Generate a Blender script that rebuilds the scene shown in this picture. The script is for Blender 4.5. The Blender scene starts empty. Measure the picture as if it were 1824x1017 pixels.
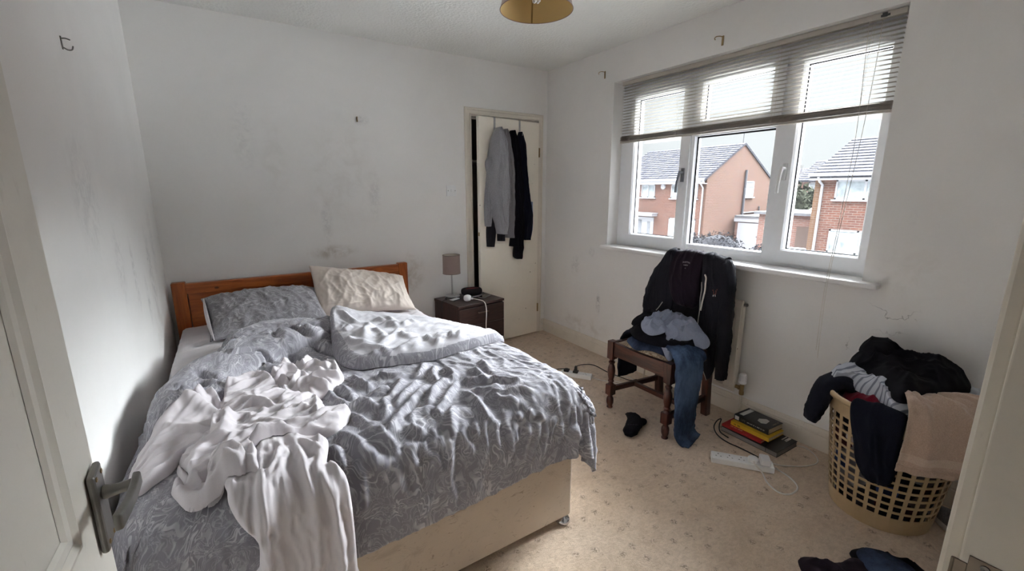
import bpy, bmesh, math, random
import numpy as np
from math import pi, sin, cos, radians as R
from mathutils import Vector, Matrix, Euler

SC = bpy.context.scene
COL = SC.collection

# ------------------------------------------------------------------ camera
cam_d = bpy.data.cameras.new('camera')
cam = bpy.data.objects.new('camera', cam_d)
COL.objects.link(cam)
cam_d.sensor_width = 36.0
cam_d.lens = 779.02 / 1824 * 36.0
cam_d.clip_start = 0.01
cam_d.clip_end = 400
cam.location = (-2.5546, -3.3542, 1.3703)
cam.rotation_euler = (pi / 2 - 0.21463, 0, -0.57565)
SC.camera = cam

# ------------------------------------------------------------------ sky, daylight, exposure
world = bpy.data.worlds.new('overcast_sky')
SC.world = world
world.use_nodes = True
wn, wl = world.node_tree.nodes, world.node_tree.links
wn.clear()
w_tc = wn.new('ShaderNodeTexCoord')
w_sep = wn.new('ShaderNodeSeparateXYZ')
w_rmp = wn.new('ShaderNodeValToRGB')
w_bg = wn.new('ShaderNodeBackground')
w_out = wn.new('ShaderNodeOutputWorld')
wl.new(w_tc.outputs['Generated'], w_sep.inputs[0])
wl.new(w_sep.outputs['Z'], w_rmp.inputs['Fac'])
wl.new(w_rmp.outputs['Color'], w_bg.inputs['Color'])
wl.new(w_bg.outputs[0], w_out.inputs['Surface'])
e = w_rmp.color_ramp.elements                       # overcast: the zenith several times brighter than the misty horizon
e[0].position = 0.0;  e[0].color = (0.058, 0.062, 0.063, 1)
e[1].position = 1.0;  e[1].color = (2.0, 2.1, 2.25, 1)
q = e.new(0.40); q.color = (0.071, 0.076, 0.077, 1)
q = e.new(0.54); q.color = (1.30, 1.37, 1.45, 1)
w_bg.inputs['Strength'].default_value = 4.3
SC.view_settings.view_transform = 'Standard'
SC.view_settings.look = 'None'
SC.view_settings.exposure = 1.80
SC.view_settings.gamma = 1.0
SC.view_settings.use_curve_mapping = False
SC.cycles.max_bounces = 10
SC.cycles.diffuse_bounces = 8
SC.cycles.transparent_max_bounces = 16
SC.cycles.use_denoising = True

def light(name, kind, loc, rot, energy, color=(1, 1, 1), **kw):
    d = bpy.data.lights.new(name, kind)
    d.energy = energy
    d.color = color
    for k, v in kw.items():
        setattr(d, k, v)
    o = bpy.data.objects.new(name, d)
    o.location = loc
    o.rotation_euler = rot
    COL.objects.link(o)
    return o

# the bright part of the cloud cover, high beyond the window: a very soft sun
sun_dir = Vector((-1.0, -0.05, -1.13))
light('cloud_sun', 'SUN', (12, -3, 9), sun_dir.to_track_quat('-Z', 'Y').to_euler(), 26.0, (0.90, 0.96, 1.0), angle=R(75))

# ------------------------------------------------------------------ helpers
def S(r, g, b):
    f = lambda c: (c / 255 / 12.92) if c / 255 <= 0.04045 else ((c / 255 + 0.055) / 1.055) ** 2.4
    return (f(r), f(g), f(b), 1.0)

class NT:
    """small wrapper for node trees"""
    def __init__(s, name):
        s.m = bpy.data.materials.new(name)
        s.m.use_nodes = True
        s.t = s.m.node_tree
        s.t.nodes.clear()
        s.out = s.n('ShaderNodeOutputMaterial')
        s.p = s.n('ShaderNodeBsdfPrincipled')
        s.l(s.p.outputs[0], s.out.inputs[0])
    def n(s, typ, **kw):
        x = s.t.nodes.new(typ)
        for k, v in kw.items():
            setattr(x, k, v)
        return x
    def l(s, a, b):
        s.t.links.new(a, b)
    def setin(s, x, key, v):
        if hasattr(v, 'is_output') or isinstance(v, bpy.types.NodeSocket):
            s.l(v, x.inputs[key])
        elif v is not None:
            x.inputs[key].default_value = v
    def tex(s, coord='Object', scale=(1, 1, 1), rot=(0, 0, 0)):
        tc = s.n('ShaderNodeTexCoord')
        mp = s.n('ShaderNodeMapping')
        mp.inputs['Scale'].default_value = scale
        mp.inputs['Rotation'].default_value = rot
        s.l(tc.outputs[coord], mp.inputs[0])
        return mp.outputs[0]
    def pos(s):
        return s.n('ShaderNodeNewGeometry').outputs['Position']
    def noise(s, vec, scale, detail=3, rough=0.5, dist=0.0, out='Fac'):
        x = s.n('ShaderNodeTexNoise')
        s.l(vec, x.inputs['Vector'])
        x.inputs['Scale'].default_value = scale
        x.inputs['Detail'].default_value = detail
        x.inputs['Roughness'].default_value = rough
        x.inputs['Distortion'].default_value = dist
        return x.outputs[0 if out == 'Fac' else 1]
    def voronoi(s, vec, scale, rnd=1.0, feature='F1', out='Distance'):
        x = s.n('ShaderNodeTexVoronoi', feature=feature)
        s.l(vec, x.inputs['Vector'])
        x.inputs['Scale'].default_value = scale
        x.inputs['Randomness'].default_value = rnd
        return x.outputs[out]
    def math(s, op, a, b=None, c=None):
        x = s.n('ShaderNodeMath', operation=op)
        s.setin(x, 0, a)
        if b is not None: s.setin(x, 1, b)
        if c is not None: s.setin(x, 2, c)
        return x.outputs[0]
    def vmath(s, op, a, b=None):
        x = s.n('ShaderNodeVectorMath', operation=op)
        s.setin(x, 0, a)
        if b is not None: s.setin(x, 1, b)
        return x.outputs[1 if op in ('DISTANCE', 'LENGTH', 'DOT_PRODUCT') else 0]
    def rng(s, v, a, b, c=0.0, d=1.0, smooth=True):
        x = s.n('ShaderNodeMapRange', interpolation_type='SMOOTHSTEP' if smooth else 'LINEAR')
        s.l(v, x.inputs[0])
        for i, q in enumerate((a, b, c, d)):
            x.inputs[i + 1].default_value = q
        return x.outputs[0]
    def mix(s, f, a, b, mode='MIX'):
        x = s.n('ShaderNodeMix', data_type='RGBA', blend_type=mode)
        s.setin(x, 0, f)
        s.setin(x, 6, a)
        s.setin(x, 7, b)
        return x.outputs[2]
    def ramp(s, v, stops, interp='LINEAR'):
        x = s.n('ShaderNodeValToRGB')
        s.l(v, x.inputs[0])
        x.color_ramp.interpolation = interp
        el = x.color_ramp.elements
        while len(el) < len(stops): el.new(0.5)
        for q, (p, c) in zip(el, stops):
            q.position = p
            q.color = c
        return x.outputs[0]
    def bump(s, h, strength=0.3, dist=0.01, prev=None):
        x = s.n('ShaderNodeBump')
        x.inputs['Strength'].default_value = strength
        x.inputs['Distance'].default_value = dist
        s.l(h, x.inputs['Height'])
        if prev is not None: s.l(prev, x.inputs['Normal'])
        s.l(x.outputs[0], s.p.inputs['Normal'])
        return x.outputs[0]
    def fin(s, color=None, rough=0.6, metal=0.0, spec=None, sheen=None, alpha=None, trans=None):
        s.setin(s.p, 'Base Color', color)
        s.setin(s.p, 'Roughness', rough)
        s.setin(s.p, 'Metallic', metal)
        if spec is not None: s.setin(s.p, 'Specular IOR Level', spec)
        if sheen is not None:
            s.p.inputs['Sheen Weight'].default_value = sheen
            s.p.inputs['Sheen Roughness'].default_value = 0.5
        return s.m

def plain(name, col, rough=0.6, metal=0.0, spec=0.4, var=0.06, scale=30, bump=0.0, sheen=None):
    t = NT(name)
    v = t.tex()
    f = t.noise(v, scale, 4)
    d = tuple(c * (1 - 2 * var) for c in col[:3]) + (1,)
    u = tuple(min(1, c * (1 + 2 * var)) for c in col[:3]) + (1,)
    c = t.ramp(f, [(0.25, d), (0.75, u)])
    if bump: t.bump(f, bump, 0.002)
    return t.fin(c, rough, metal, spec, sheen)

class MB:
    """collects vertices and faces of ONE mesh object"""
    def __init__(s):
        s.v, s.f, s.uv, s.mi, s.cur = [], [], {}, [], 0
    def add(s, vs, fs, uvs=None):
        o = len(s.v)
        s.v.extend([tuple(map(float, p)) for p in vs])
        for k, q in enumerate(fs):
            if uvs is not None: s.uv[len(s.f)] = [tuple(uvs[i]) for i in q]
            s.f.append([o + i for i in q])
            s.mi.append(s.cur)
        return s
    def box(s, lo, hi, M=None):
        x0, y0, z0 = lo; x1, y1, z1 = hi
        vs = [(x0, y0, z0), (x1, y0, z0), (x1, y1, z0), (x0, y1, z0), (x0, y0, z1), (x1, y0, z1), (x1, y1, z1), (x0, y1, z1)]
        if M is not None: vs = [M @ Vector(p) for p in vs]
        return s.add(vs, [(3, 2, 1, 0), (4, 5, 6, 7), (0, 1, 5, 4), (1, 2, 6, 5), (2, 3, 7, 6), (3, 0, 4, 7)])
    def prism(s, poly, axis, a, b, M=None):
        """2D polygon extruded along axis 0/1/2 from a to b; poly gives the other two coordinates in order"""
        n = len(poly)
        def mk(p, t):
            q = [p[0], p[1]]; q.insert(axis, t)
            return M @ Vector(q) if M is not None else Vector(q)
        vs = [mk(p, a) for p in poly] + [mk(p, b) for p in poly]
        fs = [tuple(range(n))[::-1], tuple(range(n, 2 * n))] + [(i, (i + 1) % n, n + (i + 1) % n, n + i) for i in range(n)]
        return s.add(vs, fs)
    def tube(s, pts, r, n=10, caps=True):
        P = [Vector(p) for p in pts]
        rs = r if isinstance(r, (list, tuple)) else [r] * len(P)
        vs, fs = [], []
        T0 = (P[1] - P[0]).normalized()
        U = T0.orthogonal().normalized()
        for i, p in enumerate(P):
            T = (P[min(i + 1, len(P) - 1)] - P[max(i - 1, 0)]).normalized()
            U = (U - T * U.dot(T)).normalized()
            W = T.cross(U)
            for k in range(n):
                a = 2 * pi * k / n
                vs.append(p + (U * cos(a) + W * sin(a)) * rs[i])
        for i in range(len(P) - 1):
            for k in range(n):
                fs.append((i * n + k, i * n + (k + 1) % n, (i + 1) * n + (k + 1) % n, (i + 1) * n + k))
        if caps:
            fs.append(tuple(range(n))[::-1]); fs.append(tuple(range((len(P) - 1) * n, len(P) * n)))
        return s.add(vs, fs)
    def lathe(s, prof, c=(0, 0, 0), n=32, M=None, close=True):
        vs, fs = [], []
        for r, z in prof:
            for k in range(n):
                a = 2 * pi * k / n
                q = Vector((r * cos(a), r * sin(a), z))
                if M is not None: q = M @ q
                vs.append(q + Vector(c))
        m = len(prof)
        for i in range(m - 1):
            for k in range(n):
                fs.append((i * n + k, i * n + (k + 1) % n, (i + 1) * n + (k + 1) % n, (i + 1) * n + k))
        if close:
            fs.append(tuple(range(n))[::-1]); fs.append(tuple(range((m - 1) * n, m * n)))
        return s.add(vs, fs)
    def grid(s, P, uv=None, closed_u=False, flip=False):
        """P: array (nu, nv, 3)"""
        nu, nv = P.shape[:2]
        fs = []
        for i in range(nu if closed_u else nu - 1):
            for j in range(nv - 1):
                a, b = i * nv + j, ((i + 1) % nu) * nv + j
                q = (a, b, b + 1, a + 1)
                fs.append(q[::-1] if flip else q)
        return s.add(P.reshape(-1, 3), fs, None if uv is None else uv.reshape(-1, 2))
    def build(s, name, mats, parent=None, smooth=False, bevel=0.0, seg=2, solid=0.0, sub=0, angle=40):
        me = bpy.data.meshes.new(name)
        me.from_pydata(s.v, [], s.f)
        ms = mats if isinstance(mats, (list, tuple)) else [mats]
        for m in ms: me.materials.append(m)
        for p, i in zip(me.polygons, s.mi):
            p.material_index = i
            p.use_smooth = smooth
        if s.uv:
            L = me.uv_layers.new(name='uv')
            for fi, q in s.uv.items():
                p = me.polygons[fi]
                for li, u in zip(p.loop_indices, q): L.data[li].uv = u
        me.update()
        o = bpy.data.objects.new(name, me)
        COL.objects.link(o)
        if solid:
            md = o.modifiers.new('thick', 'SOLIDIFY'); md.thickness = solid; md.offset = 0
        if bevel:
            md = o.modifiers.new('bevel', 'BEVEL'); md.width = bevel; md.segments = seg
            md.limit_method = 'ANGLE'; md.angle_limit = R(angle)
            md.harden_normals = False
        if sub:
            md = o.modifiers.new('sub', 'SUBSURF'); md.levels = sub; md.render_levels = sub
        if parent is not None: put(o, parent)
        return o

def put(o, parent):
    """parent keeping the world place (parents here are never rotated or scaled before their children are put)"""
    o.parent = parent
    o.matrix_parent_inverse = Matrix.Translation(parent.location).inverted() if parent.parent is None else Matrix.Translation(parent.location).inverted()
    if parent.type == 'MESH':
        o.matrix_parent_inverse = Matrix.Identity(4)
    return o

def tag(o, label=None, cat=None, group=None, kind=None):
    if label: o['label'] = label
    if cat: o['category'] = cat
    if group: o['group'] = group
    if kind: o['kind'] = kind
    return o

def empty(name, loc, label, cat, group=None):
    o = bpy.data.objects.new(name, None)
    o.location = loc
    o.empty_display_size = 0.05
    COL.objects.link(o)
    return tag(o, label, cat, group)

def struct(o):
    o['kind'] = 'structure'
    return o

def copy_tree(o, parent=None):
    c = o.copy()
    COL.objects.link(c)
    if parent is not None: c.parent = parent
    for ch in list(o.children): copy_tree(ch, c)
    return c

def crom(pts, n):
    """Catmull-Rom through points -> n points, even in parameter"""
    P = np.asarray(pts, float)
    m = len(P)
    if m == 2:
        t = np.linspace(0, 1, n)[:, None]
        return P[0] * (1 - t) + P[1] * t
    Q = np.concatenate([(2 * P[0] - P[1])[None], P, (2 * P[-1] - P[-2])[None]])
    t = np.linspace(0, m - 1, n)
    i = np.minimum(t.astype(int), m - 2)
    f = (t - i).reshape((-1,) + (1,) * (P.ndim - 1))
    a, b, c, d = Q[i], Q[i + 1], Q[i + 2], Q[i + 3]
    return 0.5 * ((2 * b) + (-a + c) * f + (2 * a - 5 * b + 4 * c - d) * f ** 2 + (-a + 3 * b - 3 * c + d) * f ** 3)

def net(ctrl, nu, nv):
    """control net rows x cols x 3 -> smooth dense array nu x nv x 3"""
    A = np.asarray(ctrl, float)
    B = crom(A, nu)
    return crom(B.transpose(1, 0, 2), nv).transpose(1, 0, 2)

def normals(P):
    du = np.gradient(P, axis=0); dv = np.gradient(P, axis=1)
    N = np.cross(du, dv)
    return N / (np.linalg.norm(N, axis=-1, keepdims=True) + 1e-9)

_h = np.random.RandomState(7)
_perm = _h.permutation(512)
_grad = _h.randn(512, 2); _grad /= np.linalg.norm(_grad, axis=1)[:, None]
def pn(x, y, seed=0):
    """2D gradient noise on numpy arrays, about -0.7..0.7"""
    xi, yi = np.floor(x).astype(int), np.floor(y).astype(int)
    xf, yf = x - xi, y - yi
    u, v = xf ** 3 * (xf * (xf * 6 - 15) + 10), yf ** 3 * (yf * (yf * 6 - 15) + 10)
    def g(i, j, fx, fy):
        h = _perm[(_perm[(xi + i + seed * 57) % 512] + yi + j) % 512]
        return _grad[h, 0] * fx + _grad[h, 1] * fy
    a, b = g(0, 0, xf, yf), g(1, 0, xf - 1, yf)
    c, d = g(0, 1, xf, yf - 1), g(1, 1, xf - 1, yf - 1)
    return (a * (1 - u) + b * u) * (1 - v) + (c * (1 - u) + d * u) * v

def ridge(x, y, seed=0, sharp=1.6):
    return (1 - np.minimum(1, np.abs(pn(x, y, seed)) * 2.2)) ** sharp

def sstep(a, b, x):
    t = np.clip((x - a) / (b - a), 0, 1)
    return t * t * (3 - 2 * t)

def uvgrid(P):
    """uv in metres along the cloth"""
    du = np.linalg.norm(np.diff(P, axis=0), axis=-1).mean(1)
    dv = np.linalg.norm(np.diff(P, axis=1), axis=-1).mean(0)
    u = np.concatenate([[0], np.cumsum(du)]); v = np.concatenate([[0], np.cumsum(dv)])
    return np.stack(np.meshgrid(u, v, indexing='ij'), -1)

def simulate(objs, colliders, frames=40, mass=0.25, tension=15, shear=5, bend=0.5, friction=8, dist=0.006,
             selfc=True, sdist=0.006, shrink=0.0, pressure=None, gravity=1.0, damp=5, quality=6, air=1.0, pin=None):
    """lets cloth settle with Blender's solver, then writes the settled shape into the mesh"""
    made = []
    for c in colliders:
        md = c.modifiers.new('coll', 'COLLISION')
        c.collision.thickness_outer = 0.004
        c.collision.thickness_inner = 0.05
        c.collision.cloth_friction = friction
        made.append((c, md))
    for o in objs:
        md = o.modifiers.new('cloth', 'CLOTH')
        s = md.settings
        s.quality = quality; s.mass = mass
        s.tension_stiffness = tension; s.compression_stiffness = tension
        s.shear_stiffness = shear; s.bending_stiffness = bend
        s.tension_damping = damp; s.compression_damping = damp; s.shear_damping = damp; s.bending_damping = 0.5
        s.air_damping = air
        s.shrink_min = shrink
        s.effector_weights.gravity = gravity
        if pin: s.vertex_group_mass = pin; s.pin_stiffness = 1.0
        if pressure is not None:
            s.use_pressure = True; s.uniform_pressure_force = pressure
        cs = md.collision_settings
        cs.use_collision = True; cs.distance_min = dist; cs.collision_quality = 3; cs.friction = friction
        cs.use_self_collision = selfc; cs.self_distance_min = sdist; cs.self_friction = friction
        md.point_cache.frame_start = 1; md.point_cache.frame_end = frames + 1
    for fr in range(1, frames + 1):
        SC.frame_set(fr)
    dg = bpy.context.evaluated_depsgraph_get()
    for o in objs:
        ev = o.evaluated_get(dg)
        n = len(o.data.vertices)
        a = np.empty(n * 3)
        ev.data.vertices.foreach_get('co', a) if len(ev.data.vertices) == n else None
        o.modifiers.remove(o.modifiers['cloth'])
        o.data.vertices.foreach_set('co', a)
        o.data.update()
    for c, md in made: c.modifiers.remove(md)
    SC.frame_set(1)
# ------------------------------------------------------------------ materials of the room
def stain_shadow_mask(t, pos, blobs, scale=9):
    """dirt, and a painted shadow by the headboard, of its own shape at given places on the wall: (point, radius along x, y, z, amount)"""
    tot = None
    nz = t.noise(pos, scale, 6, 0.65, 0.6)
    for (c, r, a) in blobs:
        d = t.vmath('LENGTH', t.vmath('DIVIDE', t.vmath('SUBTRACT', pos, c), r))
        k = t.math('MULTIPLY', t.rng(d, 1.0, 0.15), t.math('MULTIPLY', t.rng(nz, 0.36, 0.72), a))
        tot = k if tot is None else t.math('MAXIMUM', tot, k)
    return tot

def wall_mat(name, base, blobs, scuffs, grime=0.05, cracks=()):
    t = NT(name)
    p = t.pos()
    big = t.noise(p, 1.6, 5, 0.6, 0.4)
    col = t.mix(t.rng(big, 0.35, 0.75, 0, 1), base, tuple(c * (1 - grime) for c in base[:3]) + (1,))
    col = t.mix(stain_shadow_mask(t, p, blobs), col, S(150, 130, 106))
    if scuffs:
        col = t.mix(stain_shadow_mask(t, p, scuffs, 26), col, S(126, 124, 128))
    for c, r in cracks:
        cn = t.math('ABSOLUTE', t.math('SUBTRACT', t.noise(p, 3.5, 5, .55), .5))
        dd = t.vmath('LENGTH', t.vmath('DIVIDE', t.vmath('SUBTRACT', p, c), r))
        col = t.mix(t.math('MULTIPLY', t.math('MULTIPLY', t.rng(cn, .006, .001), t.rng(dd, 1.0, .4)), .5), col, S(96, 92, 90))
    specks = t.rng(t.voronoi(p, 2.1), 0.020, 0.008)
    col = t.mix(t.math('MULTIPLY', specks, 0.55), col, S(90, 82, 74))
    n1 = t.noise(p, 60, 4, 0.6)
    n2 = t.noise(p, 7, 3)
    t.bump(t.math('ADD', t.math('MULTIPLY', n1, 0.5), n2), 0.12, 0.006)
    return t.fin(col, 0.75, spec=0.25)

WALL = (0.80, 0.785, 0.765, 1)
m_wall_back = wall_mat('painted_wall_back', WALL,
    [((-1.93, 0, 0.93), (0.22, 0.2, 0.07), 0.62), ((-1.34, 0, 0.72), (0.13, 0.2, 0.22), 0.55), ((-1.95, 0, 1.35), (0.14, 0.2, 0.4), 0.14),  # blob beside the headboard is its soft shadow, painted; the rest are stains
     ((-2.25, 0, 1.55), (0.12, 0.2, 0.5), 0.12), ((-1.8, 0, 1.5), (0.35, 0.2, 0.6), 0.12)],
    [((-1.6, 0, 1.33), (0.06, .2, .25), .25), ((-1.95, 0, 1.15), (0.05, .2, .2), .3), ((-2.4, 0, 1.7), (0.1, .2, .3), .16), ((-1.66, 0, 1.86), (0.07, .2, .05), .4)])
m_wall_left = wall_mat('painted_wall_left', WALL,
    [((-2.905, -0.5, 0.75), (0.2, 0.3, 0.3), 0.22)],
    [((-2.905, -0.95, 1.00), (0.2, 0.05, 0.22), 0.42), ((-2.905, -0.72, 0.86), (0.2, 0.05, 0.16), 0.4), ((-2.905, -1.2, 1.1), (0.2, 0.10, 0.22), 0.25),
     ((-2.905, -0.5, 0.95), (0.2, 0.1, 0.3), 0.4), ((-2.905, -1.5, 1.35), (0.2, 0.2, 0.25), 0.25), ((-2.905, -0.3, 1.1), (0.2, 0.1, 0.3), 0.25)])
m_wall_right = wall_mat('painted_wall_right', WALL,
    [((0, -0.55, 0.2), (0.2, 0.5, 0.12), 0.3), ((0, -2.7, 1.0), (.2, .2, .2), .15)],
    [((0, -0.75, 0.43), (0.2, 0.035, 0.12), 0.8), ((0, -0.45, 0.72), (0.2, 0.08, 0.12), 0.35), ((0, -0.65, 0.86), (.2, .05, .05), .4), ((0, -2.68, 1.25), (.2, .02, .05), .2), ((0, -2.72, 0.8), (.2, .05, .1), .08)], cracks=[((0, -2.67, .80), (.1, .12, .12)), ((0, -2.50, .55), (.1, .04, .2))])
m_wall_front = wall_mat('painted_wall_front', WALL, [((-1, -3.25, 1), (.3, .2, .3), .1)], [])

def ceiling_mat():
    t = NT('stippled_ceiling_paint')
    p = t.pos()
    n = t.noise(p, 48, 5, 0.7)
    v = t.voronoi(p, 60)
    big = t.noise(p, 2.0, 4)
    col = t.mix(t.rng(big, .3, .8), (0.82, 0.82, 0.79, 1), (0.76, 0.76, 0.73, 1))
    t.bump(t.math('ADD', n, t.math('MULTIPLY', v, 0.6)), 0.35, 0.012)
    return t.fin(col, 0.85, spec=0.2)
m_ceil = ceiling_mat()

def carpet_mat():
    t = NT('worn_beige_carpet')
    p = t.pos()
    wob = t.vmath('ADD', p, t.vmath('MULTIPLY', t.noise(p, 14, 2, out='Color'), (.022, .022, .022)))
    big = t.noise(p, 1.3, 5, 0.6)
    mid = t.noise(p, 9, 4, 0.6)
    base = t.mix(t.rng(big, .3, .75), S(228, 208, 187), S(214, 191, 166))
    base = t.mix(t.math('MULTIPLY', t.rng(mid, .45, .8), .45), base, S(176, 150, 126))
    # rows of small woven dark sprigs, worn to specks
    d = t.voronoi(wob, 12.5, 0.55)
    br = t.noise(p, 120, 3, .7)
    wear = t.noise(p, 3.2, 3, .6)
    m = t.math('MULTIPLY', t.rng(d, .27, .10), t.rng(br, .46, .56))
    m = t.math('MULTIPLY', m, t.rng(wear, .28, .5, .45, 1))
    col = t.mix(t.math('MULTIPLY', m, .78), base, S(92, 70, 53))
    d2 = t.voronoi(t.vmath('ADD', wob, (.31, .17, 0)), 21, .8)
    m2 = t.math('MULTIPLY', t.rng(d2, .2, .1), t.rng(br, .5, .62))
    col = t.mix(t.math('MULTIPLY', m2, .6), col, S(124, 92, 68))
    f1 = t.noise(p, 420, 3, .7)
    f2 = t.noise(t.vmath('MULTIPLY', p, (1, 1.6, 1)), 44, 4, .7, .8)
    f3 = t.noise(p, 16, 3, .6, 1.2)
    col = t.mix(t.math('MULTIPLY', t.rng(f2, .62, .38), .32), col, S(172, 148, 124))
    h = t.math('ADD', t.math('MULTIPLY', f1, .35), t.math('ADD', t.math('MULTIPLY', f2, .6), t.math('MULTIPLY', f3, .6)))
    col = t.mix(t.math('MULTIPLY', t.rng(f1, .35, .6, 1, 0), .22), col, S(150, 128, 106))
    t.bump(h, .6, .012)
    return t.fin(col, .95, spec=.1, sheen=.25)
m_carpet = carpet_mat()

def gloss_paint(name, base, worn=S(120, 104, 84), amt=.35, rough=.38):
    t = NT(name)
    p = t.pos()
    n = t.noise(p, 5, 6, .65, .4)
    k = t.noise(t.vmath('MULTIPLY', p, (1, 1, .35)), 55, 4, .6)
    col = t.mix(t.math('MULTIPLY', t.rng(n, .48, .75), amt * .5), base, worn)
    col = t.mix(t.math('MULTIPLY', t.rng(k, .62, .74), amt * .8), col, worn)
    nick = t.math('MULTIPLY', t.rng(t.voronoi(p, 7), .05, .03), .7)
    col = t.mix(nick, col, S(84, 66, 50))
    t.bump(k, .08, .003)
    return t.fin(col, rough, spec=.45)
m_trim = gloss_paint('old_cream_gloss', S(220, 212, 199), amt=.25)
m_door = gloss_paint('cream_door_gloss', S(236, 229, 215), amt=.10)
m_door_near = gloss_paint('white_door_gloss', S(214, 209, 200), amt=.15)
m_upvc = plain('white_upvc', (0.80, 0.81, 0.83, 1), .3, spec=.5, var=.01)
m_gasket = plain('black_gasket', S(24, 24, 28), .6)
m_sill = gloss_paint('white_sill_gloss', S(226, 224, 222), amt=.15)
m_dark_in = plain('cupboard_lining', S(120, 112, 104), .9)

# ------------------------------------------------------------------ room shell
H = 2.4; XL = -2.905; YF = -3.275
W0, W1, WZ0, WZ1 = -2.536, -0.822, 0.915, 2.156          # window opening in the right wall
D0, D1, DZ = -0.786, -0.103, 1.972                        # cupboard opening in the back wall
J0, J1, JZ = -2.80, -1.86, 2.0                            # doorway in the front wall

b = MB(); b.box((XL - .3, YF - .12, -.1), (.3, .12, 0)); fl = struct(b.build('floor', m_carpet))
b = MB(); b.box((XL - .3, YF - .12, H), (.3, .12, H + .1)); struct(b.build('ceiling', m_ceil))
b = MB(); b.box((XL - .12, YF - .12, 0), (XL, .12, H)); struct(b.build('wall_left', m_wall_left))
b = MB()
b.box((XL, 0, 0), (D0, .12, H)); b.box((D1, 0, 0), (.3, .12, H)); b.box((D0, 0, DZ), (D1, .12, H))
struct(b.build('wall_back', m_wall_back))
b = MB()
b.box((0, YF - .12, 0), (.28, 0, WZ0)); b.box((0, YF - .12, WZ1), (.28, 0, H))
b.box((0, YF - .12, WZ0), (.28, W0, WZ1)); b.box((0, W1, WZ0), (.28, 0, WZ1))
struct(b.build('wall_right', m_wall_right))
b = MB()
b.box((XL, YF - .1, 0), (J0, YF, H)); b.box((J1, YF - .1, 0), (0, YF, H)); b.box((J0, YF - .1, JZ), (J1, YF, H))
struct(b.build('wall_front', m_wall_front))
# the landing behind the open doorway
b = MB()
b.box((XL - .5, YF - 1.3, -.1), (-.6, YF - .1, 0)); b.box((XL - .5, YF - 1.3, H), (-.6, YF - .1, H + .1))
b.box((XL - .6, YF - 1.3, 0), (XL - .5, YF - .1, H)); b.box((-.6, YF - 1.3, 0), (-.5, YF - .1, H)); b.box((XL - .6, YF - 1.4, 0), (-.5, YF - 1.3, H))
b.box((XL - .6, YF - .11, 0), (XL - .12, YF - .1, H))
struct(b.build('wall_landing', m_wall_front))
# the cupboard behind its door
b = MB()
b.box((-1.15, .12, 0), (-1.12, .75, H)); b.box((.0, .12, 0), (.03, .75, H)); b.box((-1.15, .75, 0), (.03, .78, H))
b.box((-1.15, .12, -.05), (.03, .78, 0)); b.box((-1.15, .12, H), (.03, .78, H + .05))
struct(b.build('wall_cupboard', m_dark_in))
b = MB(); b.box((-1.115, .30, 1.62), (-.005, .745, 1.64)); struct(b.build('trim_cupboard_shelf', m_trim, bevel=.002))

# skirting boards
def skirting_profile(z=.12, d=.018):
    return [(0, 0), (d, 0), (d, z - .038), (d - .004, z - .034), (d - .004, z - .026), (d - .009, z - .016), (d - .012, z - .002), (d - .014, z), (0, z)]
b = MB(); b.prism([(-x, z) for x, z in skirting_profile()], 1, YF, 0); b2 = b
# prism axis 1: poly gives (x, z)
struct(b2.build('baseboard_right', m_trim))
b = MB(); b.prism([(-y, z) for y, z in skirting_profile()], 0, XL, -.843); struct(b.build('baseboard_back', m_trim))
b = MB(); b.prism([(-y, z) for y, z in skirting_profile()], 0, -.056, -.0005); struct(b.build('baseboard_corner', m_trim))
b = MB(); b.prism([(XL + x, z) for x, z in skirting_profile()], 1, YF + .08, 0); struct(b.build('baseboard_left', m_trim))

# cupboard door frame: moulded architrave with mitred corners, and its lining
def architrave(b, x0, x1, zt, y, w=.055, s=-1):
    prof = [(0, 0), (0, .012), (.006, .018), (.018, .018), (.022, .013), (w - .012, .011), (w - .008, .016), (w, .016), (w, 0)]   # (outward from opening, thickness), reversed below
    for k in range(len(prof) - 1):
        a, c = prof[k], prof[k + 1]
        o = lambda p: w - p[0]
        def ring(p):
            d = w - p[0]
            return [(x0 - d, y + s * p[1], 0), (x0 - d, y + s * p[1], zt + d), (x1 + d, y + s * p[1], zt + d), (x1 + d, y + s * p[1], 0)]
        r1, r2 = ring(a), ring(c)
        b.add(r1 + r2, [(i, i + 1, 5 + i, 4 + i) for i in range(3)])
b = MB(); architrave(b, D0, D1, DZ, 0)
b.box((D0, 0.0, 0), (D0 + .012, .12, DZ)); b.box((D1 - .012, 0.0, 0), (D1, .12, DZ)); b.box((D0 + .012, 0.0, DZ - .012), (D1 - .012, .12, DZ))
b.box((D0 + .012, .045, 0), (D0 + .024, .06, DZ - .012)); b.box((D0 + .024, .045, DZ - .024), (D1 - .012, .06, DZ - .012))
struct(b.build('trim_1', m_trim))
# cupboard door standing a little open, hung on the right
hx, hy = D1 - .014, -.002
ang = R(5.6)
Md = Matrix.Translation((hx, hy, 0)) @ Matrix.Rotation(ang, 4, 'Z')
b = MB(); b.box((-.652, -.034, .012), (0, 0, DZ - .018), Md)
door2 = struct(b.build('door_2', m_door, bevel=.002))
m_brass = plain('tarnished_brass', S(150, 128, 92), .4, .9, var=.12)
m_steel = plain('brushed_steel', S(176, 174, 172), .35, .95, var=.05)
m_chrome = plain('chrome', S(215, 215, 220), .12, 1.0, var=.02)
for z in (.26, 1.70):
    b = MB(); b.tube([Md @ Vector((.004, -.040, z - .04)), Md @ Vector((.004, -.040, z + .04))], .006, 8)
    b.box((-.0015, -.036, z - .04), (.004, -.0, z + .04), Md)
    h = b.build('hinge', m_brass, door2)
b = MB(); b.box((-.6545, -.026, .99), (-.6515, -.008, 1.02), Md); b.build('latch', m_brass, door2)

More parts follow.
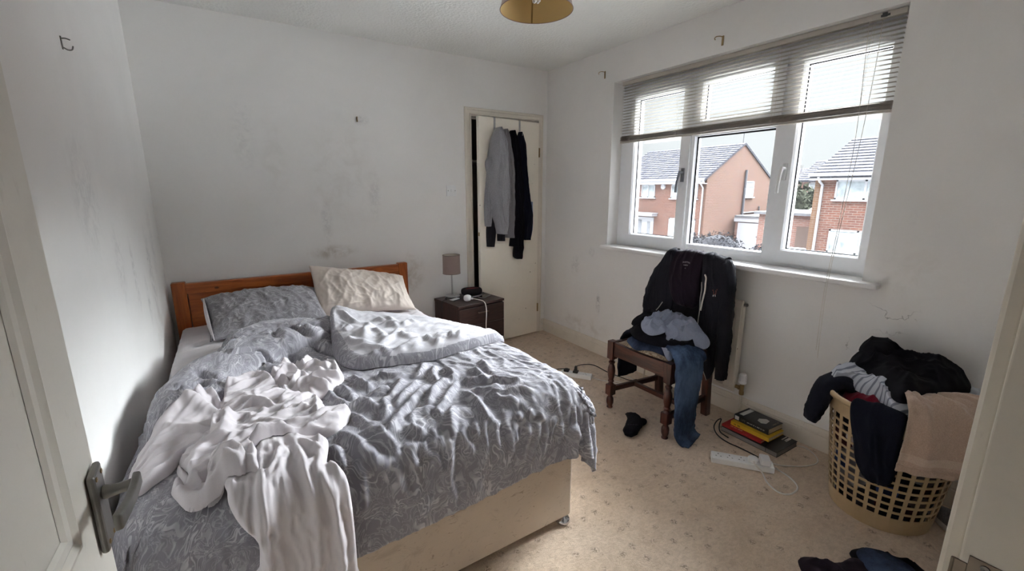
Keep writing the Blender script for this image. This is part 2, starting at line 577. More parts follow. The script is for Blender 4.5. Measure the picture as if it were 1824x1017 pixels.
# the room door the camera looks past, wide open on the left
fx, fy = -2.757, -2.545
dv = Vector((.02, .70, 0)).normalized()
nvv = Vector((dv.y, -dv.x, 0))
Mn = Matrix((( -dv.x, nvv.x, 0, fx), (-dv.y, nvv.y, 0, fy), (0, 0, 1, 0), (0, 0, 0, 1)))   # local x: away from the free edge, y: out of the seen face
b = MB()
w_d, hd, th = .715, 1.975, .038
# face with a sunk panel: ring of stiles and rails, sloped moulding, panel
sx0, sx1 = .112, w_d - .11
panels = [(.925, 1.86)]
b.box((0, -th, .01), (w_d, -.001, hd), Mn)
def quad(pts): b.add([Mn @ Vector(p) for p in pts], [(0, 1, 2, 3)])
zz = [.01] + [q for pz in panels for q in pz] + [hd]
def ringq(r0, y0, r1, y1):
    (a0, b0, a1, b1), (c0, d0, c1, d1) = r0, r1
    A = [(a0, y0, b0), (a1, y0, b0), (a1, y0, b1), (a0, y0, b1)]
    C = [(c0, y1, d0), (c1, y1, d0), (c1, y1, d1), (c0, y1, d1)]
    for i in range(4):
        j = (i + 1) % 4
        quad([A[i], A[j], C[j], C[i]])
mol = [(0, .0), (.004, .006), (.012, .008), (.020, .003), (.024, .0045), (.034, .0035), (.040, -.0005)]
for (z0, z1) in panels:
    for (m0, y0), (m1, y1) in zip(mol[:-1], mol[1:]):
        ringq((sx0 + m0, z0 + m0, sx1 - m0, z1 - m0), y0, (sx0 + m1, z0 + m1, sx1 - m1, z1 - m1), y1)
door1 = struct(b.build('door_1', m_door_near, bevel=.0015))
m_oldsteel = plain('aged_grey_metal', S(132, 130, 126), .38, .9, var=.12, scale=18)
hz = .925
b = MB()
def pl(x, y, z): return Mn @ Vector((x, y, z))
b.prism([(-0.020, hz - .058), (.020, hz - .064), (.020, hz + .058), (-.020, hz + .064)], 1, .0005, .010, Matrix(Mn) @ Matrix.Translation((.029, 0, 0)))
hp = b.build('handle_plate', m_oldsteel, door1, bevel=.004)
b = MB()
for zx in (-.050, .050):
    for xx in (-.012, .012):
        b.lathe([(.0005, .0115), (.0035, .011), (.0038, .009)], (0, 0, 0), 10, Mn @ Matrix.Translation((.029 + xx, 0, hz + zx)) @ Matrix.Rotation(R(-90), 4, 'X'), close=False)
b.build('screw', m_brass, hp)
b = MB()
pts = [(.029, .010, hz + .022), (.029, .024, hz + .022), (.029, .036, hz + .023), (.031, .046, hz + .024)]
b.tube([pl(*q) for q in crom(pts, 10)], [.0105, .010, .009, .0085, .008, .008, .008, .0085, .009, .009], 14)
# the flat, slightly bowed grip running back along the door
G = []
for i, tt in enumerate(np.linspace(0, 1, 12)):
    x = .018 + .110 * tt; y = .048 + .003 * sin(pi * tt) - .003 * tt; z = hz + .026 + .002 * tt
    hw = .0115 - .002 * sin(pi * tt) + .001 * tt; t2 = .0048
    G.append([(x, y - t2, z - hw), (x, y + t2, z - hw * .9), (x, y + t2, z + hw * .9), (x, y - t2, z + hw)])
vs = [pl(*q) for g in G for q in g]
fs = [(4 * i + k, 4 * i + (k + 1) % 4, 4 * i + 4 + (k + 1) % 4, 4 * i + 4 + k) for i in range(11) for k in range(4)] + [(3, 2, 1, 0), (44, 45, 46, 47)]
b.add(vs, fs)
b.build('handle', m_oldsteel, door1, smooth=True, bevel=.003, seg=3)

# right-hand jamb of the doorway with architrave, stop and strike plate
b = MB()
jp = [(J1 + .062, .0), (J1 + .062, .012), (J1 + .056, .019), (J1 + .044, .019), (J1 + .038, .014), (J1 + .014, .012), (J1 + .010, .017), (J1 + .002, .017), (J1 - .002, .012), (J1 - .002, 0)]
b.prism([(x, YF + y) for x, y in jp], 2, 0, JZ + .06)
b.box((J1 - .012, YF - .13, 0), (J1 + .01, YF, JZ))
b.box((J1 - .026, YF - .10, 0), (J1 - .012, YF - .052, JZ))
struct(b.build('trim_2', m_trim, bevel=.0025, seg=3))
b = MB()
jl = [(2 * (J0 + J1) / 2 - x, y) for x, y in jp][::-1]
b.prism([(x, YF + y) for x, y in jl], 2, 0, JZ + .06)
b.box((J0 - .01, YF - .13, 0), (J0 + .012, YF, JZ)); b.box((J0, YF - .13, JZ - .012), (J1, YF, JZ + .01))
b.box((J0 - .06, YF, JZ), (J1 + .06, YF + .016, JZ + .06))
struct(b.build('trim_3', m_trim, bevel=.002))
b = MB()
xp = J1 - .0135
def sp(y0, y1, z0, z1): b.box((xp, YF + y0, z0), (xp + .003, YF + y1, z1))
sp(-.037, -.008, .925 - .03, .925 + .03); sp(-.008, .004, .925 - .018, .925 + .018)
b.tube([(xp + .001, YF + .004, .925 - .018), (xp + .001, YF + .004, .925 + .018)], .002, 8)
strike = b.build('trim_4', plain('dull_strike_metal', S(128, 116, 104), .4, .8, var=.12), bevel=.0006); struct(strike)
b = MB(); b.lathe([(.0005, .0), (.004, -.0008), (.0045, .0006)], (xp - .0005, YF - .022, .925 + .022), 12, Matrix.Rotation(R(90), 4, 'Y'), close=True)
b.build('screw', m_oldsteel, strike)
# ------------------------------------------------------------------ window
XF = .11                                                   # room face of the fixed frame
def frame_ring(b, y0, y1, z0, z1, w, xa, xb):
    """mitred rectangular frame, y0<y1; xa room face, xb outer"""
    o = [(y0, z0), (y1, z0), (y1, z1), (y0, z1)]
    i = [(y0 + w, z0 + w), (y1 - w, z0 + w), (y1 - w, z1 - w), (y0 + w, z1 - w)]
    ch = .008
    i2 = [(y0 + w + ch, z0 + w + ch), (y1 - w - ch, z0 + w + ch), (y1 - w - ch, z1 - w - ch), (y0 + w + ch, z1 - w - ch)]
    for k in range(4):
        j = (k + 1) % 4
        A = [(xa, *o[k]), (xa, *o[j]), (xa, *i[j]), (xa, *i[k])]
        Bk = [(xb, *o[k]), (xb, *o[j]), (xb, *i2[j]), (xb, *i2[k])]
        Cc = [(xa + .014, *i2[k]), (xa + .014, *i2[j])]
        b.add(A, [(0, 3, 2, 1)])
        b.add([A[3], A[2], Cc[1], Cc[0]], [(0, 3, 2, 1)])
        b.add([Cc[0], Cc[1], Bk[2], Bk[3]], [(0, 3, 2, 1)])
        b.add([Bk[0], Bk[1], Bk[2], Bk[3]], [(0, 1, 2, 3)])
        b.add([A[0], A[1], Bk[1], Bk[0]], [(0, 1, 2, 3)])
b = MB()
frame_ring(b, W0 - .03, W1 + .005, WZ0 + .02, WZ1 + .01, .062, XF, XF + .07)
def mull(y0, y1, z0, z1):
    b.box((XF - .003, y0, z0), (XF + .066, y1, z1))
mull(-1.472, -1.40, WZ0 + .05, WZ1 - .05)                  # mullion left of the middle light
mull(-2.075, -1.985, WZ0 + .05, WZ1 - .05)
mull(-1.99, -1.47, 1.715, 1.77)                            # transom of the middle light
mull(-1.989, -1.471, WZ0 + .066, WZ0 + .092)
win = struct(b.build('window_1', m_upvc, bevel=.004))

def glass_mat():
    t = NT('rain_spotted_glass')
    t.t.nodes.remove(t.p)
    tr = t.n('ShaderNodeBsdfTransparent'); gl = t.n('ShaderNodeBsdfGlossy'); di = t.n('ShaderNodeBsdfTranslucent')
    gl.inputs['Roughness'].default_value = .02
    p = t.pos()
    fr = t.n('ShaderNodeFresnel'); fr.inputs['IOR'].default_value = 1.45
    drop = t.rng(t.voronoi(t.vmath('MULTIPLY', p, (1, 1, .5)), 260), .22, .1)
    low = t.rng(t.noise(p, 3, 3), .35, .7)
    sep = t.n('ShaderNodeSeparateXYZ'); t.l(p, sep.inputs[0])
    lowz = t.rng(sep.outputs['Z'], 1.22, 1.0)
    spots = t.math('MULTIPLY', t.math('MULTIPLY', drop, low), t.math('ADD', t.math('MULTIPLY', lowz, .25), .03))
    film = t.math("ADD", .0015, t.math("MULTIPLY", spots, .12))
    di.inputs['Color'].default_value = (.9, .92, .95, 1)
    m1 = t.n('ShaderNodeMixShader'); m2 = t.n('ShaderNodeMixShader')
    t.l(film, m1.inputs[0]); t.l(tr.outputs[0], m1.inputs[1]); t.l(di.outputs[0], m1.inputs[2])
    t.l(fr.outputs[0], m2.inputs[0]); t.l(m1.outputs[0], m2.inputs[1]); t.l(gl.outputs[0], m2.inputs[2])
    t.l(m2.outputs[0], t.out.inputs[0])
    return t.m
m_glass = glass_mat()
def sash(y0, y1, z0, z1, w, xa, name='sash'):
    b = MB(); frame_ring(b, y0, y1, z0, z1, w, xa, XF + .068)
    s = b.build(name, m_upvc, win, bevel=.003)
    pane(y0 + w + .004, y1 - w - .004, z0 + w + .004, z1 - w - .004, s)
    return s
def pane(y0, y1, z0, z1, par):
    xg = XF + .034
    b = MB(); b.box((xg, y0 - .012, z0 - .012), (xg + .004, y1 + .012, z1 + .012)); g = b.build('pane', m_glass, par)
    b = MB()
    for (p0, p1) in (((y0, z0), (y1, z0 + .009)), ((y0, z1 - .009), (y1, z1)), ((y0, z0), (y0 + .009, z1)), ((y1 - .009, z0), (y1, z1))):
        b.box((xg - .006, p0[0], p0[1]), (xg - .001, p1[0], p1[1]))
    b.build('gasket', m_gasket, par)
sl = sash(-1.447, -.888, .962, 2.10, .07, XF - .018)       # left casement
sr = sash(-2.545, -2.028, .962, 2.10, .07, XF - .018)      # right casement
sv = sash(-2.012, -1.445, 1.742, 2.10, .062, XF - .016, 'vent_sash')
pane(-1.985, -1.472, .985, 1.715, win)
m_handle_dark = plain('backlit_window_handle', S(120, 122, 128), .4, .3)  # backlit darkness put into the handle colour
m_white_plastic = plain('white_plastic', S(226, 226, 226), .35, spec=.5, var=.015)
m_black_plastic = plain('black_plastic', S(22, 22, 24), .4, spec=.5)
def whandle(y, z, m, par, lean):
    b = MB()
    b.box((XF - .026, y - .011, z - .035), (XF - .018, y + .011, z + .055))
    b.tube([(XF - .026, y, z + .028), (XF - .052, y, z + .028)], .010, 10)
    pts = crom([(XF - .050, y, z + .036), (XF - .056, y + lean * .2, z + .01), (XF - .058, y + lean * .7, z - .05), (XF - .054, y + lean, z - .105)], 14)
    b.tube([tuple(q) for q in pts], [.009] * 5 + [.008] * 5 + [.0085] * 4, 10)
    return b.build('handle', m, par, smooth=True)
whandle(-1.412, 1.46, m_handle_dark, sl, .022)
hw = whandle(-2.070, 1.46, m_white_plastic, sr, .012)
b = MB(); b.lathe([(.0005, 0), (.006, 0), (.0065, .004)], (XF - .0535, -2.070, 1.488), 10, Matrix.Rotation(R(-90), 4, 'Y')); b.build('lock_button', m_black_plastic, hw)
b = MB(); b.box((XF - .03, -1.745, 1.748), (XF - .017, -1.70, 1.764)); b.box((XF - .04, -1.77, 1.752), (XF - .03, -1.70, 1.760)); b.build('handle', m_handle_dark, sv, bevel=.003)

# window board
b = MB(); b.box((-.062, W0 - .075, WZ0 - .002), (XF + .02, W1 + .022, WZ0 + .026)); struct(b.build('trim_sill', m_sill, bevel=.008, seg=3))

# ------------------------------------------------------------------ venetian blind
bx = .055
yb0, yb1 = W0 + .018, W1 - .045
m_slat = plain('ivory_metal_slat', S(184, 178, 168), .45, .0, spec=.3, var=.02)
m_blind_rail = plain('taupe_blind_rail', S(170, 162, 152), .4, .0, spec=.5, var=.03)
m_cord = plain('white_cord', S(212, 206, 196), .8, var=.05, scale=200)
blind = empty('venetian_blind', (bx, (yb0 + yb1) / 2, WZ1), 'ivory venetian blind half raised in the window, its spare slats stacked at the bottom', 'blind')
b = MB()
b.box((bx - .014, yb0, WZ1 - .028), (bx + .014, yb1, WZ1 - .002))
b.build('headrail', m_slat, blind, bevel=.002)
b = MB(); b.box((bx - .0145, yb0 + .06, WZ1 - .022), (bx - .0143, yb0 + .095, WZ1 - .012)); b.box((bx - .020, yb0 + .07, WZ1 - .024), (bx - .0143, yb0 + .088, WZ1 - .006)); b.build('cord_lock', m_black_plastic, blind)
b = MB()
def slat(z, tilt, yy0, yy1, j=0):
    n = 5
    P = np.zeros((2, n, 3))
    for k in range(n):
        s = (k / (n - 1) - .5)
        w, c = s * .0245, .0022 * (1 - (2 * s) ** 2)
        P[0, k] = (bx + w * cos(tilt) - c * sin(tilt), yy0, z + w * sin(tilt) + c * cos(tilt))
        P[1, k] = P[0, k]; P[1, k, 1] = yy1
    b.grid(P)
ztop, zbot, nsl = WZ1 - .045, 1.768, 18
rs = random.Random(3)
for k in range(nsl):
    z = ztop + (zbot - ztop) * k / (nsl - 1)
    slat(z, R(-3 + rs.uniform(-1.5, 1.5)), yb0 + .002, yb1 - .002 + rs.uniform(-.003, .003))
sl_o = b.build('slats', m_slat, blind, smooth=True, solid=.0006)
b = MB()
for k in range(19):
    slat(1.733 + k * .00165, R(rs.uniform(-3, 3)), yb0 + .002 + rs.uniform(-.003, .003), yb1 - .002 + rs.uniform(-.003, .003))
b.build('slat_stack', m_blind_rail, blind, smooth=True, solid=.0006)
b = MB(); b.box((bx - .0125, yb0 + .001, 1.718), (bx + .0125, yb1 - .001, 1.7315)); b.build('bottom_rail', m_blind_rail, blind, bevel=.003)
for y in (yb1 - .10, yb1 - .50, -1.56, yb0 + .53, yb0 + .12):
    b = MB()
    for dx in (-.0135, .0135):
        b.tube([(bx + dx, y, WZ1 - .03), (bx + dx * 1.05, y + .002, 1.95), (bx + dx, y, 1.72)], .0007, 5)
    for k in range(3):
        b.tube([(bx - .0138, y, 1.742), (bx - .0145 - .002 * k, y + .008 + .004 * k, 1.75 - .006 * k), (bx - .0138, y + .003, 1.735 - .004 * k)], .0007, 5)
    b.build('ladder_cord', m_cord, blind)
b = MB()
cy = yb0 + .085
b.tube([tuple(q) for q in crom([(bx - .017, cy, WZ1 - .022), (bx - .022, cy - .004, 1.95), (bx - .05, cy - .002, 1.6), (bx - .10, cy + .006, 1.2), (-.068, cy + .012, .95), (-.067, cy + .014, .80), (-.060, cy + .010, .52)], 40)], .0012, 6)
b.tube([tuple(q) for q in crom([(bx - .017, cy + .05, WZ1 - .03), (bx - .024, cy + .04, 1.95), (bx - .05, cy + .02, 1.6), (bx - .10, cy + .015, 1.2), (-.068, cy + .020, .95), (-.066, cy + .024, .80), (-.059, cy + .022, .56)], 40)], .0012, 6)
b.build('pull_cord', m_cord, blind)
# ------------------------------------------------------------------ outside: street level is 2.6 m below the bedroom floor
GZ = -2.6
def brick_mat(name, c1, c2, mortar, scale=1.35, patch=None):
    t = NT(name)
    p = t.pos()
    sep = t.n('ShaderNodeSeparateXYZ'); t.l(p, sep.inputs[0])
    u = t.math('ADD', sep.outputs['X'], sep.outputs['Y'])
    cb = t.n('ShaderNodeCombineXYZ'); t.l(u, cb.inputs[0]); t.l(sep.outputs['Z'], cb.inputs[1])
    br = t.n('ShaderNodeTexBrick')
    t.l(cb.outputs[0], br.inputs['Vector'])
    br.inputs['Scale'].default_value = 1.0
    br.inputs['Brick Width'].default_value = .225 * scale
    br.inputs['Row Height'].default_value = .075 * scale
    br.inputs['Mortar Size'].default_value = .009 * scale
    br.inputs['Color1'].default_value = c1; br.inputs['Color2'].default_value = c2; br.inputs['Mortar'].default_value = mortar
    n = t.noise(p, .9, 5, .65)
    col = t.mix(t.math('MULTIPLY', t.rng(n, .4, .75), .45), br.outputs['Color'], patch or c2)
    bl = t.noise(p, 3.0, 4)
    col = t.mix(t.math('MULTIPLY', t.rng(bl, .55, .75), .2), col, mortar)
    return t.fin(col, .9, spec=.15)
m_brick = brick_mat('orange_red_brick', (.086, .034, .022, 1), (.063, .025, .018, 1), (.105, .088, .075, 1))
m_brick_gable = brick_mat('dimmed_gable_brick', (.062, .027, .018, 1), (.049, .022, .015, 1), (.075, .06, .05, 1), patch=(.062, .037, .021, 1))  # same brick as the front, colour darkened against the strong light on it
m_brick_pier = brick_mat('ochre_brick', (.09, .047, .025, 1), (.075, .038, .02, 1), (.105, .082, .066, 1))
m_brick_far = brick_mat('dull_red_brick', (.12, .055, .04, 1), (.09, .045, .035, 1), (.13, .11, .10, 1))
def tile_mat():
    t = NT('grey_roof_tile')
    p = t.pos()
    sep = t.n('ShaderNodeSeparateXYZ'); t.l(p, sep.inputs[0])
    w = t.math('SINE', t.math('MULTIPLY', sep.outputs['Y'], 2 * pi / .30))
    n = t.noise(p, 2.5, 4)
    col = t.mix(t.rng(n, .3, .7), (.022, .022, .027, 1), (.038, .038, .044, 1))
    t.bump(w, .9, .03)
    return t.fin(col, .9, spec=.03)
m_tile = tile_mat()
m_ext_white = plain('white_painted_trim', (.21, .21, .22, 1), .4, var=.02)
m_ext_pane = plain('net_curtained_pane', (.17, .19, .20, 1), .12, spec=.6, var=.25, scale=3)
m_ext_dark_pane = plain('dark_window_pane', (.06, .065, .075, 1), .12, spec=.6, var=.2, scale=3)
m_ext_pipe = plain('black_drainpipe', (.035, .035, .04, 1), .5)
m_tarmac = plain('pale_concrete_street', (.24, .24, .24, 1), .6, var=.15, scale=2)
m_felt = plain('grey_felt_roof', (.06, .06, .065, 1), .7, var=.15, scale=3)
m_hedge = plain('winter_hedge', (.020, .022, .015, 1), .95, spec=.02, var=.4, scale=8)

b = MB(); b.box((1.5, -30, GZ - .3), (90, 70, GZ)); struct(b.build('ground_street', m_tarmac))

def hwin(par, face, a0, a1, z0, z1, X, parts=1, top=False, pane=None):
    """casement window on a wall: face 'x' (normal -x, a is y) or 'y' (normal -y, a is x)"""
    def bx_(b, a0, a1, z0, z1, d0, d1):
        if face == 'x': b.box((X - d1, a0, z0), (X - d0, a1, z1))
        else: b.box((a0, X - d1, z0), (a1, X - d0, z1))
    b = MB(); w = .07
    bx_(b, a0, a1, z0, z0 + w, 0, .05); bx_(b, a0, a1, z1 - w, z1, 0, .05)
    bx_(b, a0, a0 + w, z0, z1, 0, .05); bx_(b, a1 - w, a1, z0, z1, 0, .05)
    for k in range(1, parts):
        c = a0 + (a1 - a0) * k / parts
        bx_(b, c - w * .6, c + w * .6, z0, z1, 0, .05)
    if top: bx_(b, a0, a1, z1 - .36, z1 - .30, 0, .05)
    bx_(b, a0 - .08, a1 + .08, z0 - .07, z0, 0, .12)
    f = b.build('window', m_ext_white, par)
    b = MB(); bx_(b, a0 + w, a1 - w, z0 + w, z1 - w, .005, .02); b.build('pane', pane or m_ext_pane, f)
    return f

def roof_slope(b, x0, z0, x1, z1, y0, y1, n=16, lip=.035):
    """courses of tiles stepping up from the eaves (x0,z0) to the ridge (x1,z1)"""
    d = Vector((x1 - x0, 0, z1 - z0)); nn = Vector((-d.z, 0, d.x)).normalized()
    if nn.z < 0: nn = -nn
    prof = []
    for k in range(n):
        a = Vector((x0, 0, z0)) + d * (k / n); c = Vector((x0, 0, z0)) + d * ((k + 1) / n)
        prof += [a + nn * lip, c]
    prof.append(Vector((x1, 0, z1)))
    prof += [Vector((x1, 0, z1 - .12)), Vector((x0, 0, z0 - .12))]
    b.prism([(p.x, p.z) for p in prof], 1, y0, y1)

# house across the street, gable end to the right
hs = empty('house', (22.1, 17, GZ), 'brick house with its gable end facing, seen through the left and middle panes', 'house')
X1, Yg, Xb, RX, EZ, RZ = 22.1, 13.0, 29.4, 25.75, 2.05, 4.32
b = MB(); b.box((X1, Yg + .25, GZ), (Xb, 24, EZ)); b.build('wall', m_brick, hs)
b = MB(); b.prism([(X1, GZ), (Xb, GZ), (Xb, EZ), (RX, RZ - .08), (X1, EZ)], 1, Yg, Yg + .25); b.build('gable_wall', m_brick_gable, hs)
b = MB(); roof_slope(b, X1 - .35, EZ - .05, RX, RZ, Yg - .06, 20.6); roof_slope(b, Xb + .35, EZ - .05, RX, RZ, Yg - .06, 20.6); b.build('roof', m_tile, hs)
b = MB(); b.box((X1 - .36, Yg - .04, EZ - .30), (X1 - .30, 24, EZ - .06)); b.box((X1 - .30, Yg - .02, EZ - .30), (X1, 24, EZ - .26)); b.tube([(X1 - .42, Yg - .05, EZ - .06), (X1 - .42, 24, EZ - .06)], .06, 8); b.build('gutter', m_ext_white, hs)
b = MB(); b.tube([(X1 - .40, Yg + .2, EZ - .1), (X1 - .30, Yg + .2, EZ - .3), (X1 - .05, Yg + .2, EZ - .55), (X1 - .05, Yg + .2, GZ)], .05, 8); b.build('downpipe', m_ext_white, hs)
hwin(hs, 'x', 16.8, 17.95, .88, 1.76, X1, 2); hwin(hs, 'x', 13.55, 15.5, .85, 1.76, X1, 3); hwin(hs, 'x', 13.55, 15.5, -1.85, -.42, X1, 3)
b = MB(); b.box((X1 - .55, 16.5, -.36), (X1, 18.4, -.20)); b.box((X1 - .60, 16.45, -.20), (X1, 18.45, -.14)); b.build('porch_canopy', m_ext_white, hs)
b = MB(); b.box((X1 - .06, 16.75, GZ), (X1, 18.2, -.46)); dr = b.build('door', m_ext_white, hs)
b = MB(); b.box((X1 - .075, 17.0, -1.6), (X1 - .055, 17.25, -.75)); b.box((X1 - .075, 17.75, -2.0), (X1 - .055, 18.05, -.65)); b.build('pane', m_ext_dark_pane, dr)
b = MB(); b.lathe([(.18, 0), (.18, .06), (.14, .10)], (X1, 16.15, 1.60), 20, Matrix.Rotation(R(-90), 4, 'Y')); b.build('alarm_box', m_ext_white, hs)
hwin(hs, 'y', 26.3, 27.3, .93, 1.95, Yg, 1, True)
b = MB(); b.tube([(26.2, Yg - .06, 2.65), (26.2, Yg - .06, -.25)], .075, 8); b.tube([(26.2, Yg - .06, -.10), (28.2, Yg - .06, -.06), (28.2, Yg - .06, .3)], .045, 8); b.build('drainpipe', m_ext_pipe, hs)
b = MB(); b.tube([(RX + .3, Yg + .3, RZ - .2), (RX + .3, Yg + .3, RZ + 1.6)], .025, 6); b.build('aerial', m_ext_pipe, hs)
# garage with the white door
gr = empty('garage', (25.3, 11.8, GZ), 'flat roofed garage with a white up and over door beside the gable end', 'garage')
b = MB(); b.box((25.35, 10.0, GZ), (29, 12.85, -.30)); b.build('wall', m_brick_far, gr)
b = MB(); b.box((25.25, 9.9, -.62), (25.34, 12.9, -.34)); b.build('fascia', m_ext_white, gr)
b = MB(); b.box((25.2, 9.8, -.34), (29.2, 12.85, -.22)); b.build('roof', m_felt, gr)
b = MB(); b.box((25.26, 10.2, GZ), (25.34, 12.62, -.68)); gd = b.build('door', m_ext_white, gr)
b = MB(); b.lathe([(.06, 0), (.06, .05)], (25.25, 11.3, -1.5), 8, Matrix.Rotation(R(-90), 4, 'Y')); b.build('door_handle', m_ext_dark_pane, gd)
# second house, right pane
h2 = empty('house', (20, 3, GZ), 'brick house in the right pane, white downpipe at its left corner', 'house')
X2, Y2 = 20.0, 6.22
b = MB(); b.box((X2, -6, GZ), (X2 + 7.2, Y2 - .35, 2.05)); b.build('wall', m_brick, h2)
b = MB(); b.box((X2 + .02, Y2 - .35, GZ), (X2 + 7.2, Y2, 2.05)); b.build('corner_pier', m_brick_pier, h2)
b = MB(); roof_slope(b, X2 - .4, 2.0, X2 + 3.6, 3.85, -6, Y2 + .08, 13); roof_slope(b, X2 + 7.6, 2.0, X2 + 3.6, 3.85, -6, Y2 + .08, 13); b.build('roof', m_tile, h2)
b = MB(); b.box((X2 - .4, -6, 1.80), (X2 - .34, Y2 + .08, 2.0)); b.box((X2 - .34, -6, 1.80), (X2, Y2 + .08, 1.84)); b.tube([(X2 - .46, -6, 2.02), (X2 - .46, Y2 + .1, 2.02)], .06, 8); b.build('gutter', m_ext_white, h2)
b = MB(); b.tube([(X2 - .42, Y2 - .27, 1.95), (X2 - .30, Y2 - .30, 1.75), (X2 - .06, Y2 - .33, 1.6), (X2 - .06, Y2 - .33, GZ)], .055, 8); b.build('downpipe', m_ext_white, h2)
hwin(h2, 'x', 3.2, 5.37, .97, 1.80, X2, 2); hwin(h2, 'x', 3.2, 5.37, -1.35, -.33, X2, 2)
# lower buildings, hedge and roofs between the two houses
lo = empty('outbuilding', (22, 7, GZ), 'low flat roofed brick outbuilding with dark door left of the right-hand house', 'outbuilding')
b = MB(); b.box((22.0, 6.75, GZ), (26, 9.6, .10)); b.build('wall', m_brick_far, lo)
b = MB(); b.box((21.8, 6.6, .10), (26.2, 9.8, .24)); b.build('roof', m_felt, lo)
b = MB(); b.box((21.95, 6.95, GZ), (22.0, 7.6, -.45)); b.build('door', plain('brown_boards', (.05, .03, .022, 1), .8), lo)
h3 = empty('house', (40, 16, GZ), 'far brick house half hidden behind the hedge between the two nearer houses', 'house')
b = MB(); b.box((38.5, 13.6, GZ), (45, 15.2, 2.2)); b.build('wall', m_brick_far, h3)
b = MB(); roof_slope(b, 38.2, 2.15, 41.5, 3.9, 12.5, 15.4, 10); b.build('roof', m_tile, h3)
hwin(h3, 'x', 13.9, 14.5, .9, 2.0, 38.5, 1)
h4 = empty('house', (52, 20, GZ), 'long grey roof furthest away beyond the hedge', 'house')
b = MB(); b.box((50, 15, GZ), (57, 24, 2.4)); b.build('wall', m_brick_far, h4)
b = MB(); roof_slope(b, 49.6, 2.3, 53.5, 3.8, 15, 24.2, 10); b.build('roof', m_tile, h4)
b = MB(); b.add([(27, 8.3, -.35), (30, 8.3, .55), (30, 10.0, .55), (27, 10.0, -.35)], [(0, 1, 2, 3)])
lean = b.build('lean_to_roof', m_ext_white, solid=.06); tag(lean, 'pale sloping lean-to roof behind the outbuilding', 'roof')

def leafy(name, blobs, n, mat, label, cat, seed=1, size=.16):
    rr = np.random.RandomState(seed)
    b = MB()
    for (c, r) in blobs:
        for k in range(n):
            d = rr.randn(3); d /= np.linalg.norm(d)
            q = np.array(c) + d * np.array(r) * (rr.uniform(.75, 1.05))
            if q[2] < GZ: q[2] = GZ + rr.uniform(0, .3)
            u = rr.randn(3); u /= np.linalg.norm(u); w = np.cross(u, rr.randn(3)); w /= np.linalg.norm(w)
            s = size * rr.uniform(.6, 1.3)
            b.add([q - u * s, q + w * s * .5, q + u * s, q - w * s * .5], [(0, 1, 2, 3)])
        M = Matrix.Translation(c) @ Matrix.Diagonal((*[x * .85 for x in r], 1))
        b.lathe([(.02, -1), (.5, -.86), (.86, -.5), (1, 0), (.86, .5), (.5, .86), (.02, 1)], (0, 0, 0), 14, M, close=False)
    return tag(b.build(name, mat), label, cat)
leafy('hedge', [((32, 12.4, -.4), (1.6, 1.3, 2.3)), ((33, 11.4, -.9), (1.5, 1.2, 1.9)), ((32, 13.6, -.6), (1.5, 1.4, 2.2))], 900, m_hedge, 'dense grey-green winter hedge seen past the window mullion between the houses', 'hedge', 2, .22)
m_shrub = plain('grey_brown_shrub', (.013, .013, .0145, 1), .95, spec=.02, var=.4, scale=8)
leafy('clipped_hedge', [((17, 10.2, -1.75), (1.3, 1.3, 1.0)), ((17, 8.75, -1.65), (1.4, 1.15, 1.12)), ((17, 6.3, -1.9), (1.3, .95, 1.05)), ((17, 7.5, -2.1), (1.1, .9, .85))], 1500, m_shrub, 'dark grey rounded hedge low in the middle pane in front of the garage', 'hedge', 3, .07)
b = MB()
rt = random.Random(5)
def twig(p, d, L, r, k):
    q = p + d * L
    b.tube([p, (p + q) / 2 + Vector((rt.uniform(-.05, .05), rt.uniform(-.05, .05), 0)), q], [r, r * .85, r * .7], 5)
    if k:
        for _ in range(3):
            twig(q - d * L * rt.uniform(0, .4), (d + Vector((rt.uniform(-.7, .7), rt.uniform(-.7, .7), rt.uniform(0, .5)))).normalized(), L * .68, r * .6, k - 1)
twig(Vector((46, 19.0, GZ)), Vector((0, 0, 1)), 3.0, .10, 4)
tag(b.build('bare_tree', plain('bark', (.06, .05, .045, 1), .9)), 'leafless tree standing up behind the far roofs', 'tree')
m_blue = plain('blue_plastic', (.03, .09, .26, 1), .4)
bn = empty('wheelie_bin', (16, 5.0, GZ), 'blue wheelie bin with pale lid at the foot of the right pane', 'bin')
b = MB()
def fr(z, h): return [(16 - h, 5.06 - h, z), (16 + h, 5.06 - h, z), (16 + h, 5.06 + h, z), (16 - h, 5.06 + h, z)]
b.add(fr(GZ + .05, .26) + fr(GZ + 1.62, .36), [(0, 1, 5, 4), (1, 2, 6, 5), (2, 3, 7, 6), (3, 0, 4, 7), (3, 2, 1, 0), (4, 5, 6, 7)]); b.build('body', m_blue, bn, bevel=.03)
b = MB(); b.box((15.6, 4.66, GZ + 1.63), (16.4, 5.46, GZ + 1.74)); b.build('lid', plain('pale_blue_plastic', (.22, .26, .33, 1), .4), bn, bevel=.04)
for s in (-.27, .27):
    b = MB(); b.tube([(16.25, 5.06 + s - .03, GZ + .12), (16.25, 5.06 + s + .03, GZ + .12)], .12, 14)
    b.build('wheel', m_black_plastic, bn)
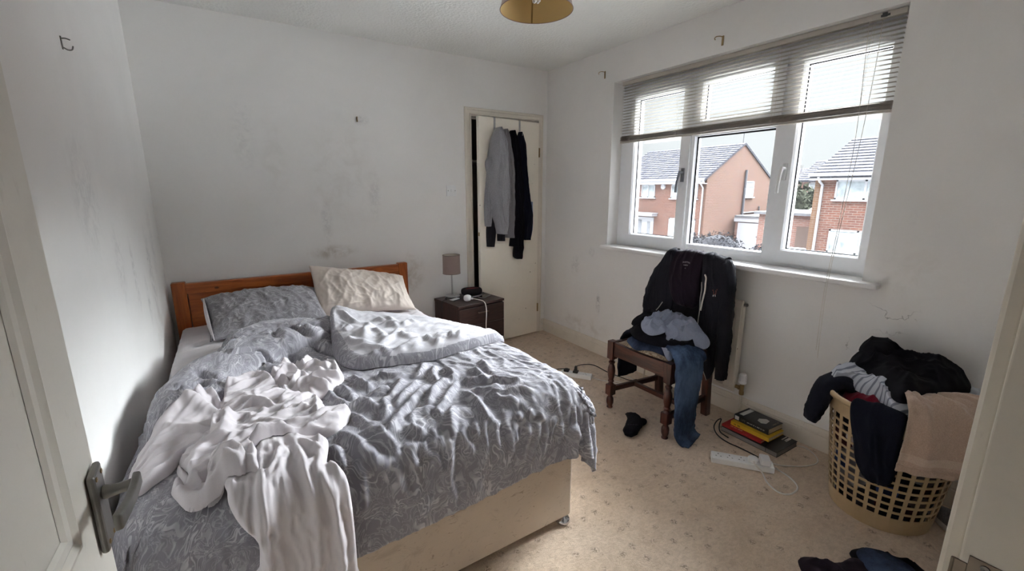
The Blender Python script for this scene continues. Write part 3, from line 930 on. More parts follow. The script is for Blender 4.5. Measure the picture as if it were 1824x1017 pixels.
# ------------------------------------------------------------------ where the creases of the bedding run, in plan (x, distance from the head wall, then on down the foot)
left_rid = [[(-2.81, 1.655), (-2.789, 1.495), (-2.728, 1.334), (-2.641, 1.282), (-2.558, 1.261), (-2.473, 1.285), (-2.439, 1.354)], [(-2.632, 1.166), (-2.569, 1.071), (-2.502, 1.022), (-2.433, 1.027), (-2.364, 1.13), (-2.309, 1.204)], [(-2.329, 0.969), (-2.264, 1.076), (-2.195, 1.221)], [(-2.682, 1.542), (-2.634, 1.53), (-2.612, 1.532)], [(-2.757, 1.587), (-2.725, 1.578)]]
left_val = [[(-2.715, 1.406), (-2.677, 1.467), (-2.641, 1.502), (-2.582, 1.516)], [(-2.776, 1.545), (-2.742, 1.556), (-2.703, 1.54), (-2.683, 1.509)], [(-2.645, 1.228), (-2.6, 1.272), (-2.536, 1.244), (-2.492, 1.244), (-2.448, 1.309)], [(-2.368, 1.338), (-2.372, 1.26), (-2.382, 1.202)], [(-2.419, 0.975), (-2.42, 1.123)], [(-2.524, 1.421), (-2.472, 1.434), (-2.427, 1.362)], [(-2.269, 1.173), (-2.232, 1.254), (-2.193, 1.315)], [(-2.338, 0.953), (-2.327, 1.035), (-2.282, 1.125)]]
duvet_rid = [[(-1.987, 1.795), (-2.036, 1.85), (-2.091, 1.904), (-2.122, 1.947)],
    [(-1.968, 1.869), (-2.02, 1.906), (-2.075, 1.957), (-2.107, 1.986), (-2.137, 2.024), (-2.164, 2.069), (-2.197, 2.113)],
    [(-1.874, 1.856), (-1.926, 1.872), (-1.977, 1.923), (-2.013, 1.976), (-2.043, 2.028)],
    [(-1.84, 1.891), (-1.894, 1.93), (-1.941, 1.979), (-1.989, 2.033), (-2.019, 2.063), (-2.025, 2.124)],
    [(-2.132, 1.878), (-2.155, 1.905), (-2.166, 1.968), (-2.188, 2.027)],
    [(-2.053, 1.74), (-2.052, 1.778), (-2.094, 1.835), (-2.126, 1.881)],
    [(-2.113, 1.661), (-2.053, 1.713), (-2.006, 1.716)],
    [(-2.203, 1.616), (-2.185, 1.692), (-2.164, 1.778)],
    [(-2.274, 1.683), (-2.253, 1.721), (-2.245, 1.815)],
    [(-2.317, 1.713), (-2.298, 1.781), (-2.27, 1.871)],
    [(-2.175, 1.817), (-2.138, 1.807), (-2.102, 1.807)],
    [(-2.253, 1.862), (-2.211, 1.858), (-2.202, 1.915), (-2.177, 1.951)],
    [(-2.292, 1.932), (-2.263, 1.969), (-2.243, 2.034), (-2.206, 2.033)],
    [(-2.16, 2.036), (-2.184, 2.073), (-2.205, 2.116)],
    [(-2.273, 2.064), (-2.247, 2.073), (-2.223, 2.08), (-2.22, 2.129), (-2.199, 2.173), (-2.191, 2.193)],
    [(-2.326, 2.037), (-2.313, 2.084), (-2.298, 2.123), (-2.312, 2.19), (-2.327, 2.208)],
    [(-2.293, 2.127), (-2.282, 2.176), (-2.285, 2.2), (-2.271, 2.219), (-2.242, 2.245)],
    [(-2.274, 2.146), (-2.265, 2.2), (-2.235, 2.225)],
    [(-2.368, 2.093), (-2.358, 2.154), (-2.353, 2.2)],
    [(-2.211, 2.18), (-2.209, 2.2), (-2.179, 2.227), (-2.156, 2.251)],
    [(-2.23, 2.201), (-2.221, 2.23), (-2.203, 2.268)],
    [(-2.175, 2.166), (-2.178, 2.2)],
    [(-2.17, 2.162), (-2.163, 2.2), (-2.139, 2.2)],
    [(-2.137, 2.103), (-2.126, 2.135), (-2.107, 2.156)],
    [(-2.117, 2.181), (-2.12, 2.2), (-2.109, 2.2)],
    [(-2.138, 2.2), (-2.128, 2.215), (-2.104, 2.247)],
    [(-2.078, 2.142), (-2.084, 2.194), (-2.091, 2.204), (-2.077, 2.231)],
    [(-2.095, 2.226), (-2.089, 2.26), (-2.067, 2.304)],
    [(-2.031, 2.172), (-2.064, 2.2), (-2.063, 2.241)],
    [(-2.029, 2.213), (-2.042, 2.241), (-2.051, 2.278)],
    [(-1.965, 2.069), (-2.006, 2.136), (-2.037, 2.185)],
    [(-2.168, 2.201), (-2.166, 2.232), (-2.152, 2.252)],
    [(-1.877, 1.7), (-1.919, 1.787), (-1.933, 1.855)],
    [(-1.905, 1.652), (-1.949, 1.725), (-1.99, 1.767)],
    [(-1.885, 1.767), (-1.848, 1.777), (-1.852, 1.843), (-1.89, 1.858)],
    [(-2.133, 2.071), (-2.095, 2.042), (-2.056, 2.039), (-2.014, 2.042)],
    [(-1.881, 1.968), (-1.878, 2.044), (-1.883, 2.12), (-1.895, 2.185), (-1.914, 2.216), (-1.915, 2.271), (-1.93, 2.33), (-1.94, 2.369)],
    [(-1.836, 1.89), (-1.822, 1.927), (-1.783, 1.939), (-1.769, 1.975)],
    [(-1.757, 1.838), (-1.767, 1.921), (-1.771, 1.988)],
    [(-1.753, 1.958), (-1.711, 2.013), (-1.663, 2.057)],
    [(-1.816, 2.048), (-1.766, 2.092), (-1.708, 2.106), (-1.674, 2.14)],
    [(-1.82, 2.082), (-1.784, 2.128), (-1.742, 2.156)],
    [(-1.841, 1.994), (-1.81, 2.027), (-1.747, 2.043)],
    [(-1.871, 2.2), (-1.871, 2.249), (-1.856, 2.31), (-1.846, 2.362), (-1.847, 2.41)],
    [(-1.831, 2.205), (-1.821, 2.265), (-1.821, 2.337)],
    [(-1.795, 2.216), (-1.8, 2.262), (-1.789, 2.295)],
    [(-1.742, 2.237), (-1.747, 2.289), (-1.762, 2.333), (-1.778, 2.387)],
    [(-1.701, 2.24), (-1.711, 2.301), (-1.724, 2.357), (-1.734, 2.403)],
    [(-1.664, 2.262), (-1.673, 2.334), (-1.695, 2.397)],
    [(-1.623, 2.249), (-1.64, 2.294), (-1.652, 2.366)],
    [(-1.599, 2.276), (-1.597, 2.339)],
    [(-1.568, 2.286), (-1.515, 2.366), (-1.486, 2.429)],
    [(-1.927, 2.164), (-1.942, 2.2), (-1.938, 2.236)],
    [(-1.967, 2.158), (-1.992, 2.2), (-1.971, 2.261), (-1.976, 2.286)],
    [(-2.032, 2.204), (-2.051, 2.263), (-2.053, 2.329)],
    [(-2.009, 2.131), (-2.019, 2.199), (-2.032, 2.213)],
    [(-1.695, 1.781), (-1.713, 1.867), (-1.712, 1.898)],
    [(-1.873, 2.147), (-1.876, 2.2), (-1.846, 2.219)],
    [(-1.774, 2.2), (-1.763, 2.226)],
    [(-1.726, 2.2), (-1.709, 2.233)],
    [(-1.687, 2.21), (-1.669, 2.255)],
    [(-2.299, 2.133), (-2.318, 2.198), (-2.327, 2.234)],
    [(-2.306, 2.2), (-2.312, 2.25), (-2.313, 2.299), (-2.313, 2.335)],
    [(-2.279, 2.146), (-2.284, 2.2), (-2.259, 2.225)],
    [(-2.258, 2.215), (-2.244, 2.245), (-2.224, 2.278)],
    [(-2.27, 2.159), (-2.257, 2.2), (-2.231, 2.229)],
    [(-2.219, 2.255), (-2.205, 2.301), (-2.184, 2.339), (-2.177, 2.38)],
    [(-2.121, 2.362), (-2.13, 2.4), (-2.139, 2.432)],
    [(-2.047, 2.252), (-2.056, 2.302), (-2.054, 2.354), (-2.04, 2.396), (-2.041, 2.431)],
    [(-2.17, 2.201), (-2.165, 2.236), (-2.152, 2.255)],
    [(-2.094, 2.231), (-2.085, 2.269), (-2.068, 2.306)],
    [(-2.155, 2.325), (-2.164, 2.363)],
    [(-2.205, 2.228), (-2.2, 2.266)],
    [(-1.948, 2.385), (-1.957, 2.414)]]
flap_rid = [[(-2.092, -0.911), (-2.065, -1.008), (-2.056, -1.125), (-2.036, -1.156)],
    [(-2.044, -1.151), (-2.004, -1.176), (-2.047, -1.267), (-2.079, -1.354)],
    [(-2.013, -1.24), (-1.987, -1.306), (-1.999, -1.406), (-2.032, -1.442)],
    [(-1.866, -1.266), (-1.806, -1.195), (-1.783, -1.229)],
    [(-1.876, -1.294), (-1.914, -1.337), (-1.977, -1.42), (-2.039, -1.48)],
    [(-2.141, -1.205), (-2.112, -1.192), (-2.093, -1.187)],
    [(-2.144, -1.312), (-2.127, -1.395), (-2.07, -1.445)],
    [(-2.138, -1.442), (-2.083, -1.491), (-2.038, -1.533), (-2.035, -1.599), (-1.995, -1.625)],
    [(-1.966, -1.54), (-1.992, -1.627)],
    [(-1.896, -1.502), (-1.934, -1.547), (-1.962, -1.543)],
    [(-1.861, -1.481), (-1.934, -1.614)],
    [(-1.758, -1.47), (-1.828, -1.63)],
    [(-1.818, -1.478), (-1.829, -1.56)],
    [(-1.737, -1.499), (-1.781, -1.576)],
    [(-1.707, -1.519), (-1.737, -1.591)],
    [(-1.664, -1.531), (-1.72, -1.616)],
    [(-2.082, -1.518), (-2.086, -1.637)],
    [(-2.139, -1.555), (-2.135, -1.639)],
    [(-2.182, -1.575), (-2.121, -1.543)],
    [(-1.948, -1.177), (-1.898, -1.173), (-1.891, -1.268)],
    [(-1.871, -1.055), (-1.877, -1.168), (-1.861, -1.252)],
    [(-1.932, -1.055), (-1.909, -1.128)],
    [(-1.855, -1.407), (-1.904, -1.438), (-1.903, -1.36)]]
arm_out = [(-2.855, -1.918), (-2.855, -1.87), (-2.844, -1.808), (-2.816, -1.755), (-2.779, -1.722), (-2.739, -1.681), (-2.695, -1.68), (-2.646, -1.73), (-2.602, -1.837), (-2.616, -1.956), (-2.673, -1.954), (-2.725, -1.933), (-2.746, -1.969), (-2.76, -1.999), (-2.788, -2.025), (-2.818, -2.045), (-2.841, -1.98)]
arm_rid = [([(-2.661, -1.841), (-2.74, -1.799), (-2.778, -1.78), (-2.799, -1.855), (-2.813, -1.906), (-2.834, -1.94)], 0.035, 0.024),
    ([(-2.66, -1.909), (-2.711, -1.876), (-2.75, -1.869), (-2.783, -1.917), (-2.812, -1.969)], 0.035, 0.024),
    ([(-2.659, -1.937), (-2.726, -1.922), (-2.747, -1.958), (-2.77, -1.993), (-2.805, -2.007), (-2.824, -2.019)], 0.022, 0.02),
    ([(-2.743, -1.758), (-2.707, -1.79), (-2.669, -1.804)], 0.02, 0.014),
    ([(-2.642, -1.762), (-2.695, -1.698), (-2.738, -1.707), (-2.78, -1.753), (-2.812, -1.792), (-2.845, -1.851), (-2.852, -1.909)], 0.04, 0.022),
    ([(-2.682, -1.741), (-2.677, -1.788)], 0.012, 0.006),
    ([(-2.84, -1.944), (-2.822, -1.94)], 0.014, 0.012)]
scrap_out = [(-2.743, -1.691), (-2.739, -1.646), (-2.706, -1.625), (-2.698, -1.604), (-2.664, -1.593), (-2.642, -1.634), (-2.635, -1.701), (-2.642, -1.756), (-2.693, -1.745)]
scrap_rid = [([(-2.702, -1.676), (-2.692, -1.614)], 0.018, 0.03),
    ([(-2.672, -1.601), (-2.642, -1.647), (-2.637, -1.7)], 0.02, 0.03),
    ([(-2.74, -1.663), (-2.709, -1.641)], 0.02, 0.02)]
mass_out = [(-2.63, -1.572), (-2.608, -1.505), (-2.566, -1.444), (-2.524, -1.455), (-2.48, -1.5), (-2.456, -1.604), (-2.399, -1.735), (-2.341, -1.773), (-2.354, -1.821), (-2.338, -1.906), (-2.314, -1.893), (-2.279, -1.939), (-2.31, -1.999), (-2.347, -2.034), (-2.405, -2.027), (-2.447, -2.029), (-2.501, -2.028), (-2.537, -2.038), (-2.575, -2.053), (-2.633, -2.072), (-2.67, -2.114), (-2.719, -2.102), (-2.713, -2.049), (-2.74, -1.965), (-2.726, -1.929), (-2.688, -1.927), (-2.667, -1.909), (-2.662, -1.839), (-2.653, -1.787), (-2.629, -1.764), (-2.642, -1.709)]
mass_rid = [([(-2.609, -1.586), (-2.577, -1.511), (-2.531, -1.482), (-2.487, -1.526), (-2.475, -1.606)], 0.045, 0.03),
    ([(-2.606, -1.626), (-2.566, -1.665), (-2.536, -1.732)], 0.02, 0.016),
    ([(-2.537, -1.645), (-2.538, -1.707)], 0.015, 0.014),
    ([(-2.531, -1.723), (-2.495, -1.686), (-2.447, -1.691)], 0.022, 0.02),
    ([(-2.627, -1.762), (-2.6, -1.714), (-2.552, -1.731), (-2.514, -1.769), (-2.487, -1.832)], 0.03, 0.03),
    ([(-2.472, -1.808), (-2.448, -1.741), (-2.43, -1.702)], 0.022, 0.026),
    ([(-2.49, -1.872), (-2.451, -1.844), (-2.41, -1.814), (-2.363, -1.771)], 0.022, 0.028),
    ([(-2.513, -1.916), (-2.478, -1.91), (-2.442, -1.871), (-2.403, -1.886), (-2.378, -1.891)], 0.02, 0.026),
    ([(-2.632, -1.868), (-2.61, -1.834), (-2.58, -1.829), (-2.562, -1.846), (-2.562, -1.885)], 0.022, 0.024),
    ([(-2.537, -1.82), (-2.523, -1.84), (-2.549, -1.884)], 0.016, 0.018),
    ([(-2.564, -1.898), (-2.532, -1.914), (-2.49, -1.946), (-2.454, -1.969), (-2.417, -1.979), (-2.392, -1.976), (-2.353, -1.94), (-2.307, -1.904)], 0.018, 0.024),
    ([(-2.632, -1.939), (-2.604, -1.913), (-2.563, -1.94), (-2.513, -1.963), (-2.487, -1.998)], 0.022, 0.022),
    ([(-2.626, -2.064), (-2.584, -2.039), (-2.536, -2.025), (-2.496, -2.012), (-2.445, -2.018), (-2.403, -2.017), (-2.361, -2.025)], 0.016, 0.024),
    ([(-2.623, -2.026), (-2.619, -1.981), (-2.595, -1.955), (-2.565, -1.983)], 0.026, 0.022),
    ([(-2.367, -1.768), (-2.359, -1.823), (-2.376, -1.903), (-2.377, -1.956)], 0.016, 0.024),
    ([(-2.376, -1.976), (-2.336, -1.982), (-2.285, -1.946)], 0.016, 0.018),
    ([(-2.435, -1.996), (-2.411, -1.997), (-2.371, -1.99), (-2.323, -1.98)], 0.014, 0.016),
    ([(-2.651, -1.8), (-2.657, -1.853), (-2.654, -1.913), (-2.623, -1.933), (-2.593, -1.915)], 0.022, 0.024),
    ([(-2.718, -2.098), (-2.709, -2.051), (-2.699, -2.004), (-2.673, -1.972), (-2.638, -1.96), (-2.591, -1.963)], 0.02, 0.024),
    ([(-2.705, -2.008), (-2.687, -1.963), (-2.667, -1.923)], 0.016, 0.02),
    ([(-2.638, -1.942), (-2.615, -1.86), (-2.587, -1.836)], 0.02, 0.02),
    ([(-2.683, -2.075), (-2.645, -2.055), (-2.638, -2.02)], 0.02, 0.012)]
knot_out = [(-2.48, -1.468), (-2.444, -1.374), (-2.403, -1.328), (-2.372, -1.388), (-2.36, -1.375), (-2.311, -1.378), (-2.263, -1.456), (-2.232, -1.521), (-2.227, -1.584), (-2.238, -1.649), (-2.279, -1.697), (-2.3, -1.733), (-2.337, -1.749), (-2.385, -1.763), (-2.428, -1.683), (-2.447, -1.691), (-2.465, -1.598)]
knot_rid = [([(-2.364, -1.503), (-2.34, -1.424), (-2.31, -1.407)], 0.02, 0.024),
    ([(-2.365, -1.524), (-2.313, -1.494), (-2.29, -1.543), (-2.247, -1.537)], 0.018, 0.022),
    ([(-2.364, -1.62), (-2.315, -1.622), (-2.244, -1.65)], 0.018, 0.022),
    ([(-2.378, -1.55), (-2.413, -1.632), (-2.43, -1.662)], 0.016, 0.022),
    ([(-2.381, -1.512), (-2.416, -1.494), (-2.448, -1.52), (-2.464, -1.54)], 0.016, 0.024),
    ([(-2.375, -1.488), (-2.371, -1.421)], 0.012, 0.016),
    ([(-2.406, -1.354), (-2.449, -1.423), (-2.472, -1.489)], 0.022, 0.024),
    ([(-2.427, -1.63), (-2.438, -1.558), (-2.457, -1.567)], 0.014, 0.018),
    ([(-2.419, -1.68), (-2.368, -1.65), (-2.328, -1.701), (-2.293, -1.717)], 0.02, 0.024),
    ([(-2.276, -1.465), (-2.247, -1.537), (-2.252, -1.616)], 0.016, 0.018),
    ([(-2.375, -1.56), (-2.362, -1.607)], 0.012, 0.012),
    ([(-2.34, -1.527), (-2.295, -1.572)], 0.014, 0.012)]
loop_out = [(-2.585, -2.12), (-2.625, -2.102), (-2.657, -2.092), (-2.669, -2.119), (-2.695, -2.092), (-2.719, -2.101), (-2.725, -2.059), (-2.743, -2.065), (-2.748, -2.089), (-2.725, -2.149), (-2.703, -2.174), (-2.668, -2.173), (-2.632, -2.166), (-2.588, -2.181)]
loop_rid = [([(-2.589, -2.132), (-2.631, -2.109), (-2.657, -2.106), (-2.666, -2.142), (-2.681, -2.146)], 0.016, 0.022),
    ([(-2.744, -2.085), (-2.724, -2.07), (-2.716, -2.103)], 0.018, 0.02),
    ([(-2.74, -2.097), (-2.717, -2.142), (-2.693, -2.154), (-2.663, -2.158), (-2.632, -2.144), (-2.59, -2.164)], 0.022, 0.02),
    ([(-2.695, -2.103), (-2.676, -2.112)], 0.014, 0.014)]
inner_out = [(-2.741, -1.973), (-2.742, -2), (-2.725, -2.059), (-2.703, -2.063), (-2.711, -2.028)]
inner_rid = [([(-2.739, -1.982), (-2.737, -2.014), (-2.722, -2.05)], 0.014, 0.018)]
skirt_out = [(-2.639, 2.057), (-2.586, 2.064), (-2.559, 2.022), (-2.498, 2.01), (-2.448, 2.029), (-2.38, 2.082), (-2.405, 2.216), (-2.395, 2.209), (-2.369, 2.253), (-2.361, 2.319), (-2.359, 2.422), (-2.36, 2.534), (-2.363, 2.603), (-2.589, 2.469), (-2.582, 2.411), (-2.579, 2.35), (-2.603, 2.302), (-2.625, 2.245), (-2.628, 2.2), (-2.633, 2.17), (-2.637, 2.112)]
skirt_rid = [([(-2.549, 2.051), (-2.551, 2.161), (-2.56, 2.215), (-2.571, 2.299), (-2.577, 2.414), (-2.582, 2.47)], 0.016, 0.026),
    ([(-2.502, 2.051), (-2.501, 2.105), (-2.531, 2.206), (-2.55, 2.212), (-2.556, 2.27), (-2.56, 2.33), (-2.563, 2.415), (-2.569, 2.477)], 0.015, 0.03),
    ([(-2.494, 2.117), (-2.517, 2.215), (-2.539, 2.234), (-2.545, 2.282), (-2.537, 2.323), (-2.543, 2.35), (-2.534, 2.411), (-2.537, 2.496)], 0.016, 0.026),
    ([(-2.489, 2.09), (-2.464, 2.129), (-2.458, 2.222), (-2.461, 2.231), (-2.448, 2.289), (-2.447, 2.34), (-2.457, 2.48), (-2.462, 2.54)], 0.02, 0.024),
    ([(-2.47, 2.064), (-2.434, 2.103), (-2.409, 2.157), (-2.408, 2.208)], 0.022, 0.02),
    ([(-2.452, 2.2), (-2.426, 2.242), (-2.411, 2.29), (-2.404, 2.36), (-2.401, 2.504), (-2.404, 2.574)], 0.02, 0.024),
    ([(-2.404, 2.224), (-2.4, 2.237), (-2.401, 2.302), (-2.394, 2.445), (-2.399, 2.547)], 0.014, 0.02),
    ([(-2.395, 2.209), (-2.368, 2.277), (-2.362, 2.359), (-2.361, 2.483), (-2.368, 2.595)], 0.016, 0.016),
    ([(-2.629, 2.19), (-2.612, 2.203), (-2.571, 2.224)], 0.016, 0.014),
    ([(-2.51, 2.2), (-2.501, 2.28), (-2.49, 2.315), (-2.499, 2.38)], 0.016, 0.012),
    ([(-2.527, 2.073), (-2.534, 2.126), (-2.54, 2.168)], 0.012, 0.018),
    ([(-2.448, 2.215), (-2.42, 2.186), (-2.4, 2.185)], 0.014, 0.016),
    ([(-2.504, 2.2), (-2.493, 2.254), (-2.477, 2.306), (-2.479, 2.324)], 0.014, 0.01)]
band_out = [(-2.661, -2.055), (-2.619, -2.058), (-2.567, -2.053), (-2.556, -2.078), (-2.558, -2.138), (-2.558, -2.198), (-2.582, -2.179), (-2.629, -2.161), (-2.656, -2.172), (-2.672, -2.173)]
band_rid = [([(-2.657, -2.103), (-2.623, -2.103), (-2.592, -2.131), (-2.56, -2.175)], 0.014, 0.022),
    ([(-2.628, -2.066), (-2.59, -2.084), (-2.568, -2.063)], 0.014, 0.02),
    ([(-2.565, -2.079), (-2.562, -2.129), (-2.558, -2.177)], 0.012, 0.02)]

def fold_field(x, y, ridges, w0=None, h0=None, power=1.1, mixk=.35, jit=.004, seed=77):
    """height of a set of creases: each a rounded crest falling away on both sides and fading at its ends"""
    x = x + jit * pn(x * 40, y * 40, seed); y = y + jit * pn(x * 40 + 9, y * 40, seed + 1)
    best = np.zeros(x.shape); tot = np.zeros(x.shape)
    for r in ridges:
        pts, w, h = r if w0 is None else (r, w0, h0)
        P = crom(np.array(pts, float), max(6, 5 * len(pts))) if len(pts) > 2 else np.array(pts, float)
        lo, hi = P.min(0) - w * 1.6, P.max(0) + w * 1.6
        m = (x > lo[0]) & (x < hi[0]) & (y > lo[1]) & (y < hi[1])
        if not m.any(): continue
        xs, ys = x[m], y[m]
        d = np.full(xs.shape, 9.0); tt = np.zeros(xs.shape)
        seg = np.linalg.norm(np.diff(P, axis=0), axis=1); cum = np.concatenate([[0], np.cumsum(seg)]); L = cum[-1]
        for a, c, s0, sl in zip(P[:-1], P[1:], cum[:-1], seg):
            ab = c - a; t = np.clip(((xs - a[0]) * ab[0] + (ys - a[1]) * ab[1]) / (ab @ ab + 1e-12), 0, 1)
            q = np.hypot(xs - a[0] - t * ab[0], ys - a[1] - t * ab[1])
            k = q < d; d[k] = q[k]; tt[k] = (s0 + t * sl)[k] / L
        fade = np.clip(np.minimum(tt, 1 - tt) * 4.5 + .25, 0, 1)
        ww = w * (.65 + .35 * fade)
        v = h * fade * np.clip(1 - (np.sqrt(d * d + 1.2e-5) - .0035) / ww, 0, 1) ** power
        best[m] = np.maximum(best[m], v); tot[m] += v
    return best + mixk * (tot - best)
# ------------------------------------------------------------------ bed
def wood_mat(name, c_dark, c_light, axis='x', knots=False, rough=.35, fine=1.0):
    t = NT(name)
    p = t.pos()
    st = {'x': (.8, 9, 9), 'y': (9, .8, 9), 'z': (9, 9, .8)}[axis]
    v = t.vmath('MULTIPLY', p, st)
    n = t.noise(v, 3.2 * fine, 5, .6, 1.2)
    g = t.noise(t.vmath('MULTIPLY', p, tuple(q * 6 for q in st)), 4 * fine, 3, .6)
    col = t.mix(t.rng(n, .3, .7), c_dark, c_light)
    col = t.mix(t.math('MULTIPLY', t.rng(g, .4, .7), .35), col, c_dark)
    if knots:
        d = t.vmath('LENGTH', t.vmath('DIVIDE', t.vmath('SUBTRACT', p, (-2.65, -.08, .775)), (.013, 1, .008)))
        d2 = t.vmath('LENGTH', t.vmath('DIVIDE', t.vmath('SUBTRACT', p, (-1.445, -.09, .77)), (.006, 1, .008)))
        col = t.mix(t.math('MULTIPLY', t.rng(t.math('MINIMUM', d, d2), 1.3, .5), .85), col, S(58, 26, 12))
    t.bump(g, .06, .002)
    return t.fin(col, rough, spec=.4)
m_pine = wood_mat('orange_stained_pine', S(128, 62, 26), S(178, 98, 46), 'x', True)
m_pine_v = wood_mat('orange_stained_pine_upright', S(128, 62, 26), S(176, 96, 44), 'z')

def damask_mat(name, ground, line, bright=1.0):
    """printed swirling scroll pattern"""
    t = NT(name)
    uv = t.tex('UV')
    warp = t.vmath('ADD', uv, t.vmath('MULTIPLY', t.vmath('SUBTRACT', t.noise(uv, 8, 2, out='Color'), (.5, .5, .5)), (.16, .16, 0)))
    n = t.noise(warp, 9.5, 1.5, .5, 1.6)
    c = t.math('PINGPONG', t.math('MULTIPLY', n, 15.0), 1.0)
    lines = t.rng(c, .60, .86)
    thick = t.rng(t.noise(uv, 13, 2), .38, .62)
    m = t.math('MULTIPLY', lines, t.math('ADD', t.math('MULTIPLY', thick, .75), .2))
    n2 = t.noise(t.vmath('ADD', warp, (3.1, 1.7, 0)), 34, 2, .5, 1.5)
    l2 = t.rng(t.math('PINGPONG', t.math('MULTIPLY', n2, 7.0), 1.0), .66, .9)
    m = t.math('MAXIMUM', m, t.math('MULTIPLY', l2, .42))
    col = t.mix(m, ground, line)
    wv = t.noise(uv, 900, 1)
    t.bump(wv, .05, .001)
    return t.fin(col, .82, spec=.2, sheen=.15)
m_duvet = damask_mat('grey_scroll_print_cotton', S(138, 136, 143), S(190, 188, 193))
m_duvet_back = damask_mat('pale_grey_print_cotton', S(192, 190, 196), S(210, 208, 212))
m_pillow_grey = damask_mat('grey_scroll_print_pillow', S(130, 127, 131), S(172, 169, 173))
def cloth_mat(name, col, var=.05, weave=700, rough=.85, sheen=.2, stain=None, coord='UV', bumpy=.06):
    t = NT(name)
    v = t.tex(coord)
    n = t.noise(v, 7, 5, .6)
    c = t.mix(t.rng(n, .3, .75), tuple(q * (1 - var) for q in col[:3]) + (1,), tuple(min(1, q * (1 + var)) for q in col[:3]) + (1,))
    if stain is not None:
        c = t.mix(stain(t), c, stain.col)
    w = t.noise(v, weave, 2)
    c = t.mix(t.math('MULTIPLY', t.rng(w, .4, .7), .12), c, tuple(q * .7 for q in col[:3]) + (1,))
    t.bump(w, bumpy, .0015)
    return t.fin(c, rough, spec=.15, sheen=sheen)
m_sheet = cloth_mat('white_jersey_sheet', S(203, 197, 200), .02)
m_fitted = cloth_mat('white_fitted_sheet', S(208, 203, 206), .02, coord='Object')
def _pst(t):
    p = t.pos()
    d = t.vmath('LENGTH', t.vmath('DIVIDE', t.vmath('SUBTRACT', p, (-1.64, -.25, .80)), (.17, .3, .12)))
    return t.math('MULTIPLY', t.rng(d, 1.1, .1), t.math('MULTIPLY', t.rng(t.noise(p, 9, 5, .7), .25, .7), .55))
_pst.col = S(146, 122, 100)
m_pillow_cream = cloth_mat('cream_pillowcase', S(214, 202, 192), .03, stain=_pst)
def _bst(t):
    p = t.pos()
    a = t.rng(t.noise(p, 6, 6, .7, 1.5), .54, .66)
    s = t.rng(t.noise(t.vmath('MULTIPLY', p, (1, 1, 2.5)), 17, 5, .7, 2.0), .60, .68)
    return t.math('MULTIPLY', t.math('MAXIMUM', t.math('MULTIPLY', a, .4), s), .75)
_bst.col = S(140, 122, 106)
m_divan = cloth_mat('stained_cream_divan_cloth', S(200, 184, 166), .04, stain=_bst, coord='Object')

BX0, BX1, BY0, BY1 = -2.862, -1.473, -2.15, -.112
bed = empty('divan_bed', (-2.17, -1.13, 0), 'double divan bed with stained cream base and orange pine headboard', 'bed')
b = MB(); b.box((BX0, BY0, .032), (BX1, BY1, .33)); b.build('divan_base', m_divan, bed, bevel=.014, seg=3)
b = MB(); b.box((BX0 + .0, BY0 - .002, .318), (BX1 + .002, BY0 + .02, .322)); b.build('piping', m_divan, bed)
def castor(x, y):
    b = MB(); b.lathe([(.012, .032), (.012, .026), (.026, .024), (.030, .016), (.030, .008), (.024, .002), (.006, .0005)], (x, y, 0), 20)
    return b.build('castor', m_chrome, bed, smooth=True)
for (x, y) in ((BX1 - .034, BY0 + .016), (BX0 + .045, BY0 + .04), (BX1 - .045, BY1 - .06), (BX0 + .045, BY1 - .06)): castor(x, y)
hb0 = MB()
hb0.box((-2.80, -.100, .02), (-1.485, -.072, .752))
hbp = hb0.build('headboard_panel', m_pine, bed, bevel=.002)
b = MB()
b.prism([(-.112, .752), (-.112, .808), (-.106, .814), (-.066, .814), (-.060, .808), (-.060, .752)], 0, -2.812, -1.478)
b.build('headboard_rail', m_pine, bed, bevel=.002)
for (x0, x1) in ((-2.876, -2.805), (-1.486, -1.416)):
    b = MB(); b.box((x0, -.116, 0), (x1, -.058, .824)); b.build('headboard_post', m_pine_v, bed, bevel=.006, seg=3)

# mattress under a fitted sheet: soft box with slack wrinkles
MT = .555
def softbox(x0, x1, y0, y1, z0, z1, r, n=90, wr=None):
    """closed rounded slab, top as a dense grid"""
    nu, nv = n, int(n * 1.4)
    u = np.linspace(0, 1, nu); v = np.linspace(0, 1, nv)
    top = np.zeros((nu, nv, 3))
    # cosine-spaced sides going down
    def prof(t, a, c, h):
        """t 0..1 across -> position, drop"""
        L = (c - a); side = h
        s = t * (L + 2 * side) - side
        rr = r
        pos = np.where(s < 0, a, np.where(s > L, c, a + s))
        drop = np.where(s < 0, -s, np.where(s > L, s - L, 0))
        # round the edge
        e = np.minimum(np.abs(s), np.abs(L - s)); inside = (s > 0) & (s < L)
        ed = np.minimum(s, L - s)
        k = np.clip((rr - ed) / rr, 0, 1)
        drop = np.where(inside & (ed < rr), rr * (1 - np.sqrt(np.clip(1 - k ** 2, 0, 1))) , drop)
        drop = np.where(~inside, np.maximum(drop, 0) + rr * .98, drop)
        return pos, np.minimum(drop, h)
    X, dx = prof(u, x0, x1, z1 - z0); Y, dy = prof(v, y0, y1, z1 - z0)
    top[..., 0] = X[:, None]; top[..., 1] = Y[None, :]
    top[..., 2] = z1 - np.maximum(dx[:, None], dy[None, :])
    if wr is not None: top[..., 2] += wr(top[..., 0], top[..., 1]) * (top[..., 2] > z1 - .02)
    return top
def mwr(x, y):
    return .010 * ridge(x * 2.2 + .6 * y, y * 9 - x * 5, 3, 2.0) * sstep(-.2, -.7, y) + .005 * pn(x * 14, y * 14, 5) + .006 * ridge(x * 9 + y * 5, y * 2.2, 4, 2.5)
P = softbox(-2.862, -1.478, -2.14, -.118, .332, MT, .05, 110, mwr)
b = MB(); b.grid(P, uvgrid(P))
b.box((-2.85, -2.13, .331), (-1.49, -.13, .40))
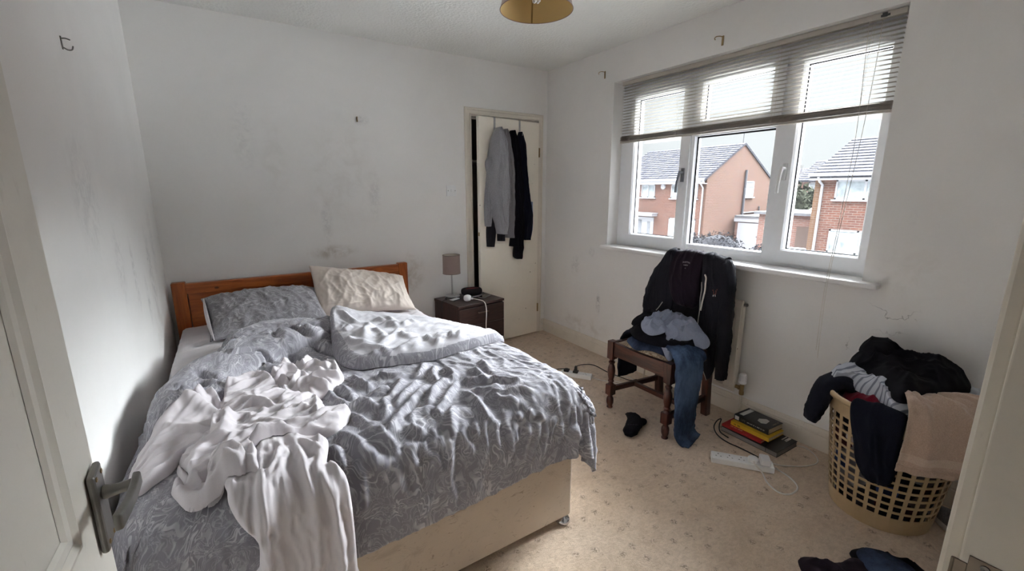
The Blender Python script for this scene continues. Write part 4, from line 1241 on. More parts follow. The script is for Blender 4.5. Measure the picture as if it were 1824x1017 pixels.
matt = tag(b.build('mattress', m_fitted, smooth=True), 'mattress under a white fitted sheet on the divan base', 'mattress')

# ---- duvet: a filled body worked out first, then its cover is let settle over it
def gauss_ridge(x, y, pts, w, h):
    """soft roll of height h and half-width w along a polyline"""
    d = np.full(x.shape, 9.0); P = np.asarray(pts, float)
    for a, c in zip(P[:-1], P[1:]):
        ab = c - a; t = np.clip(((x - a[0]) * ab[0] + (y - a[1]) * ab[1]) / (ab @ ab), 0, 1)
        d = np.minimum(d, np.hypot(x - a[0] - t * ab[0], y - a[1] - t * ab[1]))
    k = np.clip(d / w, 0, 1)
    return h * np.sqrt(1 - k ** 2 + 1e-9) * (k < 1)

edge = np.array([(-2.845, -2.34), (-2.84, -1.9), (-2.825, -1.55), (-2.765, -1.30), (-2.66, -1.06), (-2.60, -.86), (-2.47, -.745), (-2.28, -.70), (-2.08, -.66), (-1.86, -.84), (-1.66, -1.06), (-1.53, -1.30), (-1.40, -1.45), (-1.25, -1.48)])
edge_d = crom(edge, 160)
def edge_dist(x, y):
    """signed-ish distance inside the duvet's upper and left outline"""
    d = np.full(x.shape, 9.0)
    for a, c in zip(edge_d[:-1], edge_d[1:]):
        ab = c - a; t = np.clip(((x - a[0]) * ab[0] + (y - a[1]) * ab[1]) / (ab @ ab), 0, 1)
        d = np.minimum(d, np.hypot(x - a[0] - t * ab[0], y - a[1] - t * ab[1]))
    return d
def fill_h(x, y):
    d = edge_dist(x, y)
    base = .058 * np.sqrt(np.clip(1 - (1 - np.clip(d / .075, 0, 1)) ** 2, 0, 1))
    puff = gauss_ridge(x, y, [(-2.78, -1.62), (-2.70, -1.36), (-2.56, -1.16), (-2.40, -1.06), (-2.30, -1.02)], .12, .075)
    puff = np.maximum(puff, gauss_ridge(x, y, [(-2.57, -.93), (-2.44, -.84), (-2.32, -.86), (-2.24, -.93)], .13, .072))
    puff = np.maximum(puff, gauss_ridge(x, y, [(-2.3, -.79), (-2.16, -.78), (-2.10, -.86)], .10, .035))
    puff = np.maximum(puff, gauss_ridge(x, y, [(-1.62, -1.72), (-1.58, -2.08)], .22, .02))
    crease = gauss_ridge(x, y, [(-2.58, -1.02), (-2.40, -.98), (-2.26, -1.02)], .035, .035)
    return base + puff - crease + .006 * pn(x * 7, y * 7, 2)

def duvet_plan(nu, nv):
    """flat outline of the cover: columns run from the head-side edge to the foot hem"""
    s = np.linspace(0, 1, nu)
    k = np.concatenate([[0], np.cumsum(np.linalg.norm(np.diff(edge_d, axis=0), axis=1))]); k /= k[-1]
    # top boundary points: spread so that columns stay roughly parallel
    topx = np.interp(s, [0, .10, .22, .36, .50, .64, .78, .90, 1], [-2.845, -2.80, -2.66, -2.40, -2.10, -1.86, -1.66, -1.48, -1.27])
    jj = np.interp(topx, edge_d[:, 0], edge_d[:, 1])
    top = np.stack([topx, jj], 1)
    top[0] = (-2.845, -1.95)
    bot = np.stack([np.interp(s, [0, 1], [-2.84, -1.30]), np.interp(s, [0, .25, .6, .85, 1], [-2.40, -2.40, -2.385, -2.365, -2.43])], 1)
    t = np.linspace(0, 1, nv)[None, :, None]
    return top[:, None] * (1 - t) + bot[:, None] * t
from mathutils.bvhtree import BVHTree
def bvh_of(o):
    me = o.data
    M = o.matrix_world
    return BVHTree.FromPolygons([M @ v.co for v in me.vertices], [tuple(p.vertices) for p in me.polygons])
def push_out(P, bvhs, eps):
    """lift points that sit under or too near a surface"""
    S_ = P.shape; Q = P.reshape(-1, 3).copy()
    for t in bvhs:
        for i in range(len(Q)):
            loc, nor, _, dist = t.find_nearest(Vector(Q[i]), .12)
            if loc is None: continue
            d = (Vector(Q[i]) - loc)
            s = d.dot(nor)
            if s < eps: Q[i] = np.array(loc + nor * eps + (d - nor * s) * .5)
    return Q.reshape(S_)
def get_co(o):
    a = np.empty(len(o.data.vertices) * 3); o.data.vertices.foreach_get('co', a); return a.reshape(-1, 3)
def set_co(o, P):
    o.data.vertices.foreach_set('co', np.ascontiguousarray(P.reshape(-1))); o.data.update()

nu, nv = 230, 250
ku, kv = 86, 92                                            # the settling runs on a coarser net
PL = duvet_plan(ku, kv)
x, y = PL[..., 0], PL[..., 1]
hh = fill_h(x, y)
over = np.maximum(np.maximum(0, -2.16 - y), np.maximum(0, x + 1.50))
z = MT + hh + .012
P0 = np.stack([x, y, z - over * .35], -1)
# collider: the filling on the mattress, a temporary body for the settling only
cu, cv = 110, 130
cx = np.linspace(-2.93, -1.44, cu); cyy = np.linspace(-2.19, -.1, cv)
CX, CY = np.meshgrid(cx, cyy, indexing='ij')
def box_drop(x, y, x0, x1, y0, y1, r):
    dx = np.maximum(np.maximum(x0 + r - x, x - (x1 - r)), 0); dy = np.maximum(np.maximum(y0 + r - y, y - (y1 - r)), 0)
    q = np.clip(np.hypot(dx, dy) / r, 0, 1)
    return r * (1 - np.sqrt(1 - q ** 2))
ey = np.interp(CX, edge_d[:, 0], edge_d[:, 1])
ins = (CY < ey) & (CX > -2.85)
CZ = MT + np.where(ins, fill_h(CX, CY), 0) - box_drop(CX, CY, -2.93, -1.44, -2.19, -.05, .085)
bc = MB(); G = np.stack([CX, CY, CZ], -1)
bc.grid(G)
side = lambda a: np.stack([a, np.concatenate([a[:, :2], np.full((len(a), 1), .02)], 1)], 1)
for a in (G[:, 0], G[-1, :], G[::-1, -1], G[0, ::-1]): bc.grid(side(a), flip=True)
coll = bc.build('filling', m_sheet)
b = MB(); b.grid(P0)
tmp = b.build('settling', m_sheet)
simulate([tmp], [coll], frames=38, mass=.35, tension=22, shear=8, bend=.4, friction=14, dist=.008, selfc=False, shrink=-.03, damp=6, quality=4)
D0c = get_co(tmp).reshape(ku, kv, 3)
bpy.data.objects.remove(coll); bpy.data.objects.remove(tmp)
Dn = net(D0c, nu, nv)
UV = uvgrid(Dn)
U, V = UV[..., 0], UV[..., 1]
vt = V / V.max(); ut = U / U.max()
Nn = normals(Dn)
if Nn[nu // 2, nv // 3, 2] < 0: Nn = -Nn
DX, DY, DZ_ = Dn[..., 0], Dn[..., 1], Dn[..., 2]
T_ = np.where(DY > -2.17, -DY, 2.17 + np.maximum(np.hypot(DY + 2.17, np.minimum(DZ_ - .628, 0)), 0))
wx = U + .10 * pn(U * 2.3, V * 2.3, 11) + .05 * pn(U * 6, V * 6, 12)
wy = V + .10 * pn(U * 2.1 + 5, V * 2.1, 13) + .05 * pn(U * 6, V * 6 + 9, 14)
foot = sstep(2.05, 2.25, T_)
traced = fold_field(DX, T_, duvet_rid, .021, .021, 1.15, .3)
side_w = sstep(-1.60, -1.48, DX)
disp = traced * (1 - .25 * foot) + .005 * ridge(wx * 13 + 4 * wy, wy * 5, 1, 2.0) * (1 - .5 * foot) + .004 * ridge(wx * 8 - wy * 14, wx * 5, 3, 2.2) * (1 - foot) \
     + .0035 * ridge(wx * 24, wy * 9, 4, 2.0) + .004 * pn(U * 14, V * 14, 8) + .010 * ridge(DX * 14 + .3 * wy, wy * 1.2, 6, 2.0) * foot * .6 + .004 * ridge(wy * 9, wx * 3, 9, 1.8) * side_w
left = sstep(-2.35, -2.6, DX)
disp *= 1 - .55 * left * (1 - foot)
disp += fold_field(DX, -DY, left_rid, .060, .022, .8, .2) - fold_field(DX, -DY, left_val, .022, .030, 1.1, .2)
Dn = Dn + Nn * disp[..., None]
Dn[..., 0] = np.maximum(Dn[..., 0], -2.880)
# a rounded hem turned under all round
b = MB(); b.grid(Dn, UV, flip=(np.cross(Dn[81, 60] - Dn[80, 60], Dn[80, 61] - Dn[80, 60])[2] < 0))
duvet = b.build('duvet', m_duvet, smooth=True)
md = duvet.modifiers.new('thick', 'SOLIDIFY'); md.thickness = .016; md.offset = -1
tag(duvet, 'rumpled grey duvet with scroll print hanging over the foot of the bed', 'duvet')
bv_duvet = bvh_of(duvet)

# the head corner of the duvet folded back over itself, pale inner side up
n1, n2 = 110, 90
Af = crom([(-2.085, -.655), (-1.98, -.70), (-1.86, -.82), (-1.70, -.98), (-1.57, -1.20), (-1.49, -1.42), (-1.462, -1.56)], n1)
Cf = crom([(-2.10, -.685), (-2.135, -.86), (-2.185, -1.15), (-2.215, -1.38), (-2.185, -1.545), (-2.06, -1.60), (-1.85, -1.64), (-1.66, -1.635), (-1.462, -1.60)], n1)
q = np.linspace(0, 1, n2)
XY = Af[:, None] * (1 - q)[None, :, None] + Cf[:, None] * q[None, :, None]
wlen = np.linalg.norm(Af - Cf, axis=1)[:, None]
dA = q[None] * wlen; dC = (1 - q)[None] * wlen
def rnd(d, r): return np.sqrt(np.clip(1 - (1 - np.clip(d / r, 0, 1)) ** 2, 0, 1))
lift = .056 * rnd(dA, .08) * rnd(dC, .05) * (.7 + .3 * rnd(np.minimum(dA, dC), .2))
e2 = np.linspace(0, 1, n1)[:, None] * np.ones((1, n2))
lift += .016 * np.exp(-(((XY[..., 0] + 2.08) / .07) ** 2 + ((XY[..., 1] + 1.15) / .3) ** 2))
base = np.zeros((n1, n2))
for i in range(n1):
    for j in range(n2):
        h = bv_duvet.ray_cast(Vector((XY[i, j, 0], XY[i, j, 1], 1.2)), Vector((0, 0, -1)))[0]
        base[i, j] = h.z if h is not None else MT
basem = base.copy()
for _ in range(14):
    p_ = np.pad(basem, 1, mode='edge'); basem = (p_[:-2, 1:-1] + p_[2:, 1:-1] + p_[1:-1, :-2] + p_[1:-1, 2:]) / 4
basem = np.where(lift > .02, basem, base * .5 + basem * .5)
Fp = np.concatenate([XY, (basem + .004 + lift)[..., None]], -1)
fu, fv = Fp[..., 0], Fp[..., 1]
fw = fu + .05 * pn(fu * 5, fv * 5, 31); fz = fv + .05 * pn(fu * 5 + 3, fv * 5, 32)
fd = fold_field(fu, fv, flap_rid, .022, .018, 1.1, .3) + .004 * ridge(fw * 16, fz * 9, 35, 2) + .004 * ridge(fw * 8 - fz * 16, fw * 6, 36, 2)
fd *= sstep(0, .10, np.minimum(dA, dC))
Fp[..., 2] += fd
b = MB(); uvf = np.stack([fu, fv], -1)
b.grid(Fp, uvf, flip=(np.cross(Fp[51, 40] - Fp[50, 40], Fp[50, 41] - Fp[50, 40])[2] < 0))
for k in range(len(b.f)):
    i, j = k // (n2 - 1), k % (n2 - 1)
    m_ = dC[i, j]; on_left = XY[i, j, 0] < -2.0 and Cf[i, 0] < -2.05
    b.mi[k] = 1 if m_ < (.075 + .02 * sin(i * .2) if on_left else .028) else 0
flap = b.build('folded_corner', [m_duvet_back, m_duvet], duvet, smooth=True)
flap['label'] = 'pale inner side of the folded duvet corner'
bv_flap = bvh_of(flap)
# ------------------------------------------------------------------ pillows
def pillow(name, TL, TR, BR, BL, T, Tb, mat, label, seed, wr=1.0, n=90):
    TL, TR, BR, BL = [np.array(q, float) for q in (TL, TR, BR, BL)]
    u = np.linspace(0, 1, n)[:, None, None]; v = np.linspace(0, 1, n)[None, :, None]
    # sides bow in a little between the corner ears
    uu = u + 0 * v; vv = v + 0 * u
    cu = .035 * np.sin(pi * vv) * (.5 - uu) * 2; cv = .045 * np.sin(pi * uu) * (.5 - vv) * 2
    a = np.clip(uu + cu * (np.abs(uu - .5) * 2) ** 3, 0, 1); c = np.clip(vv + cv * (np.abs(vv - .5) * 2) ** 3, 0, 1)
    B0 = (TL * (1 - a) + TR * a) * (1 - c) + (BL * (1 - a) + BR * a) * c
    nrm = np.cross(TR - TL, TL - BL); nrm /= np.linalg.norm(nrm)
    x = (uu[..., 0] - .5) * 2; y = (vv[..., 0] - .5) * 2
    prof = ((1 - np.abs(x) ** 2.6) * (1 - np.abs(y) ** 2.6)) ** .5
    W = np.linalg.norm(TR - TL); Hh = np.linalg.norm(TL - BL)
    X, Y = x * W / 2, y * Hh / 2
    w = .010 * ridge(X * 9 + Y * 7 + .4 * pn(X * 4, Y * 4, seed), Y * 4 - X * 3, seed + 1, 2.2) + .009 * ridge(X * 12 - Y * 4 + .4 * pn(X * 4, Y * 4, seed + 5), Y * 3, seed + 2, 2.4) + .004 * ridge(X * 28, Y * 16, seed + 3, 2)
    rr = np.hypot(X - .05, Y - Hh * .35); th = np.arctan2(Y - Hh * .35, X - .05)
    w += .009 * ridge(th * 2.2 + rr * 3, rr * 3, seed + 4, 2.2) * np.exp(-(rr / .30) ** 2) * sstep(.03, .12, rr)
    front = B0 + nrm * ((T * prof + wr * w * np.clip(prof * 1.5, 0, 1))[..., None])
    back = B0 - nrm * ((Tb * prof)[..., None])
    if nrm[1] > 0: pass
    b = MB()
    uvp = np.stack([X, Y], -1)
    b.grid(front, uvp, flip=False); b.grid(back, uvp, flip=True)
    o = b.build(name, mat, smooth=True)
    bm = bmesh.new(); bm.from_mesh(o.data); bmesh.ops.remove_doubles(bm, verts=bm.verts, dist=.0005); bmesh.ops.recalc_face_normals(bm, faces=bm.faces); bm.to_mesh(o.data); bm.free()
    return tag(o, label, 'pillow')
pg = pillow('pillow', (-2.735, -.215, .735), (-2.09, -.215, .725), (-2.085, -.555, .585), (-2.70, -.628, .580), .085, .03, m_pillow_grey,
            'grey scroll print pillow lying left, its white inner pillow showing at the open end', 40)
# white inner pillow at the open end
b = MB()
ns = 20
Pp = np.zeros((12, ns, 3))
for i, a in enumerate(np.linspace(-1.0, 1.0, 12)):
    for j, t in enumerate(np.linspace(0, 1, ns)):
        e = np.array((-2.728, -.225, .728)) * (1 - t) + np.array((-2.690, -.628, .576)) * t
        k = sin(pi * min(1, max(0, t))) ** .6
        n_ = np.array((-.05, -.35, .93))
        Pp[i, j] = e + n_ * (.040 * a * k + .012) + np.array((-.016 * k * (1 - a * a) + .012, 0, 0))
b.grid(Pp); inp = b.build('inner_pillow', m_fitted, pg, smooth=True, solid=.003)
pillow('pillow', (-2.118, -.158, .872), (-1.475, -.165, .735), (-1.535, -.585, .575), (-2.165, -.43, .575), .085, .025, m_pillow_cream,
       'cream pillow with a brownish stain leaning on the headboard', 60, 1.1)

# ------------------------------------------------------------------ white sheet thrown across the bed
def top_z(x, y, bvs, default=MT):
    zb = -9
    for t in bvs:
        h = t.ray_cast(Vector((x, y, 1.3)), Vector((0, 0, -1)))[0]
        if h is not None: zb = max(zb, h.z)
    return zb if zb > -5 else default
def ribbon(rows, nu, nv, arch, pleats, seed, amp=.012, freq=7, bvs=(), edge=.004, taper=None):
    """a swag of cloth: rows = [(left point), (right point)] pairs along its length in plan (x, y) or (x, y, z); folds run along the length"""
    A = crom([r[0] for r in rows], nu); B_ = crom([r[1] for r in rows], nu)
    arch_ = crom(np.array(arch, float)[:, None] * np.ones((1, 2)), nu)[:, 0]
    v = np.linspace(0, 1, nv)[None, :]
    P = A[:, None] * (1 - v[..., None]) + B_[:, None] * v[..., None]
    L = np.concatenate([[0], np.cumsum(np.linalg.norm(np.diff((A + B_) / 2, axis=0), axis=1))])[:, None]
    Wd = np.linalg.norm((A - B_), axis=1)[:, None]
    q = (v - .5) * 2
    prof = np.sqrt(np.clip(1 - np.abs(q) ** 2.4, 0, 1))
    ph = v * freq + .55 * pn(L * 3.2 + 0 * v, v * 3, seed) + .25 * pn(L * 9, v * 5, seed + 1)
    pl = ridge(ph, L * 2.2 + 0 * v, seed + 2, 1.7) + .55 * ridge(ph * 2.1 + 3, L * 4.5 + 0 * v, seed + 3, 1.9) + .3 * ridge(ph * 1.3 - L * 5, L * 7 + v, seed + 5, 2)
    h = arch_[:, None] * prof + amp * pl * (.25 + .75 * prof)
    if P.shape[-1] == 2:
        zb = np.array([[top_z(P[i, j, 0], P[i, j, 1], bvs) for j in range(nv)] for i in range(nu)])
        zs = zb.copy()
        for _ in range(6):
            p_ = np.pad(zs, 1, mode='edge'); zs = (p_[:-2, 1:-1] + p_[2:, 1:-1] + p_[1:-1, :-2] + p_[1:-1, 2:]) / 4
        Z = np.maximum(zs, zb) + edge + h
        P = np.concatenate([P, Z[..., None]], -1)
    else:
        N = normals(P)
        if N[nu // 2, nv // 2, 2] < 0: N = -N
        P = P + N * (h + edge)[..., None]
    # folds also sway sideways, so that they overhang a little
    sway = .35 * amp * (pn(ph * 2.0, L * 3 + 0 * v, seed + 7))
    D = np.gradient(P, axis=1); D /= np.linalg.norm(D, axis=-1, keepdims=True) + 1e-9
    return P + D * sway[..., None]
def sheet_uv(P): return uvgrid(P)
SH = MB()
def add_ribbon(P):
    up = np.cross(P[len(P) // 2 + 1, P.shape[1] // 2] - P[len(P) // 2, P.shape[1] // 2], P[len(P) // 2, P.shape[1] // 2 + 1] - P[len(P) // 2, P.shape[1] // 2])[2]
    SH.grid(P, uvgrid(P), flip=up < 0)
bd = [bv_duvet]
def patch(outline, ridges, H0, edge_w, res, seed, mode='flat', fine=.004, gap=.004, base_smooth=10, flow=None, fh=.012, fw=38):
    """one layer of crumpled cloth: its outline in plan, a soft body and the creases on it"""
    O = np.array(outline + outline[:1], float)
    n0 = len(O)
    Oc = crom(np.concatenate([O[-2:-1], O, O[1:2]]), (n0 + 1) * 10 + 1)[10:-10]
    lo, hi = Oc.min(0) - res * 2, Oc.max(0) + res * 2
    gx = np.arange(lo[0], hi[0], res); gy = np.arange(lo[1], hi[1], res)
    X, Y = np.meshgrid(gx, gy, indexing='ij')
    ins_ = np.zeros(X.shape, bool); dmin = np.full(X.shape, 9.0); NX, NY = X.copy(), Y.copy()
    for a, c in zip(Oc[:-1], Oc[1:]):
        ab = c - a
        t = np.clip(((X - a[0]) * ab[0] + (Y - a[1]) * ab[1]) / (ab @ ab + 1e-12), 0, 1)
        px, py = a[0] + t * ab[0], a[1] + t * ab[1]
        q = np.hypot(X - px, Y - py); k = q < dmin
        dmin[k] = q[k]; NX[k] = px[k]; NY[k] = py[k]
        cr = ((a[1] > Y) != (c[1] > Y))
        with np.errstate(divide='ignore', invalid='ignore'):
            xi = (c[0] - a[0]) * (Y - a[1]) / (c[1] - a[1] + 1e-15) + a[0]
        ins_ ^= cr & (X < xi)
    cell = ins_[:-1, :-1] | ins_[1:, :-1] | ins_[1:, 1:] | ins_[:-1, 1:]
    X = np.where(ins_, X, NX); Y = np.where(ins_, Y, NY); dmin = np.where(ins_, dmin, 0)
    body = H0 * np.sqrt(np.clip(1 - (1 - np.clip(dmin / edge_w, 0, 1)) ** 2, 0, 1))
    f = fold_field(X, Y, ridges, seed=seed) * np.clip(dmin / .008 + .15, 0, 1)
    nz = fine * (ridge(X * 22 + Y * 13, Y * 9 - X * 6, seed + 5, 1.8) + .6 * ridge(X * 12 - Y * 30, X * 10, seed + 6, 1.8)) * np.clip(dmin / .015, 0, 1)
    h = body + f + nz + gap
    if flow is not None:
        fa = math.atan2(flow[1], flow[0]); ca, sa = cos(fa), sin(fa)
        al, ac = X * ca + Y * sa, -X * sa + Y * ca
        ac = ac + .035 * pn(al * 5, ac * 4, seed + 8) + .012 * pn(al * 14, ac * 9, seed + 9)
        fl_ = ridge(ac * fw, al * 3.2, seed + 10, 1.3) + .45 * ridge(ac * fw * 2.1 + 3, al * 5, seed + 11, 1.5)
        h = np.maximum(h, gap + body + fh * fl_ * np.clip(dmin / .012 + .1, 0, 1) + .35 * f)
    used = np.zeros(X.shape, bool); used[:-1, :-1] |= cell; used[1:, :-1] |= cell; used[1:, 1:] |= cell; used[:-1, 1:] |= cell
    P = np.zeros(X.shape + (3,))
    if mode == 'flat':
        Z = np.full(X.shape, .62)
        for i, j in zip(*np.nonzero(used)): Z[i, j] = top_z(X[i, j], Y[i, j], bd)
        zs = Z.copy()
        for _ in range(base_smooth):
            p_ = np.pad(zs, 1, mode='edge'); zs = np.maximum((p_[:-2, 1:-1] + p_[2:, 1:-1] + p_[1:-1, :-2] + p_[1:-1, 2:]) / 4, zs * .5 + .5 * (p_[:-2, 1:-1] + p_[2:, 1:-1] + p_[1:-1, :-2] + p_[1:-1, 2:]) / 4)
        P = np.stack([X, Y, np.maximum(zs, Z - .002) + h], -1)
    else:
        # Y runs from the head on over the foot edge and down: quarter-round of radius r between
        r = .05; t0 = 2.215; zt = .650; q = Y - t0
        arc = r * pi / 2
        aa = np.clip(q / r, 0, pi / 2)
        yb = np.where(q < 0, -Y, -t0 - r * np.sin(aa)); zb = np.where(q < 0, zt, zt - r * (1 - np.cos(aa)) - np.maximum(0, q - arc))
        ny_ = -np.sin(aa); nz_ = np.cos(aa)
        P = np.stack([X, yb + ny_ * h, zb + nz_ * h], -1)
    ids = -np.ones(X.shape, int); ids[used] = np.arange(used.sum())
    fs = [(ids[i, j], ids[i + 1, j], ids[i + 1, j + 1], ids[i, j + 1]) for i, j in zip(*np.nonzero(cell))]
    if mode != 'flat': fs = [q[::-1] for q in fs]
    vs = P[used]
    SH.add(vs, fs, np.stack([X, Y], -1)[used])
    bd.append(BVHTree.FromPolygons([Vector(q) for q in vs], fs))
R4 = .004
def crisp(rid, kw=.78, kh=1.12): return [(p, w * kw, h * kh) for p, w, h in rid]
patch(scrap_out, crisp(scrap_rid), .014, .03, R4, 111)
patch(arm_out, crisp(arm_rid, .85, 1.0), .020, .06, R4, 101, fine=.004, flow=(-.75, -.66), fh=.016, fw=22)
patch(skirt_out, crisp(skirt_rid, .85, 1.05), .008, .015, .0045, 161, 'skirt', .003, flow=(0, 1), fh=.014, fw=24)
patch(inner_out, inner_rid, .010, .02, R4, 171)
patch(mass_out, crisp(mass_rid, .8, 1.2), .024, .07, R4, 121, gap=.003, fine=.004, flow=(-.89, -.46), fh=.022, fw=26)
patch(knot_out, crisp(knot_rid, .8, 1.2), .028, .08, .0035, 151, fine=.006)
patch(band_out, crisp(band_rid), .012, .02, R4, 181, flow=(-1, -.2), fh=.012, fw=30)
patch(loop_out, crisp(loop_rid), .014, .022, R4, 191, flow=(-.85, -.5), fh=.010, fw=36)
sheet = SH.build('bed_sheet', m_sheet, smooth=True)
tag(sheet, 'white jersey sheet twisted in a heap on the duvet, one end hanging over the foot', 'sheet')
# ------------------------------------------------------------------ bedside cabinet
def dark_wood(name, axis='x'):
    return wood_mat(name, S(38, 24, 22), S(62, 42, 38), axis, rough=.42, fine=1.6)
m_wenge = dark_wood('dark_wenge_veneer')
m_wenge_v = dark_wood('dark_wenge_side', 'z')
NSx, NSy = -.975, -.285
ns = empty('bedside_cabinet', (NSx, NSy, 0), 'dark brown three drawer bedside cabinet between the bed and the cupboard door', 'bedside cabinet')
Mb = Matrix.Translation((NSx, NSy, 0)) @ Matrix.Rotation(R(7.0), 4, 'Z')
w2, d2 = .2185, .180
def nb(lo, hi, name, mat, bev=.0015, par=None):
    b = MB(); b.box(lo, hi, Mb); return b.build(name, mat, par or ns, bevel=bev)
b = MB()
b.box((-w2 + .003, -d2 + .018, 0), (-w2 + .019, d2, .497), Mb); b.box((w2 - .019, -d2 + .018, 0), (w2 - .003, d2, .497), Mb)
b.box((-w2 + .019, d2 - .008, .03), (w2 - .019, d2, .497), Mb); b.box((-w2 + .019, -d2 + .03, 0), (w2 - .019, -d2 + .045, .045), Mb); b.box((-w2 + .019, -d2 + .02, .045), (w2 - .019, d2 - .008, .06), Mb)
b.build('carcass', m_wenge_v, ns, bevel=.001)
nb((-w2, -d2, .497), (w2, d2 + .002, .516), 'top', m_wenge, .002)
m_bronze = plain('dark_bar_handle', S(112, 98, 86), .35, .9, var=.05)
for k, (z0, z1) in enumerate(((.348, .488), (.200, .345), (.052, .197))):
    dr = nb((-w2 + .0045, -d2 - .0005, z0), (w2 - .0045, -d2 + .0165, z1), 'drawer', m_wenge, .0015)
    b = MB(); zc = z0 + .095 if k == 0 else z0 + .098
    b.box((-.048, -d2 - .020, zc - .004), (.048, -d2 - .013, zc + .004), Mb)
    for s in (-.040, .040): b.box((s - .004, -d2 - .014, zc - .003), (s + .004, -d2 - .0005, zc + .003), Mb)
    b.build('handle', m_bronze, dr, bevel=.001)
TOPZ = .5165
# table lamp
LX, LY = -1.068, -.165
lamp = empty('table_lamp', (LX, LY, TOPZ), 'small table lamp with taupe drum shade and steel stem on the bedside cabinet', 'lamp')
b = MB(); b.lathe([(.002, 0), (.058, 0), (.0605, .003), (.0605, .013), (.058, .016), (.012, .0175), (.008, .024), (.002, .025)], (LX, LY, TOPZ), 40); b.build('base', m_steel, lamp, smooth=True, bevel=.001)
b = MB(); b.tube([(LX, LY, TOPZ + .02), (LX, LY, TOPZ + .215)], .0058, 14); b.build('stem', m_steel, lamp, smooth=True)
def shade_mat(name, out_, in_, tr=.12):
    t = NT(name)
    geo = t.n('ShaderNodeNewGeometry')
    p = t.pos()
    w = t.noise(t.vmath('MULTIPLY', p, (1, 1, .25)), 420, 3, .6)
    o = t.mix(t.math('MULTIPLY', t.rng(w, .35, .7), .15), out_, tuple(c * .7 for c in out_[:3]) + (1,))
    c = t.mix(geo.outputs['Backfacing'], o, in_)
    t.bump(w, .05, .001)
    t.fin(c, .7, spec=.2)
    tl = t.n('ShaderNodeBsdfTranslucent'); t.l(c, tl.inputs[0])
    mx = t.n('ShaderNodeMixShader'); mx.inputs[0].default_value = tr
    t.l(t.p.outputs[0], mx.inputs[1]); t.l(tl.outputs[0], mx.inputs[2]); t.l(mx.outputs[0], t.out.inputs[0])
    return t.m
m_shade = shade_mat('taupe_lampshade_cloth', S(150, 132, 126), S(200, 192, 180), .2)
def drum(b, c, r0, r1, z0, z1, th=.002, n=56):
    vs, fs = [], []
    ring = [(r0, z0), (r1, z1)]
    for (r, z) in ring:
        for k in range(n):
            a = 2 * pi * k / n; vs.append((c[0] + r * cos(a), c[1] + r * sin(a), z))
    fs = [(k, (k + 1) % n, n + (k + 1) % n, n + k) for k in range(n)]
    b.add(vs, fs)
b = MB(); drum(b, (LX, LY), .0705, .0685, TOPZ + .196, TOPZ + .345); sh = b.build('lamp_shade', m_shade, lamp, smooth=True)
for z, r in ((TOPZ + .196, .0708), (TOPZ + .345, .0688)):
    b = MB(); b.tube([(LX + r * cos(a), LY + r * sin(a), z) for a in np.linspace(0, 2 * pi, 49)], .0016, 6, False)
    b.build('shade_hem', plain('brown_shade_tape', S(96, 80, 72), .8), sh, smooth=True)
b = MB()
for a in (0, 2.1, 4.2): b.tube([(LX + .012 * cos(a), LY + .012 * sin(a), TOPZ + .212), (LX + .069 * cos(a), LY + .069 * sin(a), TOPZ + .20)], .0014, 6)
b.lathe([(.013, .20), (.015, .215), (.015, .255), (.011, .26)], (LX, LY, TOPZ), 16)
b.build('shade_fitting', m_white_plastic, lamp)
b = MB(); b.lathe([(.008, .258), (.022, .285), (.026, .305), (.018, .328), (.003, .335)], (LX, LY, TOPZ), 20); b.build('bulb', m_white_plastic, lamp, smooth=True)
b = MB(); b.tube([tuple(q) for q in crom([(LX - .055, LY - .025, TOPZ + .006), (LX - .085, LY - .045, TOPZ + .004), (-1.150, -.245, TOPZ + .004), (-1.196, -.268, TOPZ + .005), (-1.207, -.27, TOPZ - .03), (-1.208, -.26, .25), (-1.210, -.25, .006)], 40)], .0026, 8); b.build('flex', m_black_plastic, lamp, smooth=True)
# black zipped pouch
m_pouch = plain('black_nylon', S(26, 22, 26), .7, var=.2, scale=120, bump=.1)
m_red = plain('dark_red_piping', S(120, 30, 34), .6)
pc = empty('pouch', (-.89, -.20, TOPZ), 'small black zipped pouch with dark red line at the back of the bedside cabinet', 'pouch')
def blob(b, c, ax, rx, ry, rz, nu=28, nv=16, ex=.6, M=None):
    """soft box: superellipsoid"""
    f = lambda v, e: np.sign(v) * np.abs(v) ** e
    th = np.linspace(0, 2 * pi, nu, endpoint=False); ph = np.linspace(-pi / 2, pi / 2, nv)
    P = np.zeros((nu, nv, 3))
    P[..., 0] = rx * f(np.cos(th), ex)[:, None] * f(np.cos(ph), ex)[None]
    P[..., 1] = ry * f(np.sin(th), ex)[:, None] * f(np.cos(ph), ex)[None]
    P[..., 2] = rz * f(np.sin(ph), ex)[None]
    ca, sa = cos(ax), sin(ax)
    X = P[..., 0] * ca - P[..., 1] * sa + c[0]; Y = P[..., 0] * sa + P[..., 1] * ca + c[1]; Z = P[..., 2] + c[2]
    b.grid(np.stack([X, Y, Z], -1), closed_u=True)
    return b
b = MB(); blob(b, (-.905, -.195, TOPZ + .033), R(-16), .088, .034, .033); b.build('body', m_pouch, pc, smooth=True)
b = MB(); Mp = Matrix.Translation((-.905, -.195, TOPZ)) @ Matrix.Rotation(R(-16), 4, 'Z')
b.tube([Mp @ Vector(q) for q in ((-.05, -.022, .060), (0, -.024, .0625), (.055, -.021, .060))], .003, 6); b.build('zip', m_red, pc, smooth=True)
